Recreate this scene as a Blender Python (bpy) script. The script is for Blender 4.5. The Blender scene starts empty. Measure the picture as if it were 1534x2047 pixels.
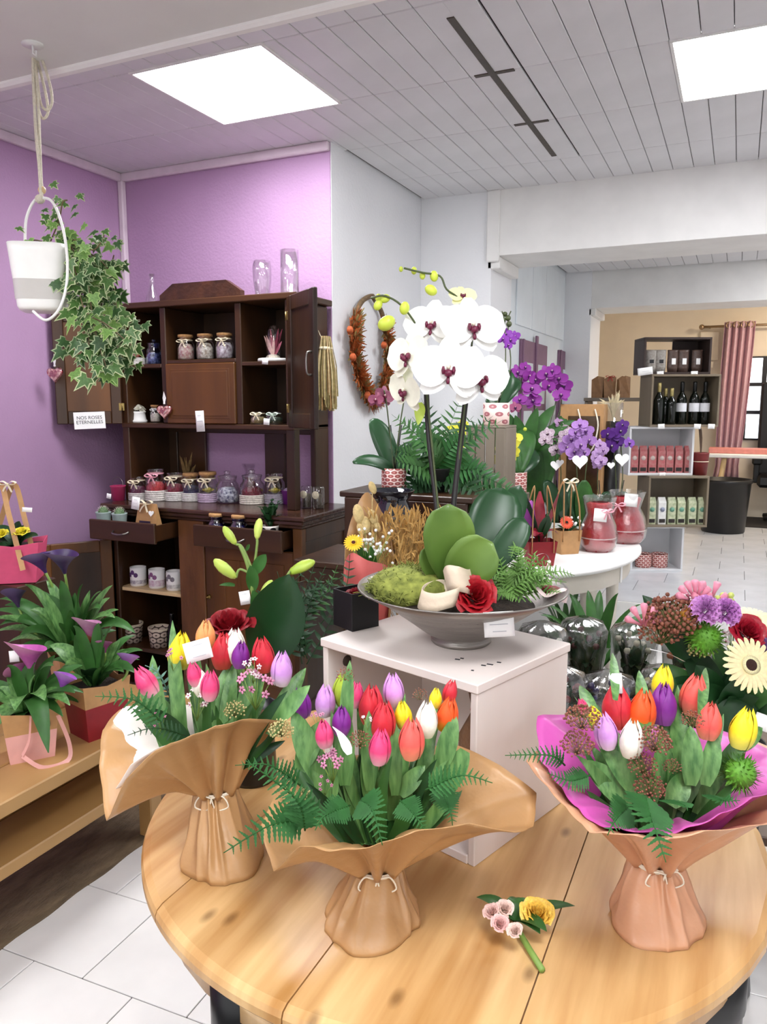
import bpy, math, random
from mathutils import Vector as V, Matrix, Quaternion
from math import sin, cos, pi, tau, radians as R
random.seed(7)
S = bpy.context.scene
COL = S.collection
# ------------------------------------------------------------------ camera
FPX, CX, CY, CAMZ, HOR, AZ = 1540.0, 767.0, 1023.5, 1.58, 805.0, R(24.6)
PITCH = math.atan((CY - HOR) / FPX)
cam = bpy.data.cameras.new('camera'); camo = bpy.data.objects.new('camera', cam); COL.objects.link(camo)
cam.sensor_fit = 'VERTICAL'; cam.sensor_height = 24; cam.sensor_width = 18; cam.lens = FPX / 2047 * 24
cam.clip_start = .02
camo.location = (0, 0, CAMZ); camo.rotation_euler = (pi / 2 - PITCH, 0, AZ)
S.camera = camo
# ------------------------------------------------------------------ world (daylight through the shop front behind the camera)
w = bpy.data.worlds.new('world'); S.world = w; w.use_nodes = True
w.node_tree.nodes['Background'].inputs[0].default_value = (.97, .98, 1, 1)
w.node_tree.nodes['Background'].inputs[1].default_value = 1.15
vs = S.view_settings
vs.view_transform = 'Standard'; vs.look = 'None'; vs.gamma = 1; vs.use_curve_mapping = False; vs.exposure = 0.38
LED = 27.0
# ------------------------------------------------------------------ pixel rays -> points in the room
Fv = V((-sin(AZ) * cos(PITCH), cos(AZ) * cos(PITCH), -sin(PITCH)))
Rv = V((cos(AZ), sin(AZ), 0)); Uv = Rv.cross(Fv); CAM = V((0, 0, CAMZ))
def ray(px, py): return Fv * FPX + Rv * (px - CX) - Uv * (py - CY)
def pz(px, py, z): d = ray(px, py); return CAM + d * ((z - CAMZ) / d.z)
def pY(px, py, y): d = ray(px, py); return CAM + d * (y / d.y)
def pX(px, py, x): d = ray(px, py); return CAM + d * (x / d.x)
def pd(px, py, D): return CAM + ray(px, py) * (D / FPX)
def dep(p): return (V(p) - CAM).dot(Fv)
def zat(px, py, p):                       # height seen at that pixel on the upright through p
    d = ray(px, py); return CAMZ + d.z * (math.hypot(p[0], p[1]) / math.hypot(d.x, d.y))
# ------------------------------------------------------------------ mesh building
class MB:
    def __init__(s): s.v = []; s.f = []; s.m = []; s.s = []
    def add(s, vs, fs, m=0, sm=True, T=None):
        o = len(s.v)
        if T is not None: vs = [T @ V(p) for p in vs]
        s.v += [tuple(p) for p in vs]
        for f in fs: s.f.append([i + o for i in f]); s.m.append(m); s.s.append(sm)
        return s
    def box(s, c, d, b=.004, m=0, T=None):
        x, y, z = d[0] / 2, d[1] / 2, d[2] / 2; b = min(b, x * .45, y * .45, z * .45)
        vs = []; idx = {}
        for i in (-1, 1):
            for j in (-1, 1):
                for k in (-1, 1):
                    idx[i, j, k] = len(vs)
                    vs += [(i * x, j * (y - b), k * (z - b)), (i * (x - b), j * y, k * (z - b)), (i * (x - b), j * (y - b), k * z)]
        vs = [(c[0] + p[0], c[1] + p[1], c[2] + p[2]) for p in vs]
        fs = []
        q = [(-1, -1), (1, -1), (1, 1), (-1, 1)]
        for sg in (-1, 1):
            fs.append([idx[sg, a, e] for a, e in q][::sg])
            fs.append([idx[a, sg, e] + 1 for a, e in q][::-sg])
            fs.append([idx[a, e, sg] + 2 for a, e in q][::sg])
        for a in (-1, 1):
            for e in (-1, 1):
                fs.append([idx[a, e, -1], idx[a, e, 1], idx[a, e, 1] + 1, idx[a, e, -1] + 1][::(1 if a * e < 0 else -1)])
                fs.append([idx[a, -1, e], idx[a, 1, e], idx[a, 1, e] + 2, idx[a, -1, e] + 2][::(-1 if a * e < 0 else 1)])
                fs.append([idx[-1, a, e] + 1, idx[1, a, e] + 1, idx[1, a, e] + 2, idx[-1, a, e] + 2][::(1 if a * e < 0 else -1)])
                for g in (-1, 1): i0 = idx[a, e, g]; fs.append([i0, i0 + 1, i0 + 2][::(1 if a * e * g > 0 else -1)])
        return s.add(vs, fs, m, False, T)
    def bx(s, x0, x1, y0, y1, z0, z1, b=.004, m=0, T=None):
        return s.box(((x0 + x1) / 2, (y0 + y1) / 2, (z0 + z1) / 2), (abs(x1 - x0), abs(y1 - y0), abs(z1 - z0)), b, m, T)
    def lathe(s, prof, n=24, c=(0, 0, 0), m=0, cap0=True, cap1=True, T=None, sx=1, sy=1, sq=0, wob=None):
        vs = []; fs = []
        for r, z in prof:
            for i in range(n):
                a = tau * i / n; k = 1
                if sq: k = (abs(cos(a)) ** sq + abs(sin(a)) ** sq) ** (-1 / sq)
                if wob: k *= wob(a, z)
                vs.append((c[0] + r * k * cos(a) * sx, c[1] + r * k * sin(a) * sy, c[2] + z))
        for j in range(len(prof) - 1):
            for i in range(n):
                fs.append([j * n + i, j * n + (i + 1) % n, (j + 1) * n + (i + 1) % n, (j + 1) * n + i])
        if cap0: fs.append(list(range(n))[::-1])
        if cap1: fs.append([(len(prof) - 1) * n + i for i in range(n)])
        return s.add(vs, fs, m, True, T)
    def tube(s, pts, r, n=6, m=0, T=None):
        pts = [V(p) for p in pts]; k = len(pts)
        rr = r if isinstance(r, (list, tuple)) else [r] * k
        vs = []; fs = []; ref = None
        for i, p in enumerate(pts):
            t = (pts[min(i + 1, k - 1)] - pts[max(i - 1, 0)])
            t = t.normalized() if t.length > 1e-9 else V((0, 0, 1))
            if ref is None: ref = t.orthogonal()
            u = (ref - t * ref.dot(t)); u = u.normalized() if u.length > 1e-6 else t.orthogonal().normalized()
            ref = u; w_ = t.cross(u)
            for j in range(n):
                a = tau * j / n; vs.append(p + (u * cos(a) + w_ * sin(a)) * rr[i])
        for i in range(k - 1):
            for j in range(n): fs.append([i * n + j, i * n + (j + 1) % n, (i + 1) * n + (j + 1) % n, (i + 1) * n + j])
        fs.append(list(range(n))[::-1]); fs.append([(k - 1) * n + j for j in range(n)])
        return s.add(vs, fs, m, True, T)
    def ribbon(s, pts, ws, nrm, fold=0, nx=4, m=0, T=None, side=None):
        pts = [V(p) for p in pts]; k = len(pts); nrm = V(nrm); vs = []; fs = []
        for i, p in enumerate(pts):
            t = (pts[min(i + 1, k - 1)] - pts[max(i - 1, 0)]).normalized()
            sd = t.cross(nrm); sd = sd.normalized() if sd.length > 1e-6 else t.orthogonal().normalized()
            if side is not None: sd = V(side).normalized()
            up = sd.cross(t); w_ = ws[i] if isinstance(ws, (list, tuple)) else ws
            for j in range(nx + 1):
                x = j / nx * 2 - 1
                vs.append(p + sd * (x * w_ / 2) + up * (fold * w_ * (x * x)))
        for i in range(k - 1):
            for j in range(nx): a = i * (nx + 1) + j; fs.append([a, a + 1, a + nx + 2, a + nx + 1])
        return s.add(vs, fs, m, True, T)
    def ball(s, c, r, n=10, k=6, m=0, T=None, wob=None):
        if not isinstance(r, (tuple, list)): r = (r, r, r)
        vs = [(c[0], c[1], c[2] - r[2])]; fs = []
        for j in range(1, k):
            p = pi * j / k
            for i in range(n):
                a = tau * i / n; q = wob(a, p) if wob else 1
                vs.append((c[0] + r[0] * q * sin(p) * cos(a), c[1] + r[1] * q * sin(p) * sin(a), c[2] - r[2] * q * cos(p)))
        vs.append((c[0], c[1], c[2] + r[2])); e = len(vs) - 1
        for i in range(n):
            fs.append([0, 1 + (i + 1) % n, 1 + i]); fs.append([e, e - n + i, e - n + (i + 1) % n])
            for j in range(k - 2): a = 1 + j * n; fs.append([a + i, a + (i + 1) % n, a + n + (i + 1) % n, a + n + i])
        return s.add(vs, fs, m, True, T)
    def grid(s, fn, nu, nv, close=False, m=0, T=None, sm=True):
        vs = [fn(i / nu, j / nv) for j in range(nv + 1) for i in range(nu + (0 if close else 1))]
        w_ = nu if close else nu + 1
        fs = [[j * w_ + i, j * w_ + (i + 1) % w_, (j + 1) * w_ + (i + 1) % w_, (j + 1) * w_ + i] for j in range(nv) for i in range(nu)]
        return s.add(vs, fs, m, sm, T)
    def poly(s, pts, th, m=0, T=None):       # flat outline in XY extruded along z by th
        n = len(pts)
        vs = [(x, y, -th / 2) for x, y in pts] + [(x, y, th / 2) for x, y in pts]
        fs = [list(range(n))[::-1], list(range(n, 2 * n))] + [[i, (i + 1) % n, n + (i + 1) % n, n + i] for i in range(n)]
        return s.add(vs, fs, m, False, T)
    def mesh(s, name, mats):
        me = bpy.data.meshes.new(name); me.from_pydata(s.v, [], s.f)
        for k in (mats if isinstance(mats, (list, tuple)) else [mats]): me.materials.append(k)
        me.polygons.foreach_set('material_index', s.m); me.polygons.foreach_set('use_smooth', s.s)
        me.update(); return me
    def build(s, name, mats, parent=None, loc=None, T=None):
        return put(s.mesh(name, mats), name, parent, loc, T)
def put(me, name, parent=None, loc=None, T=None):
    o = bpy.data.objects.new(name, me); COL.objects.link(o)
    if parent is not None: o.parent = parent
    if loc is not None: o.location = loc
    if T is not None: o.matrix_local = T
    return o
def tag(o, label, cat, group=None, kind=None):
    if label: o['label'] = label
    if cat: o['category'] = cat
    if group: o['group'] = group
    if kind: o['kind'] = kind
    return o
def thing(name, label, cat, loc=(0, 0, 0), rz=0, group=None):
    o = bpy.data.objects.new(name, None); COL.objects.link(o); o.empty_display_size = .05
    o.location = loc; o.rotation_euler = (0, 0, rz)
    return tag(o, label, cat, group)
def struct(o): o['kind'] = 'structure'; return o
def copy_tree(o, parent=None, loc=None, rz=None, label=None):
    c = o.copy(); COL.objects.link(c)
    if parent is not None: c.parent = parent
    if loc is not None: c.location = loc
    if rz is not None: c.rotation_euler = (0, 0, rz)
    if label: c['label'] = label
    for k in list(o.children): copy_tree(k, c)
    return c
def frame(o, z, y=(0, 0, 1), sc=1):           # matrix at o, local z along z, local y close to y
    z = V(z).normalized(); y = V(y); x = y.cross(z)
    if x.length < 1e-5: x = z.orthogonal()
    x.normalize(); y = z.cross(x)
    return Matrix.Translation(V(o)) @ Matrix((x, y, z)).transposed().to_4x4() @ Matrix.Scale(sc, 4)
def bez(a, b, c, n=8): a, b, c = V(a), V(b), V(c); return [a * (1 - t) ** 2 + b * 2 * t * (1 - t) + c * t * t for t in [i / n for i in range(n + 1)]]
def spl(pts, n=5, closed=False):              # catmull rom through the points
    P = [V(p) for p in pts]; k = len(P); out = []
    g = (lambda i: P[i % k]) if closed else (lambda i: P[max(0, min(k - 1, i))])
    for i in range(k if closed else k - 1):
        a, b, c, d = g(i - 1), g(i), g(i + 1), g(i + 2)
        for j in range(n):
            t = j / n
            out.append(.5 * ((2 * b) + (c - a) * t + (2 * a - 5 * b + 4 * c - d) * t * t + (3 * b - a - 3 * c + d) * t ** 3))
    if not closed: out.append(P[-1])
    return out
U = random.uniform
# ------------------------------------------------------------------ materials
def hx(h):
    h = h.lstrip('#'); c = [int(h[i:i + 2], 16) / 255 for i in (0, 2, 4)]
    return tuple([(x / 12.92 if x <= .04045 else ((x + .055) / 1.055) ** 2.4) for x in c] + [1])
def mul(c, k): return (min(1, c[0] * k), min(1, c[1] * k), min(1, c[2] * k), 1)
MC = {}
def mat(name, col='#888888', rough=.6, var=.12, scale=25, bump=0, metal=0, spec=.5, bscale=None, stretch=(1, 1, 1), coat=0, grad=None, col2=None, trans=0, sub=0, detail=3):
    """colour with noise variation; grad=(z0,z1,colour): colour changes along local z; col2: second noise colour"""
    if name in MC: return MC[name]
    m = bpy.data.materials.new(name); m.use_nodes = True; MC[name] = m
    nt = m.node_tree; N = nt.nodes; L = nt.links; b = N['Principled BSDF']
    tc = N.new('ShaderNodeTexCoord'); mp = N.new('ShaderNodeMapping'); L.new(tc.outputs['Object'], mp.inputs[0]); mp.inputs['Scale'].default_value = stretch
    nz = N.new('ShaderNodeTexNoise'); nz.inputs['Scale'].default_value = scale; nz.inputs['Detail'].default_value = detail; L.new(mp.outputs[0], nz.inputs[0])
    c = hx(col); mx = N.new('ShaderNodeMix'); mx.data_type = 'RGBA'
    mr = N.new('ShaderNodeMapRange'); mr.inputs[1].default_value = .3; mr.inputs[2].default_value = .7; L.new(nz.outputs[0], mr.inputs[0]); L.new(mr.outputs[0], mx.inputs[0])
    mx.inputs[6].default_value = mul(c, 1 - var); mx.inputs[7].default_value = hx(col2) if col2 else mul(c, 1 + var)
    out = mx.outputs[2]
    if grad:
        sp = N.new('ShaderNodeSeparateXYZ'); L.new(tc.outputs['Object'], sp.inputs[0])
        g = N.new('ShaderNodeMapRange'); g.inputs[1].default_value = grad[0]; g.inputs[2].default_value = grad[1]; L.new(sp.outputs['Z'], g.inputs[0])
        m2 = N.new('ShaderNodeMix'); m2.data_type = 'RGBA'; L.new(g.outputs[0], m2.inputs[0]); L.new(out, m2.inputs[6]); m2.inputs[7].default_value = hx(grad[2]); out = m2.outputs[2]
    L.new(out, b.inputs['Base Color']); b.inputs['Roughness'].default_value = rough; b.inputs['Metallic'].default_value = metal
    b.inputs['Specular IOR Level'].default_value = spec; b.inputs['Coat Weight'].default_value = coat
    b.inputs['Transmission Weight'].default_value = trans
    if sub: b.inputs['Subsurface Weight'].default_value = sub; b.inputs['Subsurface Scale'].default_value = .01
    if bump:
        bn = N.new('ShaderNodeTexNoise'); bn.inputs['Scale'].default_value = bscale or scale * 3; bn.inputs['Detail'].default_value = 4; L.new(mp.outputs[0], bn.inputs[0])
        bp = N.new('ShaderNodeBump'); bp.inputs['Strength'].default_value = bump; bp.inputs['Distance'].default_value = .01; L.new(bn.outputs[0], bp.inputs['Height']); L.new(bp.outputs[0], b.inputs['Normal'])
    return m
def wood(name, c1, c2, scale=3, stretch=(1, 12, 12), rough=.5, knots=0, bump=.15):
    if name in MC: return MC[name]
    m = mat(name, c1, rough, 0, scale, bump, col2=c2, stretch=stretch, bscale=scale * 3, detail=6)
    if knots:
        nt = m.node_tree; N = nt.nodes; L = nt.links; b = N['Principled BSDF']; tc = N['Texture Coordinate']
        mp = N.new('ShaderNodeMapping'); mp.inputs['Scale'].default_value = (knots, knots * .5, knots); L.new(tc.outputs['Object'], mp.inputs[0])
        vo = N.new('ShaderNodeTexVoronoi'); vo.inputs['Scale'].default_value = 1; vo.voronoi_dimensions = '2D'; L.new(mp.outputs[0], vo.inputs[0])
        mr = N.new('ShaderNodeMapRange'); mr.inputs[1].default_value = .02; mr.inputs[2].default_value = .085; mr.inputs[3].default_value = .6; mr.inputs[4].default_value = 0; L.new(vo.outputs['Distance'], mr.inputs[0])
        mx = N.new('ShaderNodeMix'); mx.data_type = 'RGBA'; src = b.inputs['Base Color'].links[0].from_socket
        L.new(mr.outputs[0], mx.inputs[0]); L.new(src, mx.inputs[6]); mx.inputs[7].default_value = hx('#5a3414'); L.new(mx.outputs[2], b.inputs['Base Color'])
    return m
def glass(name, tint='#ffffff', dens=.08, rough=.03):
    if name in MC: return MC[name]
    m = bpy.data.materials.new(name); m.use_nodes = True; MC[name] = m; nt = m.node_tree; N = nt.nodes; L = nt.links
    N.remove(N['Principled BSDF']); o = N['Material Output']
    tr = N.new('ShaderNodeBsdfTransparent'); tr.inputs[0].default_value = hx(tint)
    gl = N.new('ShaderNodeBsdfGlossy'); gl.inputs['Roughness'].default_value = rough
    lw = N.new('ShaderNodeLayerWeight'); lw.inputs[0].default_value = .35
    nz = N.new('ShaderNodeTexNoise'); nz.inputs['Scale'].default_value = 9; bp = N.new('ShaderNodeBump'); bp.inputs['Strength'].default_value = .08; L.new(nz.outputs[0], bp.inputs['Height']); L.new(bp.outputs[0], gl.inputs['Normal'])
    mr = N.new('ShaderNodeMapRange'); mr.inputs[3].default_value = dens; mr.inputs[4].default_value = .75; L.new(lw.outputs['Facing'], mr.inputs[0])
    ms = N.new('ShaderNodeMixShader'); L.new(mr.outputs[0], ms.inputs[0]); L.new(tr.outputs[0], ms.inputs[1]); L.new(gl.outputs[0], ms.inputs[2]); L.new(ms.outputs[0], o.inputs[0])
    return m
def cello(name, tint='#ffffff', dens=.16):
    if name in MC: return MC[name]
    m = glass(name, tint, dens, .08); N = m.node_tree.nodes
    for n in N:
        if n.type == 'TEX_NOISE': n.inputs['Scale'].default_value = 28; n.inputs['Detail'].default_value = 6
        if n.type == 'BUMP': n.inputs['Strength'].default_value = .9
    return m
def dots(name, bg, ring, dot, nu=9, rows=60, big=.42):      # rings on a round pot, wrapped by angle and height
    if name in MC: return MC[name]
    m = mat(name, bg, .45); nt = m.node_tree; N = nt.nodes; L = nt.links; b = N['Principled BSDF']
    tc = N['Texture Coordinate']; sp = N.new('ShaderNodeSeparateXYZ'); L.new(tc.outputs['Object'], sp.inputs[0])
    def ma(op, a, bb=None):
        n = N.new('ShaderNodeMath'); n.operation = op
        for i, q in enumerate((a, bb)):
            if q is None: continue
            if isinstance(q, (int, float)): n.inputs[i].default_value = q
            else: L.new(q, n.inputs[i])
        return n.outputs[0]
    u = ma('MULTIPLY', ma('ARCTAN2', sp.outputs['Y'], sp.outputs['X']), nu / tau); v = ma('MULTIPLY', sp.outputs['Z'], rows)
    row = ma('FLOOR', v); off = ma('MULTIPLY', ma('PINGPONG', row, 1), .5)
    fu = ma('SUBTRACT', ma('FRACT', ma('ADD', u, off)), .5); fv = ma('SUBTRACT', ma('FRACT', v), .5)
    d = ma('SQRT', ma('ADD', ma('MULTIPLY', fu, fu), ma('MULTIPLY', fv, fv)))
    cr = N.new('ShaderNodeValToRGB'); cr.color_ramp.interpolation = 'CONSTANT'; e = cr.color_ramp.elements
    e[0].position = 0; e[0].color = hx(dot); e[1].position = big * .3; e[1].color = hx(ring)
    q = e.new(big); q.color = hx(bg); L.new(d, cr.inputs[0]); L.new(cr.outputs[0], b.inputs['Base Color'])
    return m
def emit(name, col, k):
    if name in MC: return MC[name]
    m = bpy.data.materials.new(name); m.use_nodes = True; MC[name] = m; b = m.node_tree.nodes['Principled BSDF']
    b.inputs['Base Color'].default_value = hx(col); b.inputs['Emission Color'].default_value = hx(col); b.inputs['Emission Strength'].default_value = k
    return m
WHITE = mat('white_paint', '#ecebe8', .55, .04, 6, .05)
WALLW = mat('white_plaster', '#eeeff1', .75, .015, 3, .2, bscale=70)
PURP = mat('purple_plaster', '#ae8aae', .7, .04, 3, .35, bscale=70)
BEIGE = mat('beige_wall', '#e6dac6', .8, .04, 4, .1)
PLANK = mat('ceiling_plank', '#dddcde', .5, .04, 5, .05)
DARKW = wood('dark_walnut', '#26160a', '#472b14', 5, (1, 1, .12), .38)
DARKH = wood('dark_walnut_rail', '#28170a', '#4a2d15', 5, (.12, 1, 1), .38)
MIDW = wood('brown_oak', '#46290f', '#70451d', 5, (1, 1, .12), .42)
PINE = wood('pine_top', '#aa763a', '#e6c088', 3.2, (5, .45, 1), .30, knots=7, bump=.05)
BENCHW = wood('bench_wood', '#94703f', '#b9905a', 3, (1, .15, 1), .45)
CRATEW = wood('whitewashed_wood', '#d9cbc3', '#efe6e0', 3, (.3, 1, .3), .55, bump=.08)
GREYW = wood('grey_wood', '#6d6256', '#8e8373', 4, (1, 1, .15), .55)
DKCR = wood('wenge_board', '#2a1b18', '#40302a', 5, (1, 1, .15), .5)
LTW = wood('light_shelf_wood', '#c9a877', '#dcc092', 4, (.15, 1, 1), .5)
BLACKM = mat('black_paint', '#0c0c0d', .35, .2, 20, spec=.5)
KRAFT = mat('kraft_paper', '#bb9060', .38, .08, 7, .55, bscale=14, spec=.5)
KRAFT2 = mat('pinkish_kraft', '#d09b77', .38, .08, 7, .55, bscale=14, spec=.5)
PINKP = mat('magenta_tissue', '#c653a6', .4, .12, 9, .5, bscale=14)
CARD = mat('white_card', '#fafaf8', .6, .01)
INK = mat('ink', '#26262a', .7, .05)
GREYINK = mat('grey_ink', '#b4b4ba', .7, .05)
KBOX = mat('kraft_board', '#b98d5c', .6, .07, 40)
STRING = mat('cream_string', '#efe6d2', .7, .06, 60)
GLASS = glass('clear_glass')
CELLO = cello('cellophane')
STEM = mat('stem_green', '#7fa04c', .5, .12)
LEAF = mat('tulip_leaf', '#3f7434', .40, .25, 22, .12, col2='#6f9c56', stretch=(5, 5, .7))
LEAFD = mat('dark_leaf', '#1d4120', .4, .28, 14, .1, spec=.35)
LEAFM = mat('mid_leaf', '#335f28', .45, .28, 14, .1, spec=.35)
FERN = mat('fern_green', '#2c5f2c', .6, .25, 20, spec=.25)
FERNL = mat('light_fern', '#648a44', .6, .25, 20, spec=.25)
SOIL = mat('potting_soil', '#2b2018', .9, .4, 60, .8)
# ================================================================== the setting
LX, BY, SX, WY, CZ = -3.27, 3.56, -1.92, 4.77, 2.86
FZ = .30                                                    # raised floor of the back rooms
TILE = mat('white_floor_tile', '#e8e6e4', .22, .05, 5, .02)
TILE2 = mat('grey_white_floor_tile', '#d3d5d9', .25, .06, 5, .02)
GROUT = mat('dark_grout', '#4c4a4a', .85, .1)
def wallbox(name, x0, x1, y0, y1, z0, z1, m, b=.002): return struct(MB().bx(x0, x1, y0, y1, z0, z1, b).build(name, m))
floor = wallbox('floor', LX - .15, 2.45, -2.6, 5.1, -.12, -.004, GROUT)
tile_me = MB().box((0, 0, 0), (.349, .327, .012), .0015).mesh('tile', TILE)
a = .03
k = 0
for j in range(-6, 13):
    for i in range(-8, 14):
        x = -1.566 + .176 + i * .352 + (0 if j % 2 == 0 else .176); y = 1.41 + .165 + j * .33
        p = V((x + 1.566, y - 1.41, 0)); p.rotate(Matrix.Rotation(a, 3, 'Z'))
        X, Y = p.x - 1.566, p.y + 1.41
        if -3.3 < X < 1.3 and .3 < Y < 5.0 and k < 299: k += 1; put(tile_me, 'tile', floor, T=Matrix.Translation((X, Y, -.006)) @ Matrix.Rotation(a, 4, 'Z'))
bfloor = wallbox('floor_back', -1.62, 2.45, 5.1, 9.75, -.12, FZ - .004, GROUT)
tile2 = MB().box((0, 0, 0), (.349, .327, .012), .0015).mesh('tile', TILE2)
for j in range(13):
    for i in range(11):
        put(tile2, 'tile', bfloor, (-1.30 + i * .352 + (.176 if j % 2 else 0), 5.27 + j * .33, FZ - .006))
riser = MB().bx(-1.45, 2.3, 5.085, 5.1, 0, FZ - .002, .002).build('riser', WHITE, bfloor)
# walls
wl = wallbox('wall_left', LX - .15, LX, -2.6, BY + .15, 0, CZ + .1, PURP)
wb = wallbox('wall_back', LX, SX - .002, BY, BY + .14, 0, CZ + .1, PURP)
ws = wallbox('wall_column', SX - .14, SX, BY + .001, WY + .4, 0, CZ + .1, WALLW, .006)
wf = wallbox('wall_far', SX, -1.45, WY, 5.25, 0, CZ + .1, WALLW)
wr = wallbox('wall_right', 2.3, 2.45, -2.6, 9.75, 0, CZ + .1, WALLW)
lin = wallbox('wall_lintel', -1.45, 2.3, WY - .012, 5.25, 2.475, CZ + .05, WHITE)
wallbox('wall_room_left', -1.62, -1.45, 5.25, 7.0, 0, 2.75, mat('pale_blue_white_panel', '#dfe6ea', .6, .03, 5))
wallbox('wall_pier', -1.62, -1.22, 7.0, 7.5, 0, 2.75, WALLW)
wallbox('wall_beam', -1.22, 2.3, 7.0, 7.5, 2.39, 2.75, WHITE)
wallbox('wall_beige', -1.75, 2.45, 9.6, 9.75, 0, 2.95, BEIGE)
wallbox('wall_beige_left', -1.75, -1.6, 7.5, 9.6, 0, 2.95, BEIGE)
# pilaster and corbel at the end of the lintel, corner battens, crown mouldings
MB().bx(-1.475, -1.395, WY - .03, WY, 2.44, CZ, .006).bx(-1.475, -1.395, WY, 5.22, 2.40, 2.475, .006).build('corbel', WHITE, lin)
MB().bx(-1.24, -1.18, 7.0, 7.5, 2.33, 2.39, .006).build('corbel', WHITE, lin)
t = mat('lilac_white_trim', '#dccbd6', .6, .06, 12, .1)
struct(MB().bx(LX, LX + .035, BY - .035, BY, 0, CZ - .04, .006).build('trim_1', t))
struct(MB().bx(LX, SX, BY - .03, BY, CZ - .045, CZ, .006).build('trim_2', t))
struct(MB().bx(LX, LX + .03, -.5, BY - .03, CZ - .045, CZ, .006).build('trim_3', t))
# ceiling with planks
ceil = wallbox('ceiling', LX, 2.3, 1.6, WY, CZ + .012, CZ + .1, mat('dark_joint', '#3a3834', .8))
plank = MB().box((0, 0, 0), (.1035, .591, .012), .004).mesh('plank', PLANK)
plank2 = MB().box((0, 0, 0), (.1035, .46, .012), .004).mesh('plank', PLANK)
PANELS = [(-2.24, 2.535), (-.294, 3.13)]
n = 0
for j in range(5):
    y0 = 1.93 + .595 * j; last = j == 4
    for i in range(-23, 29):
        x = -.837 + .1065 * (i + .5); yc = y0 + (.23 if last else .2975)
        if any(q[0] + .01 < x < q[0] + .59 and q[1] < yc < q[1] + .59 for q in PANELS): continue
        if x < LX - .03 or (yc > BY and x < SX - .02): continue
        if -.985 < x < -.86 and 2.0 < yc < 4.1: x -= .006
        put(plank2 if last else plank, 'plank', ceil, (x, yc, CZ + .006)); n += 1
dk = mat('dark_ceiling_strip', '#40362c', .5, .2, 30)
g = MB().bx(-.972, -.945, 2.63, 4.24, CZ - .004, CZ + .003, .002)
for y in (3.12, 3.715): g.bx(-1.03, -.87, y - .012, y + .012, CZ - .003, CZ + .002, .002)
struct(g.build('trim_5', dk))
c2 = wallbox('ceiling_room', -1.45, 2.3, 5.25, 7.0, 2.712, 2.8, MC['dark_joint'])
pl3 = MB().box((0, 0, 0), (.1035, .85, .012), .004).mesh('plank', PLANK)
for i in range(34):
    for j in range(2): put(pl3, 'plank', c2, (-1.38 + i * .1065, 5.69 + j * .868, 2.706))
wallbox('ceiling_back', -1.75, 2.45, 7.5, 9.75, 2.75, 2.85, BEIGE)
sof = wallbox('ceiling_soffit', LX, 2.3, -2.6, 1.90, 2.60, CZ + .01, mat('soffit_white', '#e4e2de', .7, .03, 4, .05))
MB().bx(LX, 2.3, 1.89, 1.925, 2.585, 2.64, .008).build('edge_moulding', mat('soffit_edge', '#f4f2ee', .5, .02), sof)
# room left panels and mauve doors
MV = mat('mauve_paint', '#7c5a72', .5, .08, 12)
def groove(y0, y1, z0, z1, nm): return struct(MB().bx(-1.452, -1.446, y0, y1, z0, z1, .001).build(nm, mat('panel_gap', '#6f7b84', .8)))
q0, q1, q2 = pX(1030, 640, -1.45), pX(1088, 650, -1.45), pX(1150, 690, -1.45)
pn = mat('pale_panel', '#e3eaee', .55, .03, 5)
for i, (ya, yb) in enumerate([(q0.y, (q0.y + q1.y) / 2), ((q0.y + q1.y) / 2, q1.y), (q1.y, 6.95)]):
    struct(MB().bx(-1.45, -1.438, ya + .006, yb - .006, 2.12, 2.66, .004).build('wall_panel_%d' % (i + 1), pn))
def mdoor(nm, pxa, pxb, ztop, posts):
    ya, yb = pX(pxa, 700, -1.45).y, pX(pxb, 700, -1.45).y
    d = struct(MB().bx(-1.45, -1.43, ya, yb, FZ, ztop, .004).build(nm, MV))
    gl = mat('frosted_pane', '#c9d3d6', .3, .05)
    wn = (yb - ya) / posts
    for i in range(posts):
        for z0, z1 in ((FZ + .9, FZ + 1.22), (FZ + 1.27, ztop - .16)):
            MB().bx(-1.431, -1.426, ya + wn * i + wn * .22, ya + wn * (i + 1) - wn * .18, z0, z1, .002).build('pane', gl, d)
        MB().bx(-1.432, -1.416, ya + wn * i - .008 + (.02 if i == 0 else 0), ya + wn * i + .045, FZ, ztop + (.05 if i else 0), .004).build('stile', MV, d)
    return d
mdoor('door_1', 1038, 1090, 2.03, 2); mdoor('door_2', 1115, 1147, 2.03, 1)
# ceiling lamps: square LED panels (the back ones hang behind the photographer)
def led(x, y, z, label, k=1.0, s=.62, sy=None, group=None):
    o = thing('ceiling_light', label, 'ceiling light', (x, y, z), 0, group); sy = sy or s
    f = MB()
    for (a0, a1, b0, b1) in ((-.5, .5, -.5, -.48), (-.5, .5, .48, .5), (-.5, -.48, -.48, .48), (.48, .5, -.48, .48)): f.bx(a0 * s, a1 * s, b0 * sy, b1 * sy, -.002, .012, .001)
    f.build('frame', WHITE, o)
    MB().bx(-.479 * s, .479 * s, -.479 * sy, .479 * sy, .001, .008, .001).build('diffuser', emit('led_diffuser_%g' % k, '#fbfcff', LED * k), o)
led(-1.945, 2.83, CZ - .004, 'square white LED panel in the plank ceiling before the purple wall')
led(.006, 3.425, CZ - .004, 'square white LED panel in the plank ceiling before the white lintel')
for x, y, tx in [(-2.0, .2, 'above the plant bench'), (.2, .5, 'above the round pine table'), (-.9, -.9, 'behind the camera near the shop front'), (1.4, -.6, 'near the white side wall')]: led(x, y, 2.596, 'square LED panel in the white soffit ' + tx, .75)
led(.9, 6.1, 2.695, 'LED panel in the back room ceiling between the two beams', 1.0)  # out-of-view panel added to brighten the dim back room
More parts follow.
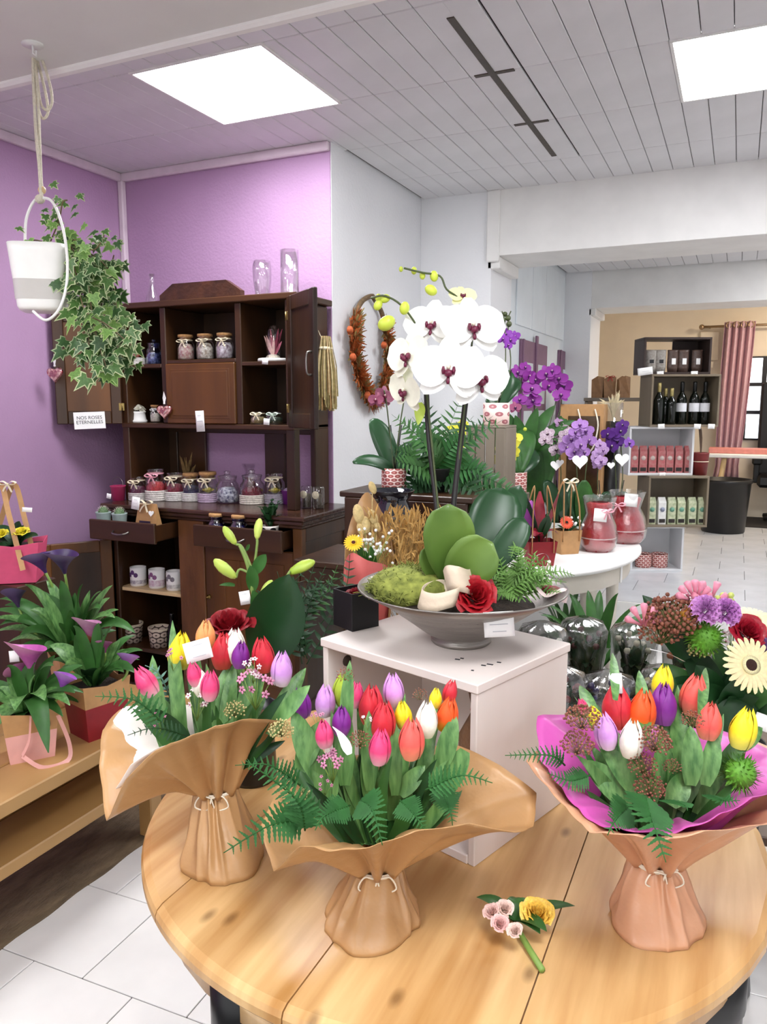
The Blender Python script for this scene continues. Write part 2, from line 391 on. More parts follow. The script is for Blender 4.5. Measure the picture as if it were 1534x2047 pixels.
lo = thing('ceiling_light', 'round warm ceiling lamp in the beige room behind the beam', 'ceiling light', (.7, 8.4, 2.75))  # unseen warm fill lamp, added to light the beige room
MB().lathe([(.16, -.06), (.18, -.03), (.18, 0)], 24).build('lamp_shade', emit('warm_bulb', '#ffecd2', 60), lo)
# ------------------------------------------------------------------ rug under the bench
RUG = mat('coir_rug', '#6b5a45', .95, .3, 40, .9, bscale=160, stretch=(1, .25, 1))
g = MB(); nx, ny = 20, 60
g.grid(lambda u, v: (-3.1 + u * 1.235 + .004 * sin(v * 60) * (u > .97), .3 + v * 2.3, .006 + .002 * sin(u * 60) * sin(v * 90)), nx, ny)
rug = tag(g.build('rug', RUG), 'brown coir runner rug lying under the wooden bench', 'rug')
md = rug.modifiers.new('s', 'SOLIDIFY'); md.thickness = .008; md.offset = -1
# ================================================================== the dark buffet cabinet
class Th:                                       # a thing whose parts are modelled in room coordinates
    def __init__(s, name, label, cat, base, group=None):
        s.base = V(base); s.o = thing(name, label, cat, base, 0, group)
    def part(s, name, mb, mats, parent=None):
        me = mb.mesh(name, mats) if isinstance(mb, MB) else mb
        return put(me, name, parent or s.o, None if parent else -s.base)
    def inst(s, name, me, T, parent=None):       # shared mesh placed by a room matrix
        return put(me, name, parent or s.o, T=(T if parent else Matrix.Translation(-s.base) @ T))
YL, YH, YB = 3.05, 3.20, 3.54
XL, XR = -2.99, -1.815
hz = lambda px, py, Y=YH: pY(px, py, Y).z
hxx = lambda px, py, Y=YH: pY(px, py, Y).x
ZT = 2.062; ZM = 1.473; ZC = 1.058
cab = Th('buffet_cabinet', 'dark walnut two-tier buffet cabinet with open doors against purple wall', 'cabinet', (-2.4, 3.3, 0))
x1, x2 = hxx(325, 700), hxx(475, 700)
HL, HR = -3.01, -1.935
for q in ((HL, HL + .045, YH, YB, ZC, ZT), (HR - .045, HR, YH, YB, ZM - .02, ZT)): cab.part('hutch_side', MB().bx(*q), DARKW)
for q in ((HR - .05, HR, YH, YH + .05, ZC, ZM - .02), (HR - .03, HR, YH + .2, YB, ZC, ZM - .02)): cab.part('post', MB().bx(*q), DARKW)
for x in (x1, x2): cab.part('divider', MB().bx(x - .018, x + .018, YH + .005, YB, ZM, ZT), DARKW)
cab.part('hutch_top', MB().bx(HL - .02, HR + .03, YH - .02, YB, ZT, ZT + .03), DARKH)
cab.part('hutch_bottom', MB().bx(HL, HR, YH - .005, YB, ZM - .025, ZM), DARKH)
cab.part('hutch_back', MB().bx(HL + .02, HR - .02, YB - .015, YB, ZM, ZT), DARKW)
zs = [hz(285, 728), hz(400, 718), hz(525, 722)]
for xa, xb, z in ((HL + .045, x1 - .018, zs[0]), (x1 + .018, x2 - .018, zs[1]), (x2 + .018, HR - .045, zs[2])):
    cab.part('shelf', MB().bx(xa, xb, YH + .005, YB - .015, z - .02, z, .003), DARKH)
pnl = cab.part('drop_panel', MB().bx(x1 + .018, x2 - .018, YH - .008, YH + .015, ZM + .002, zs[1] - .02), MIDW)
g = MB(); zc0, zc1 = ZM + .04, zs[1] - .06
xa, xb = x1 + .06, x2 - .06
g.bx(xa, xb, YH - .012, YH - .002, zc0, zc1, .004); g.bx(xa - .012, xb + .012, YH - .010, YH - .004, zc0 - .012, zc1 + .012, .004)
put(g.mesh('raised_field', MIDW), 'raised_field', pnl)
# pediment with clipped corners
xa, xb = hxx(316, 600), hxx(478, 600); zp = hz(400, 562)
g = MB(); w = xb - xa
g.poly([(xa, 0), (xb, 0), (xb, .03), (xb - w * .17, zp - ZT - .03), (xa + w * .17, zp - ZT - .03), (xa, .03)], .035, T=Matrix.Translation((0, YH + .03, ZT + .03)) @ Matrix.Rotation(pi / 2, 4, 'X'))
cab.part('pediment', g, wood('carved_walnut', '#2c180e', '#4e2e1c', 14, (1, 1, 1), .4, bump=.5))
# open back between counter and hutch
xo = lambda px: hxx(px, 900, YB)
for a_, b_ in ((305, 360), (360, 416), (532, 575)):
    cab.part('back_board', MB().bx(xo(a_) + .003, xo(b_) - .003, YB - .02, YB, ZC, ZM - .02), DARKW)
cab.part('back_rail', MB().bx(HL + .04, HR - .03, YB - .022, YB - .002, ZM - .06, ZM - .026), DARKH)
# counter
cab.part('counter', MB().bx(XL - .03, XR + .03, YL - .03, YB, ZC - .022, ZC, .006).bx(XL - .015, XR + .015, YL - .015, YB, ZC - .045, ZC - .022, .006).bx(XL, XR + .005, YL - .005, YB, ZC - .06, ZC - .045, .005), wood('worn_counter', '#2b1a12', '#4a3022', 9, (.3, 1, 1), .22, bump=.2))
# base carcass
xm0, xm1 = hxx(360, 1150, YL), hxx(410, 1150, YL)
g = MB()
g.bx(XL, XL + .03, YL, YB, 0, ZC - .06); g.bx(XL, XL + .05, YL, YL + .03, 0, ZC - .06)
cab.part('base_side', g, DARKW)
g = MB(); g.bx(XR - .05, XR, YL, YL + .04, 0, ZC - .06); cab.part('corner_post', g, MIDW)
g = MB(); g.bx(XR - .02, XR - .008, YL + .04, YB, .06, ZC - .06); g.bx(XR - .02, XR, YL + .04, YB, .55, .60); g.bx(XR - .02, XR, YL + .04, YB, .08, .14); g.bx(XR - .02, XR, YL + .04, YB, ZC - .13, ZC - .06); g.bx(XR - .02, XR, YB - .06, YB, .06, ZC - .06)
cab.part('side_panel', g, DARKW)
cab.part('centre_stile', MB().bx(xm0, xm1, YL - .004, YL + .03, 0, ZC - .06), wood('carved_oak', '#45270f', '#6d4322', 11, (1, 1, .3), .45, bump=.5))
cab.part('divider', MB().bx(xm0 + .02, xm0 + .04, YL + .03, YB - .02, .05, ZC - .19), DARKW)
cab.part('base_back', MB().bx(XL + .03, XR - .02, YB - .015, YB, .05, ZC - .06), DARKW)
cab.part('base_bottom', MB().bx(XL + .03, XR - .02, YL + .005, YB - .015, .06, .09), DARKH)
zsh = pY(300, 1180, YL + .02).z
cab.part('shelf', MB().bx(XL + .032, xm0 + .018, YL + .02, YB - .02, zsh - .018, zsh, .002), LTW)
zlow = pY(300, 1290, YL + .06).z - .01
cab.part('shelf', MB().bx(XL + .032, xm0 + .018, YL + .03, YB - .02, zlow - .02, zlow, .002), DARKH)
# right door with its field
dr = cab.part('door', MB().bx(xm1, XR - .05, YL + .004, YL + .026, .10, ZC - .175), MIDW)
g = MB(); g.bx(xm1 + .05, XR - .10, YL - .002, YL + .006, .2, ZC - .24, .004); g.bx(xm1 + .11, xm1 + .125, YL - .006, YL, .2, ZC - .24, .002); g.bx(xm1 + .2, xm1 + .215, YL - .006, YL, .2, ZC - .24, .002)
put(g.mesh('field', MIDW), 'field', dr); put(MB().lathe([(.012, 0), (.012, .004), (.004, .006), (.003, .02)], 12, T=frame((xm1 + .02, YL - .0, .62), (0, -1, 0))).mesh('keyhole', mat('brass', '#8d7442', .35, .1, 30, metal=1)), 'keyhole', dr)
# drawers, both pulled out
PEW = mat('pewter', '#8a8680', .35, .15, 30, metal=1)
def drawer(xa, xb, out, z0, z1):
    y0 = YL - out
    d = cab.part('drawer', MB().bx(xa, xb, y0 - .02, y0, z0, z1, .004), DARKH)
    g = MB(); g.bx(xa + .012, xa + .022, y0, y0 + .4, z0 + .01, z1 - .012, .002); g.bx(xb - .022, xb - .012, y0, y0 + .4, z0 + .01, z1 - .012, .002); g.bx(xa + .012, xb - .012, y0, y0 + .4, z0 + .008, z0 + .016, .002); g.bx(xa + .012, xb - .012, y0 + .392, y0 + .4, z0 + .01, z1 - .02, .002)
    put(g.mesh('drawer_box', DARKW), 'drawer_box', d)
    xc = (xa + xb) / 2; zc = (z0 + z1) / 2
    g = MB().tube(spl([(xc - .05, y0 - .02, zc), (xc - .035, y0 - .042, zc - .008), (xc, y0 - .045, zc - .012), (xc + .035, y0 - .042, zc - .008), (xc + .05, y0 - .02, zc)], 4), .005, 6)
    put(g.mesh('handle', PEW), 'handle', d)
dz0, dz1 = ZC - .165, ZC - .06
drawer(XL + .03, xm0 - .005, .15, dz0 + .005, dz1)
drawer(xm1 + .005, XR - .055, .07, dz0, dz1)
# doors of the hutch: local x runs from the hinge to the free edge
def hdoor(hx_, hy, wd, z0, z1, ang, flip, glassy, nm='door'):
    T = Matrix.Translation((hx_, hy, 0)) @ Matrix.Rotation(ang, 4, 'Z'); s_ = -1 if flip else 1
    g = MB(); th = .022; fr = .055
    for a0, a1, c0, c1 in ((0, fr, z0, z1), (wd - fr, wd, z0, z1), (fr, wd - fr, z0, z0 + fr * 1.25), (fr, wd - fr, z1 - fr * 1.25, z1)):
        g.bx(s_ * a0, s_ * a1, -th, 0, c0, c1, .004, T=T)
    d = cab.part(nm, g, DARKW)
    put(MB().bx(s_ * fr, s_ * (wd - fr), -th * .65, -th * .35, z0 + fr * 1.2, z1 - fr * 1.2, .001, T=T).mesh('panel', MIDW if not glassy else DARKW), 'panel', d)
    for z in (z0 + .09, z1 - .09):
        put(MB().bx(s_ * -.012, s_ * .016, -th - .003, -th + .004, z - .02, z + .02, .001, T=T).tube([T @ V((s_ * .0, -th - .003, z - .02)), T @ V((0, -th - .003, z + .02))], .004, 6).mesh('hinge', mat('old_brass', '#9b8654', .4, .2, 40, metal=1)), 'hinge', d)
    return d, T
d, TL = hdoor(HL + .01, YH - .004, .325, ZM - .005, ZT - .002, R(42), True, False)
dR, TR = hdoor(HR - .008, YH - .004, .345, ZM - .01, ZT + .01, R(-39), False, True)
put(MB().tube(spl([TR @ V((.32, -.022, 1.70)), TR @ V((.32, -.045, 1.71)), TR @ V((.32, -.045, 1.79)), TR @ V((.32, -.022, 1.80))], 4), .005, 6).mesh('handle', PEW), 'handle', dR)
# lower door, swung open to the left
Tl = Matrix.Translation((XL + .01, YL - .004, 0)) @ Matrix.Rotation(R(55), 4, 'Z')
zd1 = ZC - .19
g = MB()
for a0, a1, c0, c1 in ((0, .06, .1, zd1), (.3, .36, .1, zd1), (.06, .3, .1, .18), (.06, .3, zd1 - .06, zd1)): g.bx(-a0, -a1, -.024, 0, c0, c1, .004, T=Tl)
d = cab.part('door', g, MIDW); put(MB().bx(-.055, -.305, -.018, -.008, .17, zd1 - .05, .001, T=Tl).mesh('panel', DARKW), 'panel', d)
# ================================================================== things on and in the cabinet
def at(px, py, Y, z): return V((pY(px, py, Y).x, Y, z))
CORK = mat('cork', '#b98c5a', .8, .2, 90, .4)
ROPEW = mat('white_cord', '#ddd8d2', .8, .2, 60, .5)
def coil(r, h, n=5):
    pr = []
    for i in range(n * 4 + 1): pr.append((r + .0035 * abs(sin(pi * i / 4)), h * i / (n * 4)))
    return pr
def bow(c, s, face=(0, -1, 0), m=0):
    T = frame(c, face); g = MB()
    for k in (-1, 1):
        g.ribbon([T @ V(q) for q in spl([(0, 0, 0), (k * .5 * s, .35 * s, .12 * s), (k * s, .2 * s, .1 * s), (k * .7 * s, -.05 * s, .16 * s), (0, 0, .03 * s)], 4)], s * .28, T.to_3x3() @ V((0, .9, .45)), nx=1)
        g.ribbon([T @ V(q) for q in spl([(0, 0, 0.01 * s), (k * .3 * s, -.45 * s, .12 * s), (k * .55 * s, -.95 * s, .08 * s)], 4)], s * .22, T.to_3x3() @ V((0, .2, .9)), nx=1)
    g.ball(T @ V((0, 0, .02 * s)), .16 * s, 6, 4)
    return g
def jarprof(h, r, neck=.75): return [(r * .9, 0), (r, h * .04), (r, h * .62), (r * .96, h * .72), (r * neck, h * .84), (r * neck, h * .93), (r * neck * 1.06, h * .95), (r * neck * 1.06, h)]
def jar(label, loc, h, r, content, col2=None, lid='cork', rope=None, bowm=None, fill=.6, group=None, tint=None, nm='glass_jar', rose=None):
    o = thing(nm, label, 'jar', loc, U(0, 6), group)
    gm = glass('tinted_' + tint, tint, .15) if tint else GLASS
    MB().lathe(jarprof(h, r), 20, cap1=False).build('glass_body', gm, o)
    if content:
        mc = mat('fill_' + content + (col2 or ''), content, .7, .3, 70, .5, col2=col2)
        MB().lathe([(r * .82, .006), (r * .9, h * .1), (r * .9, h * fill * .75), (r * .6, h * fill), (.001, h * fill * 1.05)], 14, wob=lambda a, z: 1 + .05 * sin(a * 5 + z * 300)).build('filling', mc, o)
    if rope: MB().lathe(coil(r + .001, h * .34, 5), 24, cap0=False, cap1=False).build('cord_wrap', mat('cord_' + rope, rope, .85, .2, 80, .5), o)
    if lid == 'cork': MB().lathe([(r * .62, h * .9), (r * .68, h * 1.0), (r * .86, h * 1.001), (r * .86, h * 1.11), (r * .8, h * 1.12)], 18).build('cork_lid', CORK, o)
    if lid == 'glass': MB().lathe([(r * .84, h), (r * .84, h * 1.06), (r * .3, h * 1.1), (r * .22, h * 1.15), (r * .3, h * 1.22), (r * .15, h * 1.26)], 16).build('lid', gm, o)
    if rose: rose_mesh(rose, o, (0, 0, h * .42), r * .62)
    if bowm:
        T = Matrix.Rotation(-o.rotation_euler.z, 3, 'Z')
        bow(T @ V((.25 * r, -r * .86, h * .8)), r * .7, T @ V((.1, -1, 0))).build('bow', bowm, o)
        MB().lathe([(r * .80, h * .86), (r * .82, h * .88), (r * .80, h * .90)], 16, cap0=False, cap1=False).build('neck_tie', bowm, o)
    return o
RC = {}
def rose_mesh(col, parent, c, r, axis=(0, 0, 1), name='rose_head', T=None):
    if col not in RC:
        rnd = random.Random(3); g = MB()
        for i in range(26):
            t = i / 25; rr = .10 + .9 * t ** .8; a0 = i * 2.4; wd = 1.5 if t > .3 else 2.3
            hb = .95 - .45 * t; z0 = -.35 + .1 * t
            def f(u, v, a0=a0, rr=rr, wd=wd, hb=hb, z0=z0, t=t, i=i):
                a = a0 + (u - .5) * wd * (1 - .25 * v * v)
                q = rr * (.35 + .65 * v ** .7) + .10 * t * max(0, v - .75) * 4 + .03 * sin(u * 9 + i)
                e = 1 - .30 * (2 * abs(u - .5)) ** 2
                return (q * cos(a), q * sin(a), z0 + (hb * v ** .9) * e - .10 * t * max(0, v - .8) * 5)
            g.grid(f, 6, 5)
        RC[col] = g.mesh('rose_head', mat('rose_' + col, col, .5, .22, 9, .05))
    T = T or frame(c, axis, (0, 1, 0), r)
    return put(RC[col], name, parent, T=T)
CREAMB = mat('cream_ribbon', '#e9ddbf', .5, .06, 40)
PINKB = mat('pink_ribbon', '#e8a9b5', .45, .06, 40)
zt = ZT + .031
# vases on top of the cabinet
def vase(label, px, py, h, prof, Y=3.36):
    o = MB().lathe([(r_, z_ * h) for r_, z_ in prof] + [(r_ - .003, z_ * h) for r_, z_ in prof[::-1]], 28, cap1=False).build('glass_vase', GLASS, loc=at(px, py, Y, zt))
    return tag(o, label, 'vase')
vase('narrow-necked clear glass bottle vase beside the cabinet pediment', 305, 600, .17, [(.04, 0), (.042, .05), (.03, .35), (.016, .6), (.013, .8), (.016, 1)])
vase('bell-shaped clear glass vase standing on the cabinet top', 525, 590, .185, [(.028, 0), (.036, .1), (.046, .5), (.048, .8), (.042, 1)])
vase('tall straight clear glass cylinder vase on the cabinet top', 580, 590, .225, [(.046, 0), (.046, .5), (.046, 1)])
# top row
for i, (px, col, c2, tx) in enumerate([(372, '#c06a72', '#d8d2c4', 'of pink and green potpourri with pale bow, beside two more'), (411, '#8c7358', '#f2efe6', 'of brown and white potpourri between two similar jars'), (450, '#a58a98', '#e9e4ea', 'of lilac and white potpourri nearest the dome shelf')]):
    jar('cork-topped glass jar ' + tx, at(px, 710, 3.29, zs[1]), .118, .046, col, c2, bowm=CREAMB, group='potpourri jars', fill=.72)
p = at(547, 715, 3.31, zs[2])
dm = thing('flower_dome', 'glass cloche over dried pink flowers on round white base', 'cloche', p)
MB().lathe([(.078, 0), (.078, .014), (.074, .018)], 28).build('base', WHITE, dm)
MB().lathe([(.034, .018), (.036, .12), (.033, .155), (.02, .175), (.001, .183)], 24, cap0=False).build('dome', GLASS, dm)
for i in range(11):
    a_ = i * 2.4; q = V((cos(a_) * .05, sin(a_) * .03, .07 + .06 * (i % 3) / 2))
    MB().ribbon(bez((0, 0, .02), q * .5 + V((0, 0, .03)), q + V((0, 0, .03))), [.004, .008, .013, .016, .017, .016, .012, .007, .002], (0, -1, .2)).build('dried_flower', mat('dried_pink_%d' % (i % 3), ('#c2697e', '#e0b6ae', '#a2495f')[i % 3], .8, .2, 60), dm)
MB().ball((0, 0, .025), (.035, .035, .014), 12, 6, wob=lambda a, p_: 1 + .12 * sin(a * 7)).build('moss', mat('white_moss', '#e6ddcb', .9, .2, 80, .6), dm)
jar('small jar holding an orange blossom in white cord wrap', at(273, 725, 3.28, zs[0]), .115, .045, None, lid=None, rope='#ddd8d2', rose='#e8552a')
jar('low navy glass jar with white band beside the orange blossom', at(308, 725, 3.32, zs[0]), .11, .042, '#20265e', '#dfe3f2', lid='glass', tint='#c9d2f4')
# middle row
o = thing('rose_pot', 'white ceramic pot shaped like a cluster of roses', 'pot', at(277, 830, 3.28, ZM))
MB().lathe([(.045, 0), (.048, .01), (.04, .018), (.036, .05), (.04, .06)], 18).build('pot', WHITE, o)
for i in range(6): rose_mesh('#efe9dc', o, (.022 * cos(i * 1.05), .022 * sin(i * 1.05), .065 + .012 * (i % 2)), .021, (cos(i * 1.05) * .6, sin(i * 1.05) * .6, 1))
rose_mesh('#efe9dc', o, (0, 0, .088), .02)
jar('tiny corked glass bottle with a white paper ribbon', at(311, 832, 3.30, ZM), .085, .028, '#d9d3c6', None, bowm=CARD, nm='glass_bottle')
for i, (px, cc, tt) in enumerate([(517, '#7a6a3e', 'squat glass jar tied with a spiky straw bow'), (549, '#20301f', 'squat dark glass jar tied with a pale green ribbon')]):
    jar(tt, at(px, 838, 3.25, ZM), .062, .042, cc, lid=None, bowm=(CREAMB, mat('mint_ribbon', '#cfe0cf', .5, .05))[i])
def heart_pts(s, n=28):
    out = []
    for i in range(n):
        t = tau * i / n; out.append((s * .0625 * 16 * sin(t) ** 3 * .55, s * .0625 * (13 * cos(t) - 5 * cos(2 * t) - 2 * cos(3 * t) - cos(4 * t)) * .55))
    return out
def heart_orn(label, c, s, col, face=(.25, -1, 0), hang=.06):
    o = thing('heart_ornament', label, 'ornament', c); f = V(face).normalized()
    g = MB(); h = heart_pts(s); n = len(h); T = frame((0, 0, 0), f)
    lv = [(.35, -.28), (.75, -.2), (1, 0), (.75, .2), (.35, .28)]
    vs_ = [T @ V((x * k_, y * k_, z_ * s * .5)) for k_, z_ in lv for x, y in h]
    fs_ = [[j * n + i, j * n + (i + 1) % n, (j + 1) * n + (i + 1) % n, (j + 1) * n + i] for j in range(4) for i in range(n)] + [list(range(n))[::-1], [4 * n + i for i in range(n)]]
    g.add(vs_, fs_); g.build('shell', glass('rose_glass', '#e9a3ac', .22), o)
    T2 = frame((0, 0, 0), f, sc=.8)
    g = MB(); g.poly([(x * .8, y * .8) for x, y in h], s * .25, T=T); g.build('dried_petals', mat('petals_' + col, col, .8, .35, 90, .6, col2='#efc9c4'), o)
    MB().ribbon([V((0, 0, s * .45)) - f * .004, V((-.008, 0, s * .45 + hang * .5)) - f * .006, V((0, 0, s * .45 + hang)), V((.010, 0, s * .45 + hang * .5)) + f * .004, V((0, 0, s * .45)) + f * .004], .009, f, nx=1).build('ribbon', CARD, o)
    return o
p = TL @ V((-.29, -.06, 0)); pp = pY(110, 748, 2.9)
heart_orn('pink petal-filled glass heart hanging on the open left cabinet door', (pp.x + .0, pp.y, pp.z), .085, '#b8456e')
pp = pY(329, 822, YH - .03)
heart_orn('red rimmed glass heart hanging below the cabinet drop panel', (pp.x, pp.y, pp.z), .082, '#b03040')
# cards and signs
def text_mesh(body, size, m):
    cu = bpy.data.curves.new('t', 'FONT'); cu.body = body; cu.size = size; cu.align_x = 'CENTER'; cu.align_y = 'CENTER'; cu.extrude = .0003; cu.space_line = .95; cu.resolution_u = 3
    o = bpy.data.objects.new('t', cu); me = bpy.data.meshes.new_from_object(o); bpy.data.objects.remove(o); me.materials.clear(); me.materials.append(m); return me
def card(label, c, w, h, face, tilt=0, lines=2, name='price_tag', cat='tag', group=None, bend=0):
    f = V(face).normalized(); o = thing(name, label, cat, c, 0, group)
    T = frame((0, 0, 0), f) @ Matrix.Rotation(R(tilt), 4, 'Z')
    g = MB(); g.grid(lambda u, v: T @ V(((u - .5) * w, (v - .5) * h, bend * w * (u - .5) ** 2)), 6, 2)
    q = g.build('paper', CARD, o); q.modifiers.new('s', 'SOLIDIFY').thickness = .0012
    for i in range(lines):
        z_ = (.28 - .56 * i / max(1, lines - 1)) * h if lines > 1 else 0
        ww = w * (.6 if i % 2 else .45)
        MB().box((0, 0, 0), (ww, h * .02 + .0003, .0006), .0001, T=T @ Matrix.Translation((U(-.05, .05) * w, z_, .0014))).build('print_line', GREYINK, o)
    return o
c = TL @ V((-.165, -.027, ZM + .05)); fn = TL.to_3x3() @ V((0, -1, 0))
pp = pY(158, 840, 3.08); sg = thing('paper_sign', 'white paper sign reading NOS ROSES ETERNELLES on the open door', 'sign', (c.x, c.y, pp.z))
T = frame((0, 0, 0), fn) @ Matrix.Rotation(R(2), 4, 'Z')
MB().box((0, 0, 0), (.155, .088, .0012), .0003, T=T).build('paper', CARD, sg)
put(text_mesh('NOS ROSES\nETERNELLES', .0245, INK), 'lettering', sg, T=T @ Matrix.Translation((0, .002, .0012)))
pp = pY(400, 842, YH - .014)
card('tall white paper label pinned under the drop panel', pp, .052, .105, (0, -1, 0), 3, 3, 'paper_label', 'label')
for (px, py, tx, yy) in [(530, 722, 'cloche shelf edge', YH + .003), (533, 843, 'edge below the squat jars', YH - .009)]:
    card('small white price tag hanging on the ' + tx, pY(px, py, yy), .034, .03, (0, -1, 0), U(-6, 6), 2)
# row of jars on the counter
ct = ZC + .0005
def ctr(px, py, dy=0): q = pz(px, py, ct); return V((q.x, q.y + dy, ct))
o = thing('tin_bucket', 'small deep pink tin bucket with wire handle on the counter', 'bucket', ctr(237, 1000))
MB().lathe([(.032, 0), (.04, .075), (.043, .078), (.04, .08), (.036, .076)], 20, cap1=False).build('pail', mat('pink_tin', '#b23562', .35, .08), o)
MB().lathe([(.038, .06), (.036, .064), (.001, .066)], 16, cap0=False).build('filling', mat('dark_fill', '#4a3a44', .9, .3, 60), o)
MB().tube(spl([(-.04, 0, .075), (-.03, 0, .11), (0, 0, .125), (.03, 0, .11), (.04, 0, .075)], 4), .0015, 5).build('wire_handle', PEW, o)
card('tiny white price card leaning on the pink tin bucket', ctr(232, 1003) + V((-.005, -.045, .035)), .03, .026, (0, -1, .1), -8, 2)
JR = [(277, 999, .095, .045, '#5a1a3c', None, '#c9c3bf', None, 'with burgundy filling, white cord foot and pale ribbon', CREAMB, None),
      (313, 1000, .13, .05, '#b4343a', None, '#d8d2cc', None, 'tall and open with red filling and peach ribbon', PINKB, None),
      (351, 1000, .115, .048, '#7c1430', None, '#d9d6d2', None, 'with crimson filling and white cord foot', CREAMB, None),
      (383, 1001, .105, .044, '#1c1d45', None, '#d9d6d2', 'cork', 'with navy filling under a cork lid', CREAMB, None),
      (417, 1003, .112, .048, None, None, '#b9a3bb', 'cork', 'with yellow rose inside and lilac cord foot', CREAMB, '#f0e06a'),
      (456, 1005, .105, .055, '#23286a', '#e6e8f4', None, 'glass', 'with navy and white layers under a glass lid', None, None),
      (505, 1006, .11, .058, '#6d1a2a', None, '#d8d0c4', 'glass', 'with dark red filling and broad cream cord foot', None, None),
      (550, 1006, .12, .048, None, None, '#a7a0ab', None, 'with yellow rose inside and grey cord foot', CREAMB, '#f0e06a')]
for px, py, h, r, c1_, c2_, rp, lid, tx, bm, rs in JR:
    jar('glass jar ' + tx + ' in the counter row', ctr(px, py), h * 1.28, r * 1.1, c1_, c2_, lid, rp, bm, rose=rs, group='counter jars')
o = thing('flower_pot', 'plain purple tin pot at the end of the jar row', 'pot', ctr(578, 1007))
MB().lathe([(.03, 0), (.038, .07), (.04, .072), (.036, .07), (.034, .05)], 20, cap1=False).build('pot', mat('purple_tin', '#7a2a86', .4, .08), o)
MB().ball((0, 0, .065), (.03, .03, .02), 10, 5, wob=lambda a, p_: 1 + .2 * sin(a * 5) * sin(p_ * 4)).build('lavender_heads', mat('lilac_heads', '#b9a2c4', .8, .3, 70), o)
# things behind the jars
o = thing('dried_posy', 'dried brown posy wrapped in kraft paper at the cabinet back', 'bouquet', ctr(335, 1000, .17))
MB().lathe([(.012, 0), (.02, .06), (.05, .12), (.055, .125)], 14, cap1=False, wob=lambda a, z: 1 + .1 * sin(a * 6)).build('paper', KBOX, o)
for i in range(14):
    a_ = i * 2.4; q = V((cos(a_) * U(.02, .07), sin(a_) * .04, U(.16, .25)))
    MB().ribbon(bez((0, 0, .05), (q.x * .4, q.y * .4, q.z * .7), q, 7), [.002, .003, .006, .014, .018, .016, .009, .002], (0, -1, .3)).build('dried_leaf', mat('dried_brown', '#7a6238', .8, .3, 50), o)
o = thing('potpourri_bag', 'clear cellophane bag of pink potpourri behind the blue jar', 'bag', ctr(470, 1000, .16))
for nm_, k_, mm in (('filling', .8, mat('rose_potpourri', '#8e4a50', .8, .4, 80, .6)), ('film', 1, CELLO)):
    MB().lathe([(.045 * k_, 0), (.055 * k_, .03), (.05 * k_, .09 if k_ < 1 else .1), (.03 * k_, .1 if k_ < 1 else .14), (.05 * k_, .11 if k_ < 1 else .19)], 18, cap1=k_ < 1, wob=lambda a, z: 1 + .08 * sin(a * 7 + z * 40)).build(nm_, mm, o)
o2 = copy_tree(o, loc=ctr(512, 1000, .19), rz=2, label='clear cellophane bag of pink potpourri behind the red filled jar')
o = thing('white_posy', 'small white dried posy standing behind the yellow rose jar', 'bouquet', ctr(565, 1000, .12))
MB().tube([(0, 0, 0), (0, 0, .1)], .012, 8).build('stalk', KBOX, o)
for i in range(9): MB().ball((.03 * cos(i * 2.4) * (i / 9), .03 * sin(i * 2.4) * (i / 9), .125 + .01 * (i % 3)), .016, 8, 5, wob=lambda a, p_: 1 + .15 * sin(5 * a)).build('blossom', mat('ivory_blossom', '#efe8dc', .8, .15, 70, .4), o)
for px, tx in ((613, 'nearer the post'), (637, 'nearer the counter end')):
    o = thing('glass_tube_jar', 'narrow clear jar with dried slices ' + tx, 'jar', at(px, 985, 3.32, ct))
    MB().lathe([(.026, 0), (.028, .005), (.028, .105), (.024, .11)], 16, cap1=False).build('glass_body', GLASS, o)
    MB().lathe([(.022, .004), (.022, .07), (.001, .075)], 12).build('filling', mat('grey_herbs', '#5c5348', .9, .4, 90, .6), o)
    MB().lathe([(.018, -.002), (.02, 0), (.018, .002)], 16, T=frame((.0, -.031, .07), (0, -1, 0))).build('dried_slice', mat('lemon_slice', '#d9cfb4', .7, .2, 60), o)
# left drawer
zd = dz0 + .005 + .0165
SUC = mat('grey_green_pot', '#9fb0ac', .5, .1)
for px, tx in ((207, 'near the drawer corner'), (239, 'beside the kraft bag')):
    q = pY(px, 1030, YL - .09); o = thing('cactus_pot', 'little cactus in a grey-green pot ' + tx, 'plant', (q.x, q.y, zd), 0, 'drawer cacti')
    MB().lathe([(.026, 0), (.034, .07), (.038, .105), (.040, .11), (.037, .112), (.034, .10)], 18, cap1=False).build('pot', SUC, o)
    MB().ball((0, 0, .108), (.026, .026, .03), 18, 8, wob=lambda a, p_: 1 + .09 * sin(a * 9)).build('cactus', mat('cactus_green', '#5c7a52', .7, .2, 60), o)
    g = MB()
    for i in range(46):
        a_ = i * 2.4; p_ = .2 + 1.2 * i / 46; d_ = V((cos(a_) * sin(p_), sin(a_) * sin(p_), cos(p_)))
        g.tube([V((0, 0, .108)) + d_ * .024, V((0, 0, .108)) + d_ * .037], .0006, 3)
    tag(g.build('spines', mat('cactus_spine', '#e8e4d2', .7), o), None, None, kind='stuff')
q = pY(297, 1040, YL - .06)
o = thing('gift_bag', 'small kraft gift bag with straw bow and heart tag in the drawer', 'bag', (q.x, q.y, zd))
MB().add([(-.075, -.03, 0), (.075, -.03, 0), (.075, .03, 0), (-.075, .03, 0), (-.055, -.004, .165), (.055, -.004, .165), (.055, .004, .165), (-.055, .004, .165)], [[0, 1, 5, 4], [1, 2, 6, 5], [2, 3, 7, 6], [3, 0, 4, 7], [3, 2, 1, 0], [4, 5, 6, 7]], sm=False).build('bag', KBOX, o)
MB().box((0, 0, 0), (.07, .05, .002), .001, T=Matrix.Translation((-.005, -.026, .055)) @ Matrix.Rotation(R(80), 4, 'X')).build('window', mat('dark_window', '#2a2034', .15, .2), o)
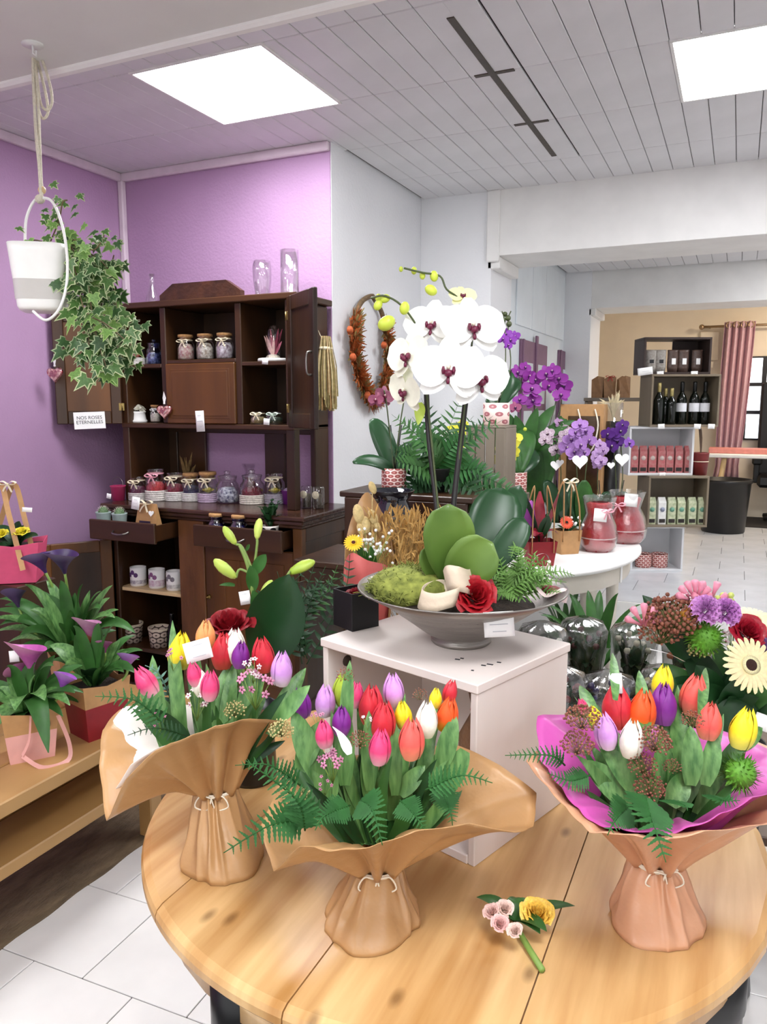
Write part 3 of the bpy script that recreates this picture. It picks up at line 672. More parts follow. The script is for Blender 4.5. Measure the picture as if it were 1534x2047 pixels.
bow((-.005, -.012, .165), .045, (0, -1, .3)).build('straw_bow', CREAMB, o)
MB().poly(heart_pts(.03), .003, T=frame((.038, -.022, .12), (0, -1, .2))).build('heart_tag', CARD, o)
card('white paper tag in front of the kraft gift bag', pY(271, 1006, YL - .12), .05, .062, (0, -1, .1), -6, 3)
# right drawer
zd = dz0 + .0165
for px, tx in ((433, 'farther from the leafy plant'), (478, 'beside the spotted plant pot')):
    q = pY(px, 1045, YL - .025); jar('cobalt blue glass jar with cork lid ' + tx, (q.x, q.y, zd), .125, .042, '#1f2a78', None, 'cork', tint='#5a6fe0', fill=.7, group='cobalt jars')
q = pY(540, 1045, YL - .02); o = thing('potted_plant', 'bushy green plant in a black-spotted white pot in the drawer', 'plant', (q.x, q.y, zd))
MB().lathe([(.034, 0), (.041, .09), (.043, .1), (.04, .1), (.038, .085)], 20, cap1=False).build('pot', dots('cow_spots', '#efeae2', '#17161a', '#17161a', 5, 30, .3), o)
MB().lathe([(.038, .082), (.001, .09)], 14, cap0=False).build('soil', SOIL, o)
for i in range(26):
    a_ = i * 2.4; rr = U(.03, .065); q = V((cos(a_) * rr, sin(a_) * rr, .1 + U(.02, .12)))
    MB().ribbon(bez((0, 0, .085), (q.x * .4, q.y * .4, q.z), q, 5), [.004, .016, .027, .03, .022, .003], (cos(a_), sin(a_), 1.2), .12, 4).build('leaf', LEAFD, o)
# lower shelves
MUG = mat('floral_mug', '#eeebe9', .3, .02)
for i, px in enumerate((278, 315, 350)):
    q = pY(px, 1180, YL + .09); o = thing('printed_mug', 'white cylinder pot printed ' + ('with a violet cat-like blossom motif' if i == 0 else 'with pink blossoms and a label' if i == 1 else 'with grey sketches beside the centre stile'), 'pot', (q.x, q.y, zsh))
    MB().lathe([(.04, 0), (.043, .004), (.043, .1), (.04, .1), (.038, .09), (.036, .01), (.001, .01)], 22, cap1=False).build('body', MUG, o)
    MB().lathe([(.0436, .014), (.0436, .034 if i != 1 else .045)], 22, cap0=False, cap1=False).build('printed_band', mat('mug_print_%d' % i, ('#eceaea', '#e9e4e6', '#ebe9e6')[i], .35, .05, 70, col2=('#4b2e56', '#b98aa6', '#8d8a8a')[i]), o)
    for j in range(3):
        a_ = -pi / 2 + (j - 1) * .42
        MB().ball((0, 0, 0), (.012, .0016, .013), 8, 5, T=Matrix.Translation((.0432 * cos(a_), .0432 * sin(a_), .062 + .014 * (j % 2))) @ Matrix.Rotation(a_ + pi / 2, 4, 'Z')).build('painted_flower', mat('mug_flower_%d' % i, ('#5b3a6b', '#8d5a86', '#77707a')[i], .4), o)
LATT = dots('lattice_pot', '#3f3029', '#d6c4b4', '#5d463a', 8, 34, .47)
for i, px in enumerate((266, 320)):
    q = pY(px, 1290, YL + .10); o = thing('lattice_pot', ('brown lattice-patterned pot with cream rim low in the cabinet' if i == 0 else 'brown lattice-patterned pot beside the dark bottle'), 'pot', (q.x, q.y, zlow))
    MB().lathe([(.05, 0), (.058, .1), (.06, .104), (.055, .104), (.048, .01), (.001, .01)], 24, cap1=False).build('body', LATT, o)
    MB().lathe([(.0592, .094), (.0605, .098), (.0605, .106), (.0545, .106), (.0545, .1)], 24, cap0=False, cap1=False).build('rim', mat('cream_rim', '#cfc0aa', .5), o)
q = pY(345, 1280, YL + .12); o = thing('dark_bottle', 'slim black glass bottle on the lowest cabinet shelf', 'bottle', (q.x, q.y, zlow))
MB().lathe([(.03, 0), (.032, .01), (.032, .09), (.012, .13), (.011, .17), (.013, .175), (.013, .185)], 16).build('body', mat('black_glass', '#050607', .08, .1), o)
# ================================================================== round pine table
TC, TR_, TZ = V((-.50, 1.42, 0)), .612, .75
tab = Th('round_table', 'round pine dining table with plank top and black turned legs', 'table', (TC.x, TC.y, 0))
seams = [-TR_, -.33, -.025, .28, TR_]
def clip_board(xa, xb, rr, n=14):
    xa, xb = max(xa, -rr * .9999), min(xb, rr * .9999)
    up = [(xa + (xb - xa) * i / n) for i in range(n + 1)]
    f = lambda x: math.sqrt(max(1e-9, rr * rr - x * x))
    return [(x, -f(x)) for x in up] + [(x, f(x)) for x in up[::-1]]
for i in range(4):
    xa, xb = seams[i] + (.0012 if i else 0), seams[i + 1] - (.0012 if i < 3 else 0)
    g = MB(); L_ = [clip_board(xa, xb, TR_ - d_) for d_ in (.016, .004, 0, 0, .006)]; Z_ = [TZ, TZ - .004, TZ - .012, TZ - .024, TZ - .032]; n = len(L_[0])
    vs_ = [(TC.x + x, TC.y + y, z) for l, z in zip(L_, Z_) for x, y in l]
    fs_ = [list(range(n)), [4 * n + k for k in range(n)][::-1]] + [[j * n + (k + 1) % n, j * n + k, (j + 1) * n + k, (j + 1) * n + (k + 1) % n] for j in range(4) for k in range(n)]
    g.add(vs_, fs_, 0, False); ob = tab.part('board', g, PINE)
    ob.data.transform(Matrix.Translation((-.0, 0, 0)))
tab.part('apron', MB().lathe([(.555, TZ - .10), (.575, TZ - .10), (.575, TZ - .033), (.555, TZ - .033)], 48, (TC.x, TC.y, 0), cap0=False, cap1=False), PINE)
legp = [(.018, 0), (.022, .01), (.03, .03), (.024, .06), (.03, .12), (.04, .2), (.042, .3), (.034, .4), (.028, .45), (.04, .47), (.04, .49), (.03, .5), (.036, .54), (.042, .55), (.042, .60), (.046, .61), (.046, TZ - .033)]
for k in range(4):
    a_ = R(-107 + 90 * k); tab.part('leg', MB().lathe(legp, 18, (TC.x + .545 * cos(a_), TC.y + .545 * sin(a_), 0)), BLACKM)
# ================================================================== whitewashed crate on the table
CZT = 1.095
c0, c1, c2_ = pz(640, 1275, CZT), pz(955, 1370, CZT), pz(1162, 1290, CZT)
ex = (c1 - c0); cw = ex.length; ex.normalize(); ey = V((-ex.y, ex.x, 0)); cd = (c2_ - c1).dot(ey)
Tc = Matrix.Translation((c0.x, c0.y, 0)) @ Matrix((ex, ey, V((0, 0, 1)))).transposed().to_4x4()
cr = Th('wooden_crate', 'whitewashed wooden crate lying open-sided on the pine table', 'crate', Tc @ V((cw / 2, cd / 2, TZ)))
th = .018
for nm_, q in (('top_board', (0, cw, 0, cd, CZT - th, CZT)), ('bottom_board', (th, cw - th, 0.002, cd - .002, TZ, TZ + th)), ('end_board', (0.003, th, .004, cd - .004, TZ, CZT - th)), ('end_board', (cw - th, cw - .003, .004, cd - .004, TZ, CZT - th)), ('back_board', (th, cw - th, cd - .014, cd - .004, TZ + th, CZT - th))):
    ob = cr.part(nm_, MB().bx(*q, .002, T=Tc), CRATEW)
    if q[0] == .003:
        for y_ in (.06, cd - .06): put(MB().lathe([(.012, 0), (.012, .002)], 14, T=Tc @ frame((th, y_, CZT - .06), (1, 0, 0))).mesh('hole', mat('dark_hole', '#4a3f39', .9)), 'hole', ob)
q = Tc @ V((cw - .10, cd * .55, TZ + th)); o = thing('brown_parcel', 'brown paper gift bag tied red inside the whitewashed crate', 'bag', q, .4)
MB().lathe([(.05, 0), (.056, .02), (.055, .15), (.03, .20), (.045, .27), (.04, .27)], 20, cap1=False, wob=lambda a, z: 1 + .06 * sin(6 * a + 9 * z)).build('bag', mat('brown_wrap', '#7a5a3c', .4, .2, 20, .4), o)
MB().lathe([(.031, .192), (.036, .2), (.031, .208)], 20, cap0=False, cap1=False).build('red_tie', mat('red_ribbon', '#a52a24', .5), o)
g = MB()
for i, (px, py, w_) in enumerate([(915, 1318, .010), (924, 1316, .007), (945, 1340, .005), (967, 1330, .009), (980, 1328, .012), (998, 1324, .008)]):
    q = pz(px, py, CZT + .0006); g.box(q, (w_, .004, .001), .0003, T=None)
tag(cr.part('stencil_marks', g, INK), None, None, kind='stuff')
# ================================================================== flower meshes
def petal_tulip():
    g = MB(); rnd = random.Random(5)
    for k in range(6):
        out = k % 2; a0 = k * pi / 3 + rnd.uniform(-.08, .08)
        def f(u, v, a0=a0, out=out, k=k):
            x = u * 2 - 1; R0 = .31 if out else .285
            r = R0 * (max(0, sin(pi * min(1, .14 + v * .80))) ** .55) * (1.0 - .38 * v ** 3)
            hw = 1.25 * (sin(pi * min(1, .16 + .84 * v * .985)) ** .45) * (1 - v ** 6 * .5)
            a = a0 + x * hw * .78
            rr = r * (1 + .05 * (1 - x * x) - .04 * x * x) + (.02 if out else 0)
            z = v * (1.0 if out else .96) + .05 * (1 - x * x) * v ** 3 - .08 * x * x * v ** 2
            return (rr * cos(a), rr * sin(a), z)
        g.grid(f, 6, 8)
    g.lathe([(.06, .02), (.2, .1), (.25, .3), (.24, .5), (.17, .72), (.08, .86), (.01, .92)], 12)
    return g
TULB = petal_tulip(); TM = {}
TCOL = {'red': ('#cf2f3c', '#e0604e'), 'coral': ('#ea6157', '#f3a07c'), 'pink': ('#e0457a', '#f2b7c4'), 'lilac': ('#d79ce2', '#f3e6ea'), 'purple': ('#7d2a8c', '#a060b0'), 'yellow': ('#f5e02c', '#dfe26a'), 'white': ('#f6f2e4', '#e9ecc8'), 'orange': ('#ef5a24', '#f7c23c'), 'green': ('#a9c23a', '#7fa83a'), 'peach': ('#f0a868', '#d9c46a')}
def tulip_me(c):
    if c not in TM: TM[c] = TULB.mesh('tulip_head', mat('tulip_' + c, TCOL[c][0], .38, .1, 6, grad=(.42, 0.0, TCOL[c][1]), spec=.4))
    return TM[c]
def fern(pts, wd, nrm, n=15, m=0, teeth=True, taper=1.0, wr=.3):
    g = MB(); P = spl(pts, 8); k = len(P); g.tube(P, [.0016 * (1 - .6 * i / k) for i in range(k)], 4); nrm = V(nrm)
    L_ = [0]
    for i in range(1, k): L_.append(L_[-1] + (P[i] - P[i - 1]).length)
    for i in range(n):
        t = .10 + .88 * i / n; s_ = t * L_[-1]; j = max(q for q in range(k) if L_[q] <= s_); j = min(j, k - 2)
        b_ = P[j].lerp(P[j + 1], (s_ - L_[j]) / max(1e-6, L_[j + 1] - L_[j])); tg = (P[j + 1] - P[j]).normalized()
        sd = tg.cross(nrm).normalized(); le = wd * .5 * (1 - t) ** .8 * taper + wd * .06
        if t < .2: le *= .8
        for sg in (-1, 1):
            e = b_ + (sd * sg * .92 + tg * .45) * le - nrm * le * U(0.0, .18)
            mid = (b_ + e) / 2 + nrm * le * .06
            w0 = min(le * wr, L_[-1] / n * .82)
            ws_ = [w0 * .5, w0 * 1.0, w0 * .62, w0 * .88, w0 * .5, w0 * .66, w0 * .34, w0 * .4, .0006] if teeth else [w0 * .5, w0 * .9, w0, w0, w0 * .9, w0 * .75, w0 * .5, w0 * .3, .0006]
            g.ribbon(bez(b_, mid, e, 8), ws_, nrm, .04, 2)
    return g
def leafmb(a_, c_, e_, wd, nrm, fold=.12, n=10, sharp=.9):
    ws_ = [wd * max(.02, sin(pi * min(1, (.10 + .90 * (i / n)) ** sharp)) ** .75) for i in range(n + 1)]
    return MB().ribbon(bez(a_, c_, e_, n), ws_, nrm, fold, 4)
def berries(c, r, n, rb, col, cam=True):
    g = MB(); c = V(c)
    for i in range(n):
        t = (i + .5) / n; p_ = math.acos(1 - 1.45 * t); a_ = i * 2.39996; q = r * U(.8, 1.08)
        d_ = V((sin(p_) * cos(a_), sin(p_) * sin(a_), cos(p_) * .85)) * q
        g.ball(c + d_, rb * U(.75, 1.2), 6, 4)
        if i % 2 == 0: g.tube([c + V((0, 0, -r * .6)), c + d_ * .95], rb * .16, 3, 1)
    return g
def wax(c, r, n, s_):
    g = MB(); c = V(c)
    for i in range(n):
        d_ = V((U(-1, 1), U(-1, 1), U(-.6, 1))); d_ = d_.normalized() * r * U(.5, 1); f_ = (d_.normalized() * .6 - Fv * .8 + V((0, 0, .3))).normalized(); T = frame(c + d_, f_, sc=s_)
        for k in range(5):
            a_ = k * tau / 5; g.ball((0, 0, 0), (.42, .3, .12), 6, 4, 0, T=T @ Matrix.Rotation(a_, 4, 'Z') @ Matrix.Translation((.5, 0, .05)))
        g.ball((0, 0, .08), (.25, .25, .18), 6, 4, 1, T=T); g.tube([c + V((0, 0, -r * 1.6)), c + d_], s_ * .1, 3, 2)
    return g
WAXM = [mat('wax_pink', '#cf8aa8', .6, .2, 40), mat('wax_eye', '#7c2a4c', .6, .2), STEM]
WAXW = [mat('wax_white', '#eddfe0', .6, .1, 40), mat('wax_eye_w', '#a9506c', .6, .2), STEM]
SKIM = [mat('skimmia_bud', '#8a5340', .65, .35, 60), mat('skimmia_stalk', '#7d7a44', .6, .2)]
SEED = [mat('cream_bud', '#b7ac74', .7, .3, 60), mat('seed_stalk', '#6f7a3e', .6, .2)]
def wrapper(th_, name, rim, nc, nr, m, k=9, amp=.012, lift=.42, thick=.001, seed=1, N=120, parent=None):
    nc = V(nc); K_ = [pd(*q) for q in rim]; LN = [K_[i].lerp(K_[(i + 1) % len(K_)], j / 10) for i in range(len(K_)) for j in range(10)]; SP = spl(K_, 10, True)
    RM = [a.lerp(b, .35) for a, b in zip(LN, SP)]; n = len(RM); rnd = random.Random(seed); ph = [rnd.uniform(0, 6) for _ in range(4)]
    # make the loop run with growing angle around the neck
    A = [math.atan2(p.y - nc.y, p.x - nc.x) for p in RM]
    def f(u, v):
        i = u * n; i0 = int(i) % n; fr = i - int(i); P = RM[i0].lerp(RM[(i0 + 1) % n], fr)
        a_ = math.atan2(P.y - nc.y, P.x - nc.x)
        rr = nr * (1 + .22 * sin(k * a_ + ph[0])); Np = nc + V((rr * cos(a_), rr * sin(a_), 0))
        d_ = P - Np; C = Np + d_ * .38 + V((0, 0, d_.length * lift * .5)); q = Np * (1 - v) ** 2 + C * 2 * v * (1 - v) + P * v * v
        o_ = V((cos(a_), sin(a_), -.6)); cr_ = sin(k * a_ + ph[0]) * (1 - v) ** 1.5 * v * 3 + .5 * sin(3 * a_ + ph[1] + 4 * v) * v * (1 - v) * 2 + .5 * (abs(sin(8.5 * u * tau + 2 * v + ph[2])) - .6) * v * (1.15 - v) * 2
        return q + o_ * amp * cr_
    g = MB(); g.grid(f, n, 16, True)
    ob = th_.part(name, g, m, parent); md = ob.modifiers.new('s', 'SOLIDIFY'); md.thickness = thick
    return ob
def skirt(th_, base, br, nc, nr, m, k=11, seed=1, name='paper_skirt', amp=.17):
    base = V(base); nc = V(nc); rnd = random.Random(seed); p0, p1 = rnd.uniform(0, 6), rnd.uniform(0, 6)
    def f(u, v):
        a_ = u * tau; c_ = base.lerp(nc, v); pr = br * (1 - v) ** 1.15 + nr * (1 - (1 - v) ** 1.15)
        if v < .12: pr *= .93 + .07 * v / .12
        aa = a_ + .35 * sin(2 * a_ + p1) + .22 * sin(3 * a_ + p0); fold_ = 1 + amp * ((1 - 2 * abs(sin(k * .5 * aa + p0 + .5 * v)) ** .8) * (.16 + .84 * v) + .35 * sin((k + 4) * aa + p1 + 3 * v) * v + .35 * sin(3 * a_ + p1 + 2 * v) * (1 - v) + .18 * sin(5 * aa + 9 * v))
        return c_ + V((pr * fold_ * cos(a_), pr * fold_ * sin(a_), 0))
    g = MB(); g.grid(f, 144, 14, True)
    ob = th_.part(name, g, m); ob.modifiers.new('s', 'SOLIDIFY').thickness = .001
    return ob
def tulip(th_, px, py, hpx, col, D, tilt, nc, lean=.25):
    h = hpx * D / FPX; T0 = R(tilt); ax = (Uv * cos(T0) + Rv * sin(T0) - Fv * lean).normalized()
    c = pd(px, py, D); b_ = c - ax * h * .5
    ob = th_.inst('tulip', tulip_me(col), Matrix.Translation(b_) @ frame((0, 0, 0), ax, (U(-1, 1), U(-1, 1), .1), h))
    P = bez(b_ + ax * h * .04, b_ - ax * (b_ - V(nc)).length * .5, nc, 8)
    inv = (Matrix.Translation(-th_.base) @ Matrix.Translation(b_) @ frame((0, 0, 0), ax, (0, 0, 1), h)).inverted()
    st = MB().tube([ob.matrix_local.inverted() @ (q - th_.base) for q in P], .003 / h, 6).mesh('stem', STEM)
    put(st, 'stem', ob)
    return b_
def tleaf(th_, bpx, tpx, wpx, D0, D1, bow_=.25, side=0, m=None, fold=.16, name='leaf', nrm=None):
    A_, E_ = pd(*bpx, D0), pd(*tpx, D1); d_ = E_ - A_
    C_ = (A_ + E_) / 2 + Rv * side * d_.length - Fv * bow_ * d_.length * .4 + Uv * .12 * d_.length
    return th_.part(name, leafmb(A_, C_, E_, wpx * (D0 + D1) / 2 / FPX, nrm or (-Fv + Uv * .25)), m or LEAF)
def pxy(p): d = V(p) - CAM; z = d.dot(Fv); return (CX + FPX * d.dot(Rv) / z, CY - FPX * d.dot(Uv) / z)
# ================================================================== three tulip bouquets
def bouquet(label, bpx, br, npx, nr, rim, tl, kraft, seed, fill=26, group=None, fan=.5):
    rnd = random.Random(seed)
    B = pz(bpx[0], bpx[1], TZ); D = dep(B); nc = pd(npx[0], npx[1], D + .02)
    t_ = Th('tulip_bouquet', label, 'bouquet', B)
    skirt(t_, B + V((0, 0, .001)), br * 1.06, nc, nr, kraft, 10, seed)
    wrapper(t_, 'paper_collar', [(x, y, D + d_) for x, y, d_ in rim], nc + V((0, 0, -.004)), nr, kraft, seed=seed)
    g = MB().lathe([(nr * 1.02, -.004), (nr * 1.12, 0), (nr * 1.02, .004)], 24, cap0=False, cap1=False, T=Matrix.Translation(nc))
    t_.part('string', g, STRING)
    g = MB(); f_ = -Fv; q = nc + V((f_.x, f_.y, 0)).normalized() * nr * 1.15
    for k in (-1, 1):
        lp = [q, q + Rv * k * .02 + V((0, 0, .004)), q + Rv * k * .03 - V((0, 0, .016)), q + Rv * k * .008 - V((0, 0, .022)), q]
        g.tube(spl(lp, 5), .0014, 5)
    t_.part('string_bow', g, STRING)
    inner = nc + V((0, 0, .02))
    ys = [e[1] for e in tl]; ym = sum(ys) / len(ys)
    for px, py, hp, col, tilt in tl:
        d_ = D + .02 + (ym - py) * .0011 + rnd.uniform(-.015, .015)
        tulip(t_, px, py, hp * 1.1, col, d_ - .03, tilt, inner, rnd.uniform(.1, .3))
        w_ = rnd.uniform(.40, .52) * hp; sx = rnd.choice((-1, 1)) * rnd.uniform(.34, .55) * hp
        n0 = pxy(nc); bx_, by_ = n0[0] + (px - n0[0]) * .45, n0[1] + (py - n0[1]) * .35
        tleaf(t_, (bx_, by_), (px + sx, py + rnd.uniform(-22, 34)), w_, D, d_ + .02 + rnd.uniform(-.01, .03), .3, rnd.uniform(-.12, .12))
    xs = [e[0] for e in tl]; x0, x1_ = min(xs), max(xs); n0 = pxy(nc)
    for i in range(fill):                        # foliage standing between the flowers
        tx = rnd.uniform(x0 - 30, x1_ + 30); ty = rnd.uniform(ym + 55, ym + 160); bx_ = n0[0] + (tx - n0[0]) * .35
        tleaf(t_, (bx_, n0[1] - 40), (tx, ty), rnd.uniform(20, 34), D, D + rnd.uniform(-.05, .12), rnd.uniform(.1, .5), rnd.uniform(-.2, .2), (LEAF, LEAFM, LEAFM, LEAFD)[i % 4])
    return t_, D, nc
def frond(t_, pts, wpx, D, nrm=None, m=None, n=13, teeth=True):
    P = [pd(x, y, D + d_) for x, y, d_ in pts]; t_.part('fern_frond', fern(P, wpx * D / FPX, nrm or (-Fv + Uv * .5).normalized(), n, teeth=teeth), m or FERN)
def sprig(t_, kind, px, py, rpx, D, n):
    c = pd(px, py, D); r = rpx * D / FPX
    if kind == 'wax': ob = t_.part('wax_flower_sprig', wax(c, r, n, r * .30), WAXM)
    elif kind == 'waxw': ob = t_.part('wax_flower_sprig', wax(c, r, n, r * .3), WAXW)
    elif kind == 'skim': ob = t_.part('skimmia_head', berries(c, r, n, r * .075, None), SKIM)
    else: ob = t_.part('seed_head', berries(c, r, n, r * .09, None), SEED)
    ob['kind'] = 'stuff'
# ---- left bouquet
rim = [(562, 1440, -.02), (500, 1436, -.09), (430, 1452, -.13), (370, 1475, -.15), (310, 1500, -.16), (250, 1560, -.15), (213, 1640, -.11), (199, 1530, -.06), (205, 1460, 0), (240, 1418, .06), (340, 1410, .12), (470, 1415, .13), (540, 1420, .06)]
tl = [(290, 1362, 58, 'pink', -28), (360, 1300, 68, 'yellow', 8), (411, 1268, 55, 'peach', 6), (446, 1300, 66, 'red', 4), (470, 1290, 62, 'white', 4), (481, 1308, 50, 'purple', 6), (526, 1308, 64, 'red', -3), (564, 1336, 62, 'lilac', 4), (402, 1364, 52, 'white', -8), (420, 1370, 54, 'pink', 4), (388, 1347, 44, 'pink', -6)]
lb, D, nc = bouquet('tulip bouquet with white paper card, kraft collar flaring over the bench side', (448, 1722), .074, (432, 1575), .034, rim, tl, KRAFT, 11)
rimw = [(535, 1440, .04), (480, 1448, .0), (420, 1462, -.04), (365, 1480, -.06), (312, 1496, -.08), (262, 1528, -.085), (228, 1580, -.07), (214, 1510, -.03), (220, 1450, .02), (250, 1412, .06), (340, 1408, .10), (460, 1412, .11)]
wrapper(lb, 'tissue_lining', [(x, y, D + d_) for x, y, d_ in rimw], nc + V((0, 0, .03)), .012, mat('white_tissue', '#efe6dd', .5, .05, 9, .4, bscale=14), 7, .003, .5, seed=6)
for q in [((330, 1500), (305, 1310), 46), ((350, 1500), (270, 1345), 40), ((370, 1520), (345, 1240), 42), ((430, 1500), (455, 1330), 60), ((470, 1500), (520, 1290), 40), ((540, 1470), (612, 1335), 52), ((380, 1530), (320, 1390), 70), ((450, 1510), (470, 1320), 46)]:
    tleaf(lb, *q[:2], q[2] * .72, D - .02, D + .03, .3)
frond(lb, [(330, 1450, -.06), (270, 1400, -.1), (190, 1392, -.12)], 70, D, n=11); frond(lb, [(370, 1470, -.07), (310, 1455, -.12), (255, 1470, -.14)], 46, D, m=LEAFD, n=10)
frond(lb, [(350, 1420, .02), (320, 1350, .0), (290, 1330, 0)], 60, D, m=mat('blue_green_leaf', '#5f8a78', .5, .2), n=8, teeth=False)
for q in [('wax', 510, 1368, 34, 12), ('wax', 322, 1440, 18, 5), ('waxw', 392, 1402, 26, 9), ('wax', 345, 1314, 18, 6), ('waxw', 505, 1330, 24, 7), ('seed', 470, 1420, 22, 60)]: sprig(lb, q[0], q[1], q[2], q[3], D - .05, q[4])
card('white paper card tucked among the tulips of the bench-side bouquet', pd(397, 1300, D - .03), 52 * D / FPX, 40 * D / FPX, -Fv + Uv * .1, 16, 2, bend=.5)
# ---- middle bouquet
rim = [(548, 1742, -.08), (600, 1692, -.15), (660, 1702, -.19), (740, 1694, -.2), (830, 1664, -.19), (940, 1648, -.15), (1030, 1665, -.1), (1066, 1652, -.05), (1072, 1585, .0), (1000, 1530, .03), (915, 1490, .07), (780, 1500, .1), (650, 1520, .1), (570, 1560, .07), (522, 1650, 0)]
tl = [(602, 1405, 56, 'purple', -6), (650, 1400, 58, 'lilac', 2), (683, 1440, 54, 'purple', 2), (648, 1466, 52, 'pink', -5), (712, 1388, 46, 'pink', 6), (742, 1408, 72, 'red', 2), (766, 1442, 74, 'red', 4), (787, 1378, 60, 'lilac', -3), (760, 1492, 64, 'pink', 4), (823, 1476, 74, 'coral', 1), (806, 1428, 50, 'yellow', -6), (854, 1437, 64, 'white', 3), (871, 1395, 36, 'yellow', 4), (895, 1427, 62, 'orange', 10), (901, 1382, 42, 'red', 14), (686, 1378, 60, 'green', 3)]
mb_, D, nc = bouquet('tulip bouquet in kraft paper collar set before the whitewashed crate', (740, 1842), .078, (755, 1728), .036, rim, tl, KRAFT, 23, fill=34)
for q in [((640, 1560), (585, 1420), 70), ((600, 1540), (645, 1440), 60), ((690, 1570), (690, 1400), 56), ((740, 1580), (738, 1420), 46), ((790, 1590), (790, 1440), 40), ((880, 1540), (912, 1430), 56), ((860, 1560), (900, 1480), 40), ((800, 1590), (850, 1530), 50), ((930, 1500), (880, 1610), 60), ((690, 1480), (700, 1320), 38), ((560, 1440), (620, 1370), 44), ((660, 1600), (640, 1500), 70)]:
    tleaf(mb_, *q[:2], q[2] * .72, D - .03, D - .02, .3)
for pts, w_ in [([(610, 1640, -.08), (540, 1650, -.16), (447, 1705, -.2)], 92), ([(640, 1640, -.05), (560, 1570, -.12), (490, 1520, -.16)], 76), ([(600, 1570, -.06), (540, 1530, -.12), (470, 1530, -.14)], 60), ([(610, 1660, -.1), (600, 1610, -.15), (560, 1560, -.17)], 90), ([(720, 1600, -.12), (745, 1620, -.19), (765, 1690, -.21)], 84), ([(850, 1580, -.1), (920, 1550, -.14), (985, 1565, -.15)], 66), ([(700, 1610, -.1), (650, 1630, -.17), (630, 1660, -.18)], 70), ([(880, 1570, -.05), (900, 1620, -.12), (905, 1650, -.13)], 70), ([(800, 1600, -.1), (830, 1630, -.16), (850, 1660, -.17)], 70)]: frond(mb_, pts, w_, D)
for q in [('wax', 665, 1522, 30, 10), ('wax', 650, 1566, 16, 5), ('wax', 636, 1432, 16, 5), ('waxw', 735, 1440, 14, 4), ('seed', 562, 1460, 24, 90), ('seed', 605, 1592, 18, 60), ('skim', 720, 1480, 22, 70), ('skim', 690, 1350, 18, 40), ('skim', 840, 1390, 16, 40)]: sprig(mb_, q[0], q[1], q[2], q[3], D - .06, q[4])
g = MB(); P = bez(pd(665, 1452, D - .07), pd(690, 1470, D - .1), pd(700, 1508, D - .11), 8); g.ribbon(P, [.001, .003, .005, .008, .011, .013, .015, .014, .008], -Fv, .45, 4); mb_.part('rolled_tag', g, CARD)
# ---- right bouquet
rim = [(1052, 1522, 0), (1095, 1575, -.06), (1139, 1624, -.12), (1180, 1664, -.17), (1240, 1668, -.2), (1334, 1680, -.22), (1418, 1662, -.2), (1534, 1648, -.14), (1610, 1600, -.02), (1590, 1520, .1), (1480, 1470, .18), (1330, 1460, .2), (1180, 1470, .16), (1090, 1490, .08)]
tl = [(1233, 1410, 82, 'red', -4), (1284, 1420, 78, 'orange', 3), (1327, 1406, 74, 'purple', 2), (1388, 1388, 74, 'coral', 6), (1419, 1440, 68, 'coral', 2), (1211, 1460, 66, 'lilac', -12), (1263, 1476, 68, 'white', 2), (1325, 1362, 60, 'yellow', 2), (1487, 1455, 74, 'yellow', 10), (1190, 1432, 40, 'yellow', -20), (1165, 1412, 30, 'pink', -20)]
rb, D, nc = bouquet('tulip bouquet in pinkish kraft lined with magenta tissue, farthest from the bench', (1310, 1842), .074, (1312, 1718), .036, rim, tl, KRAFT2, 37, fill=30)
rim2 = [(1078, 1512, .02), (1110, 1560, -.03), (1150, 1612, -.10), (1190, 1648, -.14), (1250, 1660, -.17), (1340, 1668, -.18), (1420, 1640, -.17), (1500, 1600, -.13), (1570, 1570, 0), (1540, 1500, .1), (1440, 1460, .17), (1250, 1450, .17), (1130, 1430, .13), (1075, 1432, .08)]
wrapper(rb, 'tissue_lining', [(x, y, D + d_) for x, y, d_ in rim2], nc + V((0, 0, .012)), .03, PINKP, 7, .02, .5, seed=4)
for q in [((1290, 1600), (1200, 1490), 62), ((1260, 1610), (1165, 1520), 66), ((1290, 1620), (1255, 1545), 50), ((1340, 1610), (1372, 1545), 62), ((1380, 1570), (1380, 1450), 56), ((1410, 1570), (1430, 1460), 50), ((1470, 1520), (1482, 1420), 40), ((1290, 1480), (1278, 1340), 40), ((1230, 1400), (1225, 1305), 26), ((1190, 1460), (1160, 1370), 40), ((1400, 1430), (1412, 1335), 30), ((1470, 1500), (1525, 1455), 44), ((1430, 1440), (1395, 1400), 16)]:
    tleaf(rb, *q[:2], q[2] * .78, D - .04, D - .02 if q[1][1] > 1440 else D + .09, .3 if q[1][1] > 1440 else .05)
for pts, w_ in [([(1130, 1530, -.03), (1100, 1510, -.05), (1010, 1510, -.06)], 50), ([(1290, 1590, -.12), (1305, 1640, -.2), (1332, 1724, -.24)], 110), ([(1260, 1610, -.1), (1230, 1640, -.18), (1215, 1670, -.19)], 80), ([(1340, 1600, -.1), (1370, 1610, -.16), (1375, 1620, -.17)], 70), ([(1180, 1550, -.05), (1140, 1560, -.08), (1095, 1545, -.08)], 60), ([(1420, 1590, -.08), (1450, 1600, -.13), (1480, 1600, -.14)], 60)]: frond(rb, pts, w_, D)
for q in [('skim', 1165, 1438, 34, 120), ('skim', 1155, 1490, 32, 110), ('skim', 1308, 1482, 34, 130), ('skim', 1285, 1530, 28, 90), ('skim', 1300, 1575, 30, 100), ('skim', 1345, 1533, 18, 60), ('skim', 1385, 1440, 22, 60)]: sprig(rb, q[0], q[1], q[2], q[3], D - .07, q[4])
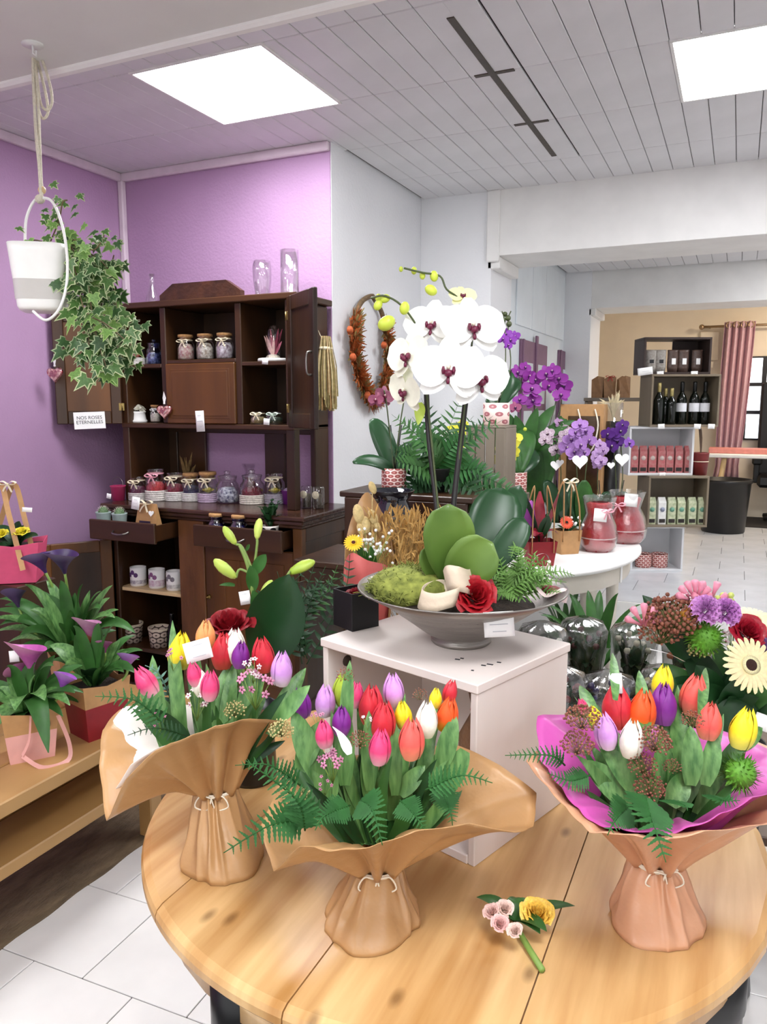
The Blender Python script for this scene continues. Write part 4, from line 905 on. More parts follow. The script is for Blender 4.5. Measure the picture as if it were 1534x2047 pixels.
def green_ball(t_, px, py, rpx, D, n=150):
    c = pd(px, py, D); r = rpx * D / FPX; g = MB()
    for i in range(n):
        z_ = 1 - 2 * (i + .5) / n; a_ = i * 2.39996; s_ = math.sqrt(1 - z_ * z_); d_ = V((s_ * cos(a_), s_ * sin(a_), z_)); e = c + d_ * r * U(.85, 1.1)
        g.ribbon([c + d_ * r * .5, c + d_ * r * .8 + V((U(-1, 1), U(-1, 1), U(-1, 1))) * r * .06, e], [r * .10, r * .09, r * .01], d_.orthogonal(), 0, 1)
    g.ball(c, r * .7, 10, 6)
    ob = t_.part('dianthus_ball', g, mat('bright_moss_green', '#5f9a2c', .6, .3, 30)); ob['kind'] = 'stuff'
green_ball(rb, 1480, 1545, 44, D - .03)
g = MB().tube([pd(1232, 1348, D), pd(1236, 1384, D)], .011, 4); rb.part('rolled_tag', g, CARD)
# ================================================================== orchids
def orchid_me(c, cdark=None, lipc='#6d1838', wide=.54):
    key = 'orch' + c + lipc
    if key in TM: return TM[key]
    g = MB()
    def tep(ang, L_, W_, z0, curl):
        n = 8; d_ = V((sin(ang), cos(ang), 0)); P = [d_ * (L_ * i / n) + V((0, 0, z0 + curl * (i / n) ** 2)) for i in range(n + 1)]
        ws_ = [W_ * max(.12, sin(pi * (.06 + .90 * (i / n)) ** .95) ** .55) for i in range(n + 1)]; ws_[-1] = W_ * .35
        g.ribbon(P, ws_, (0, 0, 1), .04, 6)
    tep(0, .50, .34, -.02, -.06); tep(R(130), .48, .32, -.02, -.04); tep(R(-130), .48, .32, -.02, -.04)
    tep(R(80), .52, wide, .015, .03); tep(R(-80), .52, wide, .015, .03)
    m = mat('orchid_' + c, c, .5, .05, 6, spec=.3) if not cdark else mat('orchid_' + c + cdark, c, .5, 0, 22, col2=cdark)
    TM[key] = (g.mesh('orchid_flower', m), MB().ball((0, -.06, .09), (.07, .06, .07), 8, 5).ball((.075, -.02, .09), (.03, .07, .06), 6, 4).ball((-.075, -.02, .09), (.03, .07, .06), 6, 4).ball((0, -.16, .07), (.035, .06, .03), 6, 4).ball((0, .04, .08), (.035, .05, .04), 6, 4, 1).mesh('lip', [mat('lip_' + lipc, lipc, .4, .5, 30), mat('lip_column', '#f0e6d0', .4)]))
    return TM[key]
def oflower(t_, px, py, dpx, D, c, cdark=None, lipc='#6d1838', yaw=0, pit=0, roll=0, wide=.54):
    me, lp = orchid_me(c, cdark, lipc, wide); f_ = (-Fv + Rv * math.tan(R(yaw)) + Uv * math.tan(R(pit))).normalized()
    T = frame(pd(px, py, D), f_, Uv + Rv * math.tan(R(roll)), dpx * D / FPX)
    ob = t_.inst('orchid_flower', me, T); put(lp, 'lip', ob)
    return ob
def stemp(t_, pts, r, m, D, name='flower_stem', n=6): return t_.part(name, MB().tube(spl([pd(x, y, D + d_) for x, y, d_ in pts], 5), r, n), m)
BLK = mat('dark_stake', '#1c1a17', .4, .2); OST = mat('orchid_stem', '#46522c', .45, .2, 30); BUD = mat('orchid_bud', '#c9d84c', .4, .12, 12)
OLEAF = mat('orchid_leaf', '#4a6c2a', .34, .16, 7, .03, col2='#6d8a3e', spec=.4); OLEAFD = mat('orchid_leaf_dark', '#234828', .34, .22, 7, .03, spec=.4)
def bud(t_, px, py, rpx, D, tilt=0):
    r = rpx * D / FPX; T = frame(pd(px, py, D), Uv + Rv * math.tan(R(tilt)) - Fv * .2)
    return t_.part('bud', MB().ball((0, 0, 0), (r * .85, r * .85, r * 1.1), 12, 8, T=T), BUD)
# ---- silver bowl arrangement on the crate
bc = pz(922, 1282, CZT); D0 = dep(bc); zr = zat(922, 1172, bc) - CZT; rr_ = 207 * D0 / FPX
ar = Th('orchid_bowl', 'white orchid arrangement in a silver flared bowl on the whitewashed crate', 'plant', (bc.x, bc.y, CZT))
def brushed():
    m = mat('brushed_silver', '#96918b', .40, .18, 8, .25, metal=.85, stretch=(1, 1, 14), bscale=30); return m
pr = [(.058, 0), (.062, .004), (.062, .01), (.055, .014), (.075, .024), (.12, zr * .5), (.165, zr * .78), (rr_, zr), (rr_ - .001, zr + .003), (rr_ - .006, zr), (.16, zr * .78 - .002), (.1, zr * .42), (.001, .03)]
ar.part('bowl', MB().lathe(pr, 64, (bc.x, bc.y, CZT), cap1=False), brushed())
zi = CZT + zr * .72
ar.part('soil', MB().lathe([(.15, -.004), (.1, .012), (.001, .02)], 30, (bc.x, bc.y, zi), cap0=False), SOIL)
def pb(px, py, dd=0): return pd(px, py, D0 + dd)
g = MB(); rnd = random.Random(8)                     # moss cushion on the left
for i in range(900):
    a_ = rnd.uniform(0, tau); q = math.sqrt(rnd.random()); c_ = pb(822, 1170, .0) + Rv * (cos(a_) * q * .098) + V((-Rv.y, Rv.x, 0)) * (sin(a_) * q * .085) + V((0, 0, .055 * (1 - q * q) - .02))
    d_ = V((rnd.uniform(-1, 1), rnd.uniform(-1, 1), rnd.uniform(.1, 1))).normalized() * rnd.uniform(.012, .028)
    g.tube([c_, c_ + d_ * .6, c_ + d_ + V((0, 0, -.004))], [.0012, .0011, .0006], 3)
g.ball(pb(822, 1174, .0), (.09, .08, .045), 14, 8)
ob = ar.part('moss', g, mat('moss_green', '#6f7a30', .9, .35, 60, col2='#98a04a')); ob['kind'] = 'stuff'
# leaves of the orchid
for (b_, e_, w_, d0, d1, sd, m_) in [((905, 1165), (898, 1008), 96, -.03, -.10, -.05, OLEAF), ((930, 1150), (1005, 975), 104, .0, .04, .10, OLEAFD), ((955, 1150), (1048, 1035), 56, -.03, -.02, .12, OLEAFD), ((905, 1170), (985, 1085), 92, -.06, -.12, -.10, OLEAF), ((885, 1165), (858, 1090), 52, -.02, -.06, -.08, OLEAF), ((940, 1145), (1040, 970), 60, .05, .12, .1, OLEAFD)]:
    A_, E_ = pb(*b_, d0), pb(*e_, d1); L_ = (E_ - A_).length; C_ = (A_ + E_) / 2 + Rv * sd * L_ - Fv * .12 * L_
    n = 12; ws_ = [w_ * D0 / FPX * (.35 + .65 * sin(pi * min(1, .5 * (i / n) / .6)) if i / n < .6 else 1) * (1 if i / n < .6 else math.sqrt(max(.0, 1 - ((i / n - .6) / .4) ** 2.2)) + .02) for i in range(n + 1)]
    ob = ar.part('orchid_leaf', MB().ribbon(bez(A_, C_, E_, n), ws_, -Fv + Uv * .15, .11, 6), m_); ob.modifiers.new('s', 'SOLIDIFY').thickness = .002
# stakes and stems
stemp(ar, [(888, 1150, .0), (872, 1000, .01), (856, 850, .02), (850, 690, .02)], .0062, BLK, D0, 'stake')
stemp(ar, [(895, 1150, .02), (908, 1000, .03), (922, 880, .03), (932, 795, .03)], .0066, BLK, D0, 'stake')
stemp(ar, [(890, 1150, 0), (868, 930, .005), (851, 760, .0), (846, 680, -.01), (810, 618, -.03), (772, 592, -.04), (742, 596, -.05)], .0022, OST, D0)
stemp(ar, [(900, 1150, .03), (915, 950, .03), (935, 760, .0), (945, 650, -.01), (920, 600, -.02), (893, 578, -.03), (880, 552, -.03), (845, 545, -.04), (808, 536, -.05)], .0022, OST, D0)
for x, y, r_, tl_ in [(773, 646, 17, 60), (809, 616, 12, 10), (756, 610, 10, 30), (770, 597, 10, 70), (757, 596, 8, 0), (828, 541, 7, 0), (845, 551, 7, 0), (868, 552, 10, -10), (862, 580, 12, -60), (802, 538, 5, 0)]: bud(ar, x, y, r_, D0 - .03, tl_)
WHT = '#fbf9f4'
for (x, y, d_, dd, yw, pt, rl, cc) in [(925, 592, 56, -.02, 10, 25, 0, '#f2f0b0'), (864, 650, 112, -.03, -18, 8, 4, WHT), (944, 655, 132, -.05, 14, 6, -3, WHT), (897, 740, 140, -.09, -4, 0, 3, WHT), (957, 758, 132, -.07, 24, -4, -10, WHT), (818, 712, 112, -.05, -48, 4, 6, '#f8f7e4'), (812, 782, 96, -.02, -55, -20, 30, '#f6f6e0')]:
    oflower(ar, x, y, d_, D0 + dd, cc, None, '#6a1c3a', yw, pt, rl, .60)
tleaf(ar, (838, 805), (836, 850), 22, D0, D0, .1, .1, mat('lime_leaf', '#b9cf52', .4, .1))
# rose, bark curls, fern, ribbons, card
rose_mesh('#a5121f', ar.o, None, 1, T=Matrix.Translation(-ar.base) @ frame(pb(951, 1190, -.115), -Fv + Uv * .55 + Rv * .05, Uv, 41 * D0 / FPX))
BARK = mat('pale_bark', '#d9c7b0', .7, .08, 20, .2)
for pts, w_, sv in [([(908, 1186, -.07), (880, 1176, -.05), (850, 1184, -.07), (842, 1198, -.11), (868, 1205, -.145), (905, 1196, -.15), (915, 1190, -.13)], .036, Uv + Rv * .25), ([(893, 1166, -.10), (900, 1156, -.125), (920, 1158, -.13), (938, 1164, -.11), (946, 1160, -.07), (925, 1150, -.05)], .05, Uv - Rv * .2)]:
    ob = ar.part('bark_curl', MB().ribbon(spl([pb(*q) for q in pts], 6), w_, Uv, .0, 3, side=sv), BARK); ob.modifiers.new('s', 'SOLIDIFY').thickness = .002
for i in range(26):
    a_ = R(-80 + 160 * (i % 13) / 12); ln = U(60, 125); bx_, by_ = 1035 + U(-25, 25), 1185 + U(-10, 10)
    ar.part('fern_frond', fern([pb(bx_, by_, -.03), pb(bx_ + sin(a_) * ln * .6, by_ - cos(a_) * ln * .7, -.05 + U(-.03, .03)), pb(bx_ + sin(a_) * ln, by_ - cos(a_) * ln * .55, -.07 + U(-.04, .04))], .05, (-Fv + Uv * .6).normalized(), 11), FERNL)
ar.part('ribbon_loop', MB().ribbon(spl([pb(1060, 1130, -.02), pb(1075, 1110, -.02), pb(1092, 1108, -.02), pb(1098, 1125, -.02), pb(1085, 1150, -.03)], 6), .008, Uv, 0, 1), mat('pale_pink_ribbon', '#ead4d0', .4, .05))
ar.part('ribbon_tail', MB().ribbon(spl([pb(1068, 1165, -.05), pb(1090, 1190, -.06), pb(1115, 1182, -.06), pb(1132, 1180, -.05), pb(1128, 1205, -.05)], 6), .009, Uv - Fv, 0, 1), MC['pale_pink_ribbon'])
ob = ar.part('red_petals', MB().ball(pb(1097, 1180, -.02), (.026, .02, .010), 12, 6, wob=lambda a, p_: 1 + .2 * sin(a * 5)), mat('rose_#7c0f1c', '#7c0f1c', .6, .3, 50))
tgp = pb(998, 1248, -.165)
card('handwritten white price card on the rim of the silver bowl', tgp, .056, .046, -Fv + V((0, 0, .1)), 3, 3)
# ---- black box with a preserved rose
q = pz(712, 1250, CZT); bxo = thing('rose_box', 'black cube box holding one dark red preserved rose', 'box', (q.x, q.y, CZT), R(24.6 + 38))
sz = 64 * dep(q) / FPX * 1.02
g = MB(); hh = .082
for a0, a1, b0, b1 in ((-.5, .5, -.5, -.46), (-.5, .5, .46, .5), (-.5, -.46, -.46, .46), (.46, .5, -.46, .46)): g.bx(a0 * sz, a1 * sz, b0 * sz, b1 * sz, 0, hh, .001)
g.bx(-.47 * sz, .47 * sz, -.47 * sz, .47 * sz, 0, hh * .8, .001)
g.build('box', mat('matt_black_board', '#08090b', .5, .2, 20), bxo); rose_mesh('#7c0f1c', bxo, (0, 0, hh * .86), .026)
# ---- lily with a broad leaf and a red rose, in a black vase behind the left bouquet
vb = pd(505, 1545, 1.72); vb.z = TZ; D1 = dep(vb)
ly = Th('lily_arrangement', 'green lily buds, red rose and broad dark leaf behind the bench-side bouquet', 'flowers', vb)
ly.part('vase', MB().lathe([(.05, 0), (.055, .01), (.05, .12), (.06, .17), (.055, .17), (.046, .12), (.001, .02)], 24, vb, cap1=False), mat('black_ceramic', '#101113', .3, .1))
def py1(px, py, dd=0): return pd(px, py, D1 + dd)
LBUD = mat('lily_bud', '#a8c93e', .4, .15, 10, col2='#cfe070'); LST = mat('lily_stem', '#7a9448', .5, .15)
stemp(ly, [(515, 1480, 0), (516, 1300, 0), (500, 1150, 0), (480, 1090, 0)], .0045, LST, D1)
for st, (a0, a1) in [([(500, 1150, 0), (470, 1090, 0)], 0) and ([(505, 1140, 0), (485, 1095, 0)], ((472, 1088), (447, 1052))), ([(508, 1140, 0), (514, 1090, 0)], ((514, 1078), (520, 1036))), ([(505, 1150, 0), (480, 1138, 0)], ((472, 1155), (428, 1118))), ([(530, 1230, 0), (575, 1150, -.01)], ((578, 1146), (630, 1122))), ([(520, 1210, 0), (525, 1185, -.01)], ((522, 1188), (545, 1160)))]:
    stemp(ly, st + [(a0[0], a0[1], 0)], .003, LST, D1)
    A_, E_ = py1(*a0), py1(*a1); L_ = (E_ - A_).length; T = frame(A_, E_ - A_, -Fv, L_)
    ly.part('lily_bud', MB().lathe([(.05, 0), (.13, .12), (.19, .4), (.2, .6), (.15, .85), (.06, .98), (.01, 1)], 12, T=T, wob=lambda a, z: 1 + .10 * cos(3 * a)), LBUD)
for b_, e_, w_ in [((508, 1145), (532, 1108), 26), ((505, 1180), (500, 1130), 26), ((520, 1240), (505, 1180), 30), ((492, 1100), (500, 1088), 8), ((470, 1170), (438, 1170), 8), ((520, 1260), (560, 1200), 26)]: tleaf(ly, b_, e_, w_, D1, D1 - .02, .2, .1, LEAFM)
tleaf(ly, (530, 1320), (578, 1148), 118, D1 - .02, D1 - .06, .15, .06, mat('aspidistra_leaf', '#14391a', .3, .2, 9, .05), .06, 'broad_leaf')
for i in range(14):
    x, y = 560 + U(-20, 60), 1300 + U(-20, 40); frond(ly, [(x, y, .03), (x + U(-30, 50), y - 90, .05), (x + U(-30, 110), y - U(120, 190), .06)], 62, D1, m=LEAFD, n=9, teeth=False)
rose_mesh('#8c0f1d', ly.o, None, 1, T=Matrix.Translation(-ly.base) @ frame(py1(459, 1248, -.06), Uv * 1.0 - Fv * .42, -Fv, 47 * D1 / FPX))
stemp(ly, [(462, 1262, -.05), (490, 1350, -.03), (515, 1480, 0)], .003, LST, D1)
ob = card('small florist label stuck on the lily stem', py1(490, 1195, -.015), .024, .03, -Fv, 10, 2)
frond(ly, [(640, 1250, .08), (690, 1180, .1), (700, 1105, .1)], 70, D1, m=LEAFD, n=9, teeth=False)
frond(ly, [(600, 1240, .05), (650, 1190, .06), (675, 1130, .06)], 60, D1, m=LEAFM, n=9, teeth=False)
# ---- posy at the front of the table
q = pz(1030, 1850, TZ); po = Th('rose_posy', 'small posy of pale pink roses and one yellow carnation lying on the table', 'bouquet', q)
for px, py, r_, c_ in [(983, 1822, 17, '#e8c3ba'), (1010, 1816, 18, '#efd0c4'), (1000, 1846, 18, '#e6b9b4'), (1030, 1860, 16, '#efd0c4')]:
    p_ = pz(px, py, TZ + .035); rose_mesh(c_, po.o, None, 1, T=Matrix.Translation(-po.base) @ frame(p_, V((U(-.3, .3), -.5, .9)), (0, 1, 0), r_ * dep(p_) / FPX))
rose_mesh('#f0c352', po.o, None, 1, T=Matrix.Translation(-po.base) @ frame(pz(1075, 1826, TZ + .03), V((.2, -.3, .9)), (0, 1, 0), .027))
for i in range(9):
    p_ = pz(1030, 1840, TZ + .012); e_ = p_ + V((U(-.07, .09), U(-.05, .06), U(.0, .02))); po.part('leaf', leafmb(p_, (p_ + e_) / 2 + V((0, 0, .02)), e_, .028, (0, 0, 1)), LEAFM)
po.part('stem', MB().tube([pz(1030, 1850, TZ + .012), pz(1060, 1900, TZ + .008), pz(1085, 1940, TZ + .006)], .005, 6), STEM)
# ================================================================== white oval table at the back and what stands there
OC, ORX, ORY, OZ = V((-1.0, 4.2, 0)), .57, .80, .80
ot = Th('oval_table', 'white painted oval table with apron crowded with orchids', 'table', OC)
E4 = lambda r0, z: [(r0, z)]
def ell(prof, n=56): return MB().lathe([(r_, z_) for r_, z_ in prof], n, OC, sx=ORX, sy=ORY)
ot.part('top', ell([(.955, OZ - .034), (.985, OZ - .026), (1.0, OZ - .018), (1.0, OZ - .008), (.985, OZ)]), WHITE)
CRM = mat('cream_paint', '#ddd6c8', .5, .04, 8)
ot.part('apron', MB().lathe([(.90, OZ - .13), (.905, OZ - .12), (.905, OZ - .036), (.88, OZ - .036), (.88, OZ - .13)], 56, OC, sx=ORX, sy=ORY, cap0=False, cap1=False), CRM)
for a_ in (-100, -38, 38, 142, 218):
    a_ = R(a_); ot.part('leg', MB().lathe([(.022, 0), (.028, .3), (.042, OZ - .13), (.046, OZ - .036)], 4, (OC.x + ORX * .84 * cos(a_), OC.y + ORY * .84 * sin(a_), 0), T=None), CRM)
for a_ in (-75, -15):
    a_ = R(a_); q = V((OC.x + ORX * .91 * cos(a_), OC.y + ORY * .91 * sin(a_), OZ - .085)); ot.part('tape', MB().box((0, 0, 0), (.022, .004, .095), .001, T=Matrix.Translation(q) @ Matrix.Rotation(a_ + pi / 2, 4, 'Z')), CARD)
def onT(px, py): q = pz(px, py, OZ + .0005); return q
# dark two-step display stand beside the white wall
st = Th('display_stand', 'dark wooden two-step plant stand beside the white wall', 'stand', (-1.2, 3.1, 0))
for q in ((-1.6, -.98, 3.02, 3.36, 1.165, 1.19), (-1.6, -.98, 2.62, 3.0, .93, .955)): st.part('step', MB().bx(*q), DARKH)
for x in (-1.6, -1.005):
    st.part('leg', MB().bx(x, x + .025, 3.32, 3.36, 0, 1.165), DARKW); st.part('leg', MB().bx(x, x + .025, 2.62, 2.66, 0, .93), DARKW)
st.part('riser', MB().bx(-1.575, -1.005, 3.02, 3.04, .955, 1.165), DARKW); st.part('rail', MB().bx(-1.575, -1.005, 2.63, 2.645, .86, .93), DARKW)
st.part('rail', MB().bx(-1.575, -1.005, 3.33, 3.345, 1.08, 1.165), DARKW)
S1, S2 = 1.1905, .9555
def pat_pot(r, h, m, o):
    MB().lathe([(r * .92, 0), (r, .006), (r, h), (r * .93, h), (r * .9, h * .9), (r * .85, .01), (.001, .01)], 26, cap1=False).build('pot', m, o)
    MB().lathe([(r * .89, h * .86), (.001, h * .9)], 16, cap0=False).build('soil', SOIL, o)
P1 = dots('pink_ring_pot', '#f0d7cf', '#9c4a46', '#d9958c', 11, 62, .44); P2 = dots('pale_dot_pot', '#efd6cd', '#a8646a', '#e0a9a5', 6, 26, .3)
def orchid(label, base, r, h, potm, D, stems, flowers, leaves, col, cdark=None, lip='#6d1838', buds=(), hearts=(), stake=True, name='orchid'):
    t_ = Th(name, label, 'plant', base)
    if potm: 
        o = bpy.data.objects.new('pot_holder', None)
        bpy.data.objects.remove(o)
        t_.part('pot', MB().lathe([(r * .92, 0), (r, .006), (r, h), (r * .93, h), (r * .9, h * .9), (r * .85, .01), (.001, .01)], 26, (0, 0, 0), cap1=False), potm).location = (0, 0, 0)
        t_.part('soil', MB().lathe([(r * .89, h * .86), (.001, h * .9)], 16, (0, 0, 0), cap0=False), SOIL).location = (0, 0, 0)
    top = V(base) + V((0, 0, h * .85)); bp = pxy(top)
    for s_ in stems:
        t_.part('flower_stem', MB().tube(spl([top] + [pd(x, y, D + d_) for x, y, d_ in s_], 5), .0032, 5), OST)
        if stake: x, y, d_ = s_[0]; t_.part('stake', MB().tube([top + V((.006, 0, 0)), pd(x + 3, y, D + d_ + .01)], .0034, 5), BLK)
    for f_ in flowers:
        x, y, d_ = f_[:3]; oflower(t_, x, y, d_, D - .03 + U(-.05, .04), f_[3] if len(f_) > 3 else col, cdark, lip, U(-35, 35), U(-15, 20), U(-15, 15))
    for x, y, r_ in buds: t_.part('bud', MB().ball(pd(x, y, D), r_ * D / FPX, 8, 6), OST if col.startswith('#8') else BUD)
    for e in leaves:
        (x, y, w_, d_) = e[:4]; m_ = e[4] if len(e) > 4 else OLEAFD; A_ = top; E_ = pd(x, y, D + d_); L_ = (E_ - A_).length; C_ = (A_ + E_) / 2 + V((0, 0, .25 * L_))
        n = 10; ws_ = [w_ * D / FPX * max(.06, sin(pi * (.12 + .86 * (i / n))) ** .6) for i in range(n + 1)]
        ob = t_.part('leaf', MB().ribbon(bez(A_, C_, E_, n), ws_, -Fv + Uv * .6, .07, 4), m_); ob.modifiers.new('s', 'SOLIDIFY').thickness = .002
    for x, y, s_ in hearts:
        g = MB().poly(heart_pts(s_ * D / FPX), .003, T=frame(pd(x, y, D - .07), -Fv)); t_.part('heart_tag', g, CARD)
    return t_
def onstand(px, Y): return V((pY(px, 960, Y).x, Y, S1))
b = onstand(788, 3.10); D = dep(b + V((0, 0, .05)))
orchid('leafy orchid without blooms in a pink ring-patterned pot beside the wreath', b, .055, .105, P1, D, [[(778, 850, 0), (772, 800, 0), (768, 780, -.01)], [(800, 850, 0), (808, 800, 0)]], [(768, 792, 44), (752, 800, 34)], [(742, 838, 44, .0), (706, 925, 30, -.1), (832, 890, 40, 0), (850, 905, 40, -.05)], '#9c4f68', '#7c3a58')
# palm in front of the grey crate
b = onstand(872, 3.2); pm = Th('parlour_palm', 'feathery green parlour palm behind the silver bowl', 'plant', b); D = dep(b)
pm.part('pot', MB().lathe([(.055, 0), (.075, .1), (.078, .105), (.07, .1), (.06, .08)], 20, b, cap1=False), mat('dark_plastic', '#1b1e1c', .5))
rnd = random.Random(4)
for i in range(34):
    a_ = rnd.uniform(-1.5, 1.5); ln = rnd.uniform(90, 230); tx, ty = 890 + sin(a_) * ln * .8, 1010 - abs(cos(a_)) * ln + 40 * (abs(a_) > 1); dd = rnd.uniform(-.22, .15)
    pm.part('frond', fern([b + V((0, 0, .09)), pd(885 + sin(a_) * ln * .35, 985 - abs(cos(a_)) * ln * .6, D + dd * .5), pd(tx, ty, D + dd)], .19, (-Fv + Uv * .5).normalized(), 10, teeth=False, taper=1.2, wr=.2), (LEAFM, LEAFD, FERN)[i % 3])
# black glass vase on the lower step
q = V((pY(786, 1040, 2.8).x, 2.8, S2)); o = thing('black_vase', 'glossy black glass vase with wide rim on the plant stand', 'vase', q)
MB().lathe([(.06, 0), (.075, .02), (.085, .12), (.08, .2), (.06, .24), (.085, .275), (.092, .28), (.085, .277), (.055, .24), (.05, .1)], 30, cap1=False).build('body', mat('gloss_black_glass', '#0a0f1a', .06, .1, coat=1), o)
# grey crate on end with the tall purple orchid on top
q0 = pY(952, 960, 3.8); q1 = pY(1012, 960, 3.8); zt_ = pY(980, 856, 3.8).z
gc = Th('grey_crate', 'grey wooden crate standing on end under the tall purple orchid', 'crate', ((q0.x + q1.x) / 2, 3.95, OZ))
xa, xb = q0.x - .06, q1.x - .01
for i in range(4): gc.part('board', MB().bx(xa + (xb - xa) * i / 4 + .002, xa + (xb - xa) * (i + 1) / 4 - .002, 3.8, 3.815, OZ, zt_), GREYW)
gc.part('side', MB().bx(xa, xa + .015, 3.816, 4.02, OZ, zt_), GREYW); gc.part('side', MB().bx(xb - .015, xb, 3.816, 4.02, OZ, zt_), GREYW); gc.part('top_board', MB().bx(xa, xb, 3.8, 4.02, zt_, zt_ + .012), GREYW)
b = V((pY(992, 850, 3.9).x, 3.9, zt_ + .0125)); D = dep(b)
orchid('tall purple orchid in a pale dotted pot on the grey crate', b, .068, .115, P2, D, [[(1010, 740, 0), (1010, 660, 0), (1008, 635, 0), (1004, 622, 0)], [(1020, 740, 0), (1018, 680, 0), (1016, 640, 0), (1022, 622, 0)]], [(1012, 668, 26), (1022, 680, 26), (1030, 672, 22), (1006, 678, 24), (1016, 690, 22)], [(1018, 740, 50, .02), (1040, 760, 44, .05), (985, 790, 40, 0)], '#8a3fa8', None, '#4a1060', buds=[(1006, 640, 6), (1016, 636, 6), (1010, 628, 5), (1018, 648, 6)])
# orchids on the oval table
b = onT(1075, 1020); b = V((pY(1070, 980, 4.55).x, 4.55, OZ)); D = dep(b)
orchid('magenta orchid with four arching sprays behind the gift box', b, .06, .13, mat('violet_pot', '#7b2f8a', .4, .1), D, [[(1045, 900, 0), (1040, 800, 0), (1045, 745, -.02)], [(1060, 900, 0), (1070, 810, 0), (1062, 745, 0)], [(1085, 900, 0), (1112, 800, 0), (1100, 745, 0)], [(1090, 900, 0), (1120, 820, 0), (1125, 760, 0)]],
       [(1035, 745, 34), (1032, 770, 34), (1058, 752, 36), (1063, 778, 40), (1066, 802, 36), (1050, 735, 26), (1092, 748, 36), (1105, 742, 34), (1118, 758, 36), (1128, 772, 36), (1096, 772, 34), (1122, 790, 34), (1040, 800, 30), (1030, 815, 26, '#a8567c'), (1070, 760, 30)], [(1010, 880, 50, 0, LEAFM), (1130, 830, 40, .0, LEAFM), (1060, 860, 46, -.1, LEAFM), (1000, 850, 40, 0, LEAFM)], '#94379c', None, '#4a1058')
b = V((pY(1028, 985, 4.12).x, 4.12, OZ)); D = dep(b)
bx_ = thing('pot_riser', 'upturned grey box lifting the yellow orchid pot', 'box', b); hgt = pY(1028, 985, 4.12).z - OZ
MB().bx(-.07, .07, -.07, .07, 0, hgt).build('box', GREYW, bx_)
b = b + V((0, 0, hgt + .0005))
orchid('yellow orchid in a pink ring-patterned pot with a heart tag', b, .068, .115, P1, D, [[(1000, 920, 0), (1005, 890, 0), (1025, 872, 0)], [(1015, 920, 0), (1020, 895, 0), (1030, 865, 0)]], [(1008, 905, 32), (1000, 918, 30), (1016, 916, 34), (1022, 890, 34), (1030, 876, 32), (1012, 888, 30), (1026, 905, 28)], [(1075, 905, 52, .05), (1000, 870, 50, .1, LEAFM), (1060, 860, 50, .1, LEAFM), (1045, 935, 40, .05), (975, 860, 40, .1, LEAFM)], '#f0e94e', None, '#c9b02a', buds=[(983, 905, 6), (992, 898, 5), (1050, 858, 4)], hearts=[(994, 944, 24), (1008, 944, 22)])
b = V((pY(925, 960, 4.15).x, 4.15, OZ)); D = dep(b)
orchid('small yellow and white orchid behind the parlour palm', b, .06, .12, mat('white_ceramic', '#e9e9e6', .3, .03), D, [[(900, 900, 0), (915, 860, 0)], [(940, 900, 0), (945, 865, 0)]], [(905, 860, 30), (918, 868, 30), (936, 884, 30), (925, 850, 26), (895, 870, 28, '#f4f2e6'), (945, 870, 26)], [(880, 920, 40, 0), (960, 920, 40, 0)], '#ece94a', None, '#b8a028')
b = V((pY(1118, 1000, 4.35).x, 4.35, OZ)); D = dep(b)
orchid('white orchid with dark spotted petals and two heart tags', b, .055, .11, mat('white_ceramic', '#e9e9e6'), D, [[(1110, 960, 0), (1112, 900, 0), (1115, 865, 0)], [(1122, 960, 0), (1120, 900, 0), (1125, 860, 0)]], [(1095, 868, 30), (1108, 882, 32), (1118, 868, 32), (1128, 885, 32), (1112, 900, 30), (1124, 858, 28), (1090, 880, 26), (1130, 870, 26), (1118, 845, 24, '#b99ac4'), (1132, 860, 24)], [(1090, 960, 34, 0), (1150, 960, 40, 0)], '#f0e4ea', '#8d5a80', '#3c1030', hearts=[(1112, 930, 20), (1120, 925, 14)])
b = V((pY(1168, 1010, 4.28).x, 4.28, OZ)); D = dep(b)
orchid('lilac orchid with pale purple sprays and heart tag before the gift box', b, .055, .11, mat('white_ceramic', '#e9e9e6'), D, [[(1155, 960, 0), (1153, 900, 0), (1160, 850, 0)], [(1170, 960, 0), (1178, 880, 0), (1170, 850, 0)]], [(1135, 895, 36), (1148, 905, 36), (1142, 880, 34), (1160, 890, 34), (1172, 862, 32), (1160, 850, 32), (1178, 880, 30), (1168, 905, 30), (1150, 865, 30)], [(1168, 960, 36, -.05, LEAFM), (1140, 980, 36, 0), (1185, 985, 34, 0)], '#b48acb', '#9a63b5', '#5a2070', hearts=[(1160, 922, 28)])
b = V((pY(1232, 1010, 4.68).x, 4.68, OZ)); D = dep(b)
orchid('deep violet orchid with heart tag beside the stacked crates', b, .055, .11, mat('white_ceramic', '#e9e9e6'), D, [[(1232, 960, 0), (1228, 900, 0), (1225, 860, 0)], [(1245, 960, 0), (1242, 890, 0), (1240, 860, 0)]], [(1225, 870, 34), (1222, 892, 34), (1240, 862, 32), (1234, 882, 30), (1215, 868, 28), (1258, 886, 26, '#8d5ab8'), (1245, 850, 26)], [(1205, 985, 36, 0), (1255, 985, 36, 0)], '#56247e', None, '#2c0a40', hearts=[(1244, 918, 26)])
b = V((pY(1204, 1010, 4.52).x, 4.52, OZ)); D = dep(b)
orchid('mottled lilac orchid with low drooping spray and paper tag', b, .055, .11, mat('white_ceramic', '#e9e9e6'), D, [[(1195, 960, 0), (1200, 915, 0), (1200, 890, 0)]], [(1200, 890, 28), (1196, 908, 28), (1202, 922, 26), (1190, 915, 24), (1206, 900, 24), (1195, 930, 22)], [(1180, 990, 34, 0), (1220, 985, 30, 0)], '#d3b6dc', '#a573ba', '#6a3080', hearts=[(1222, 930, 14)])
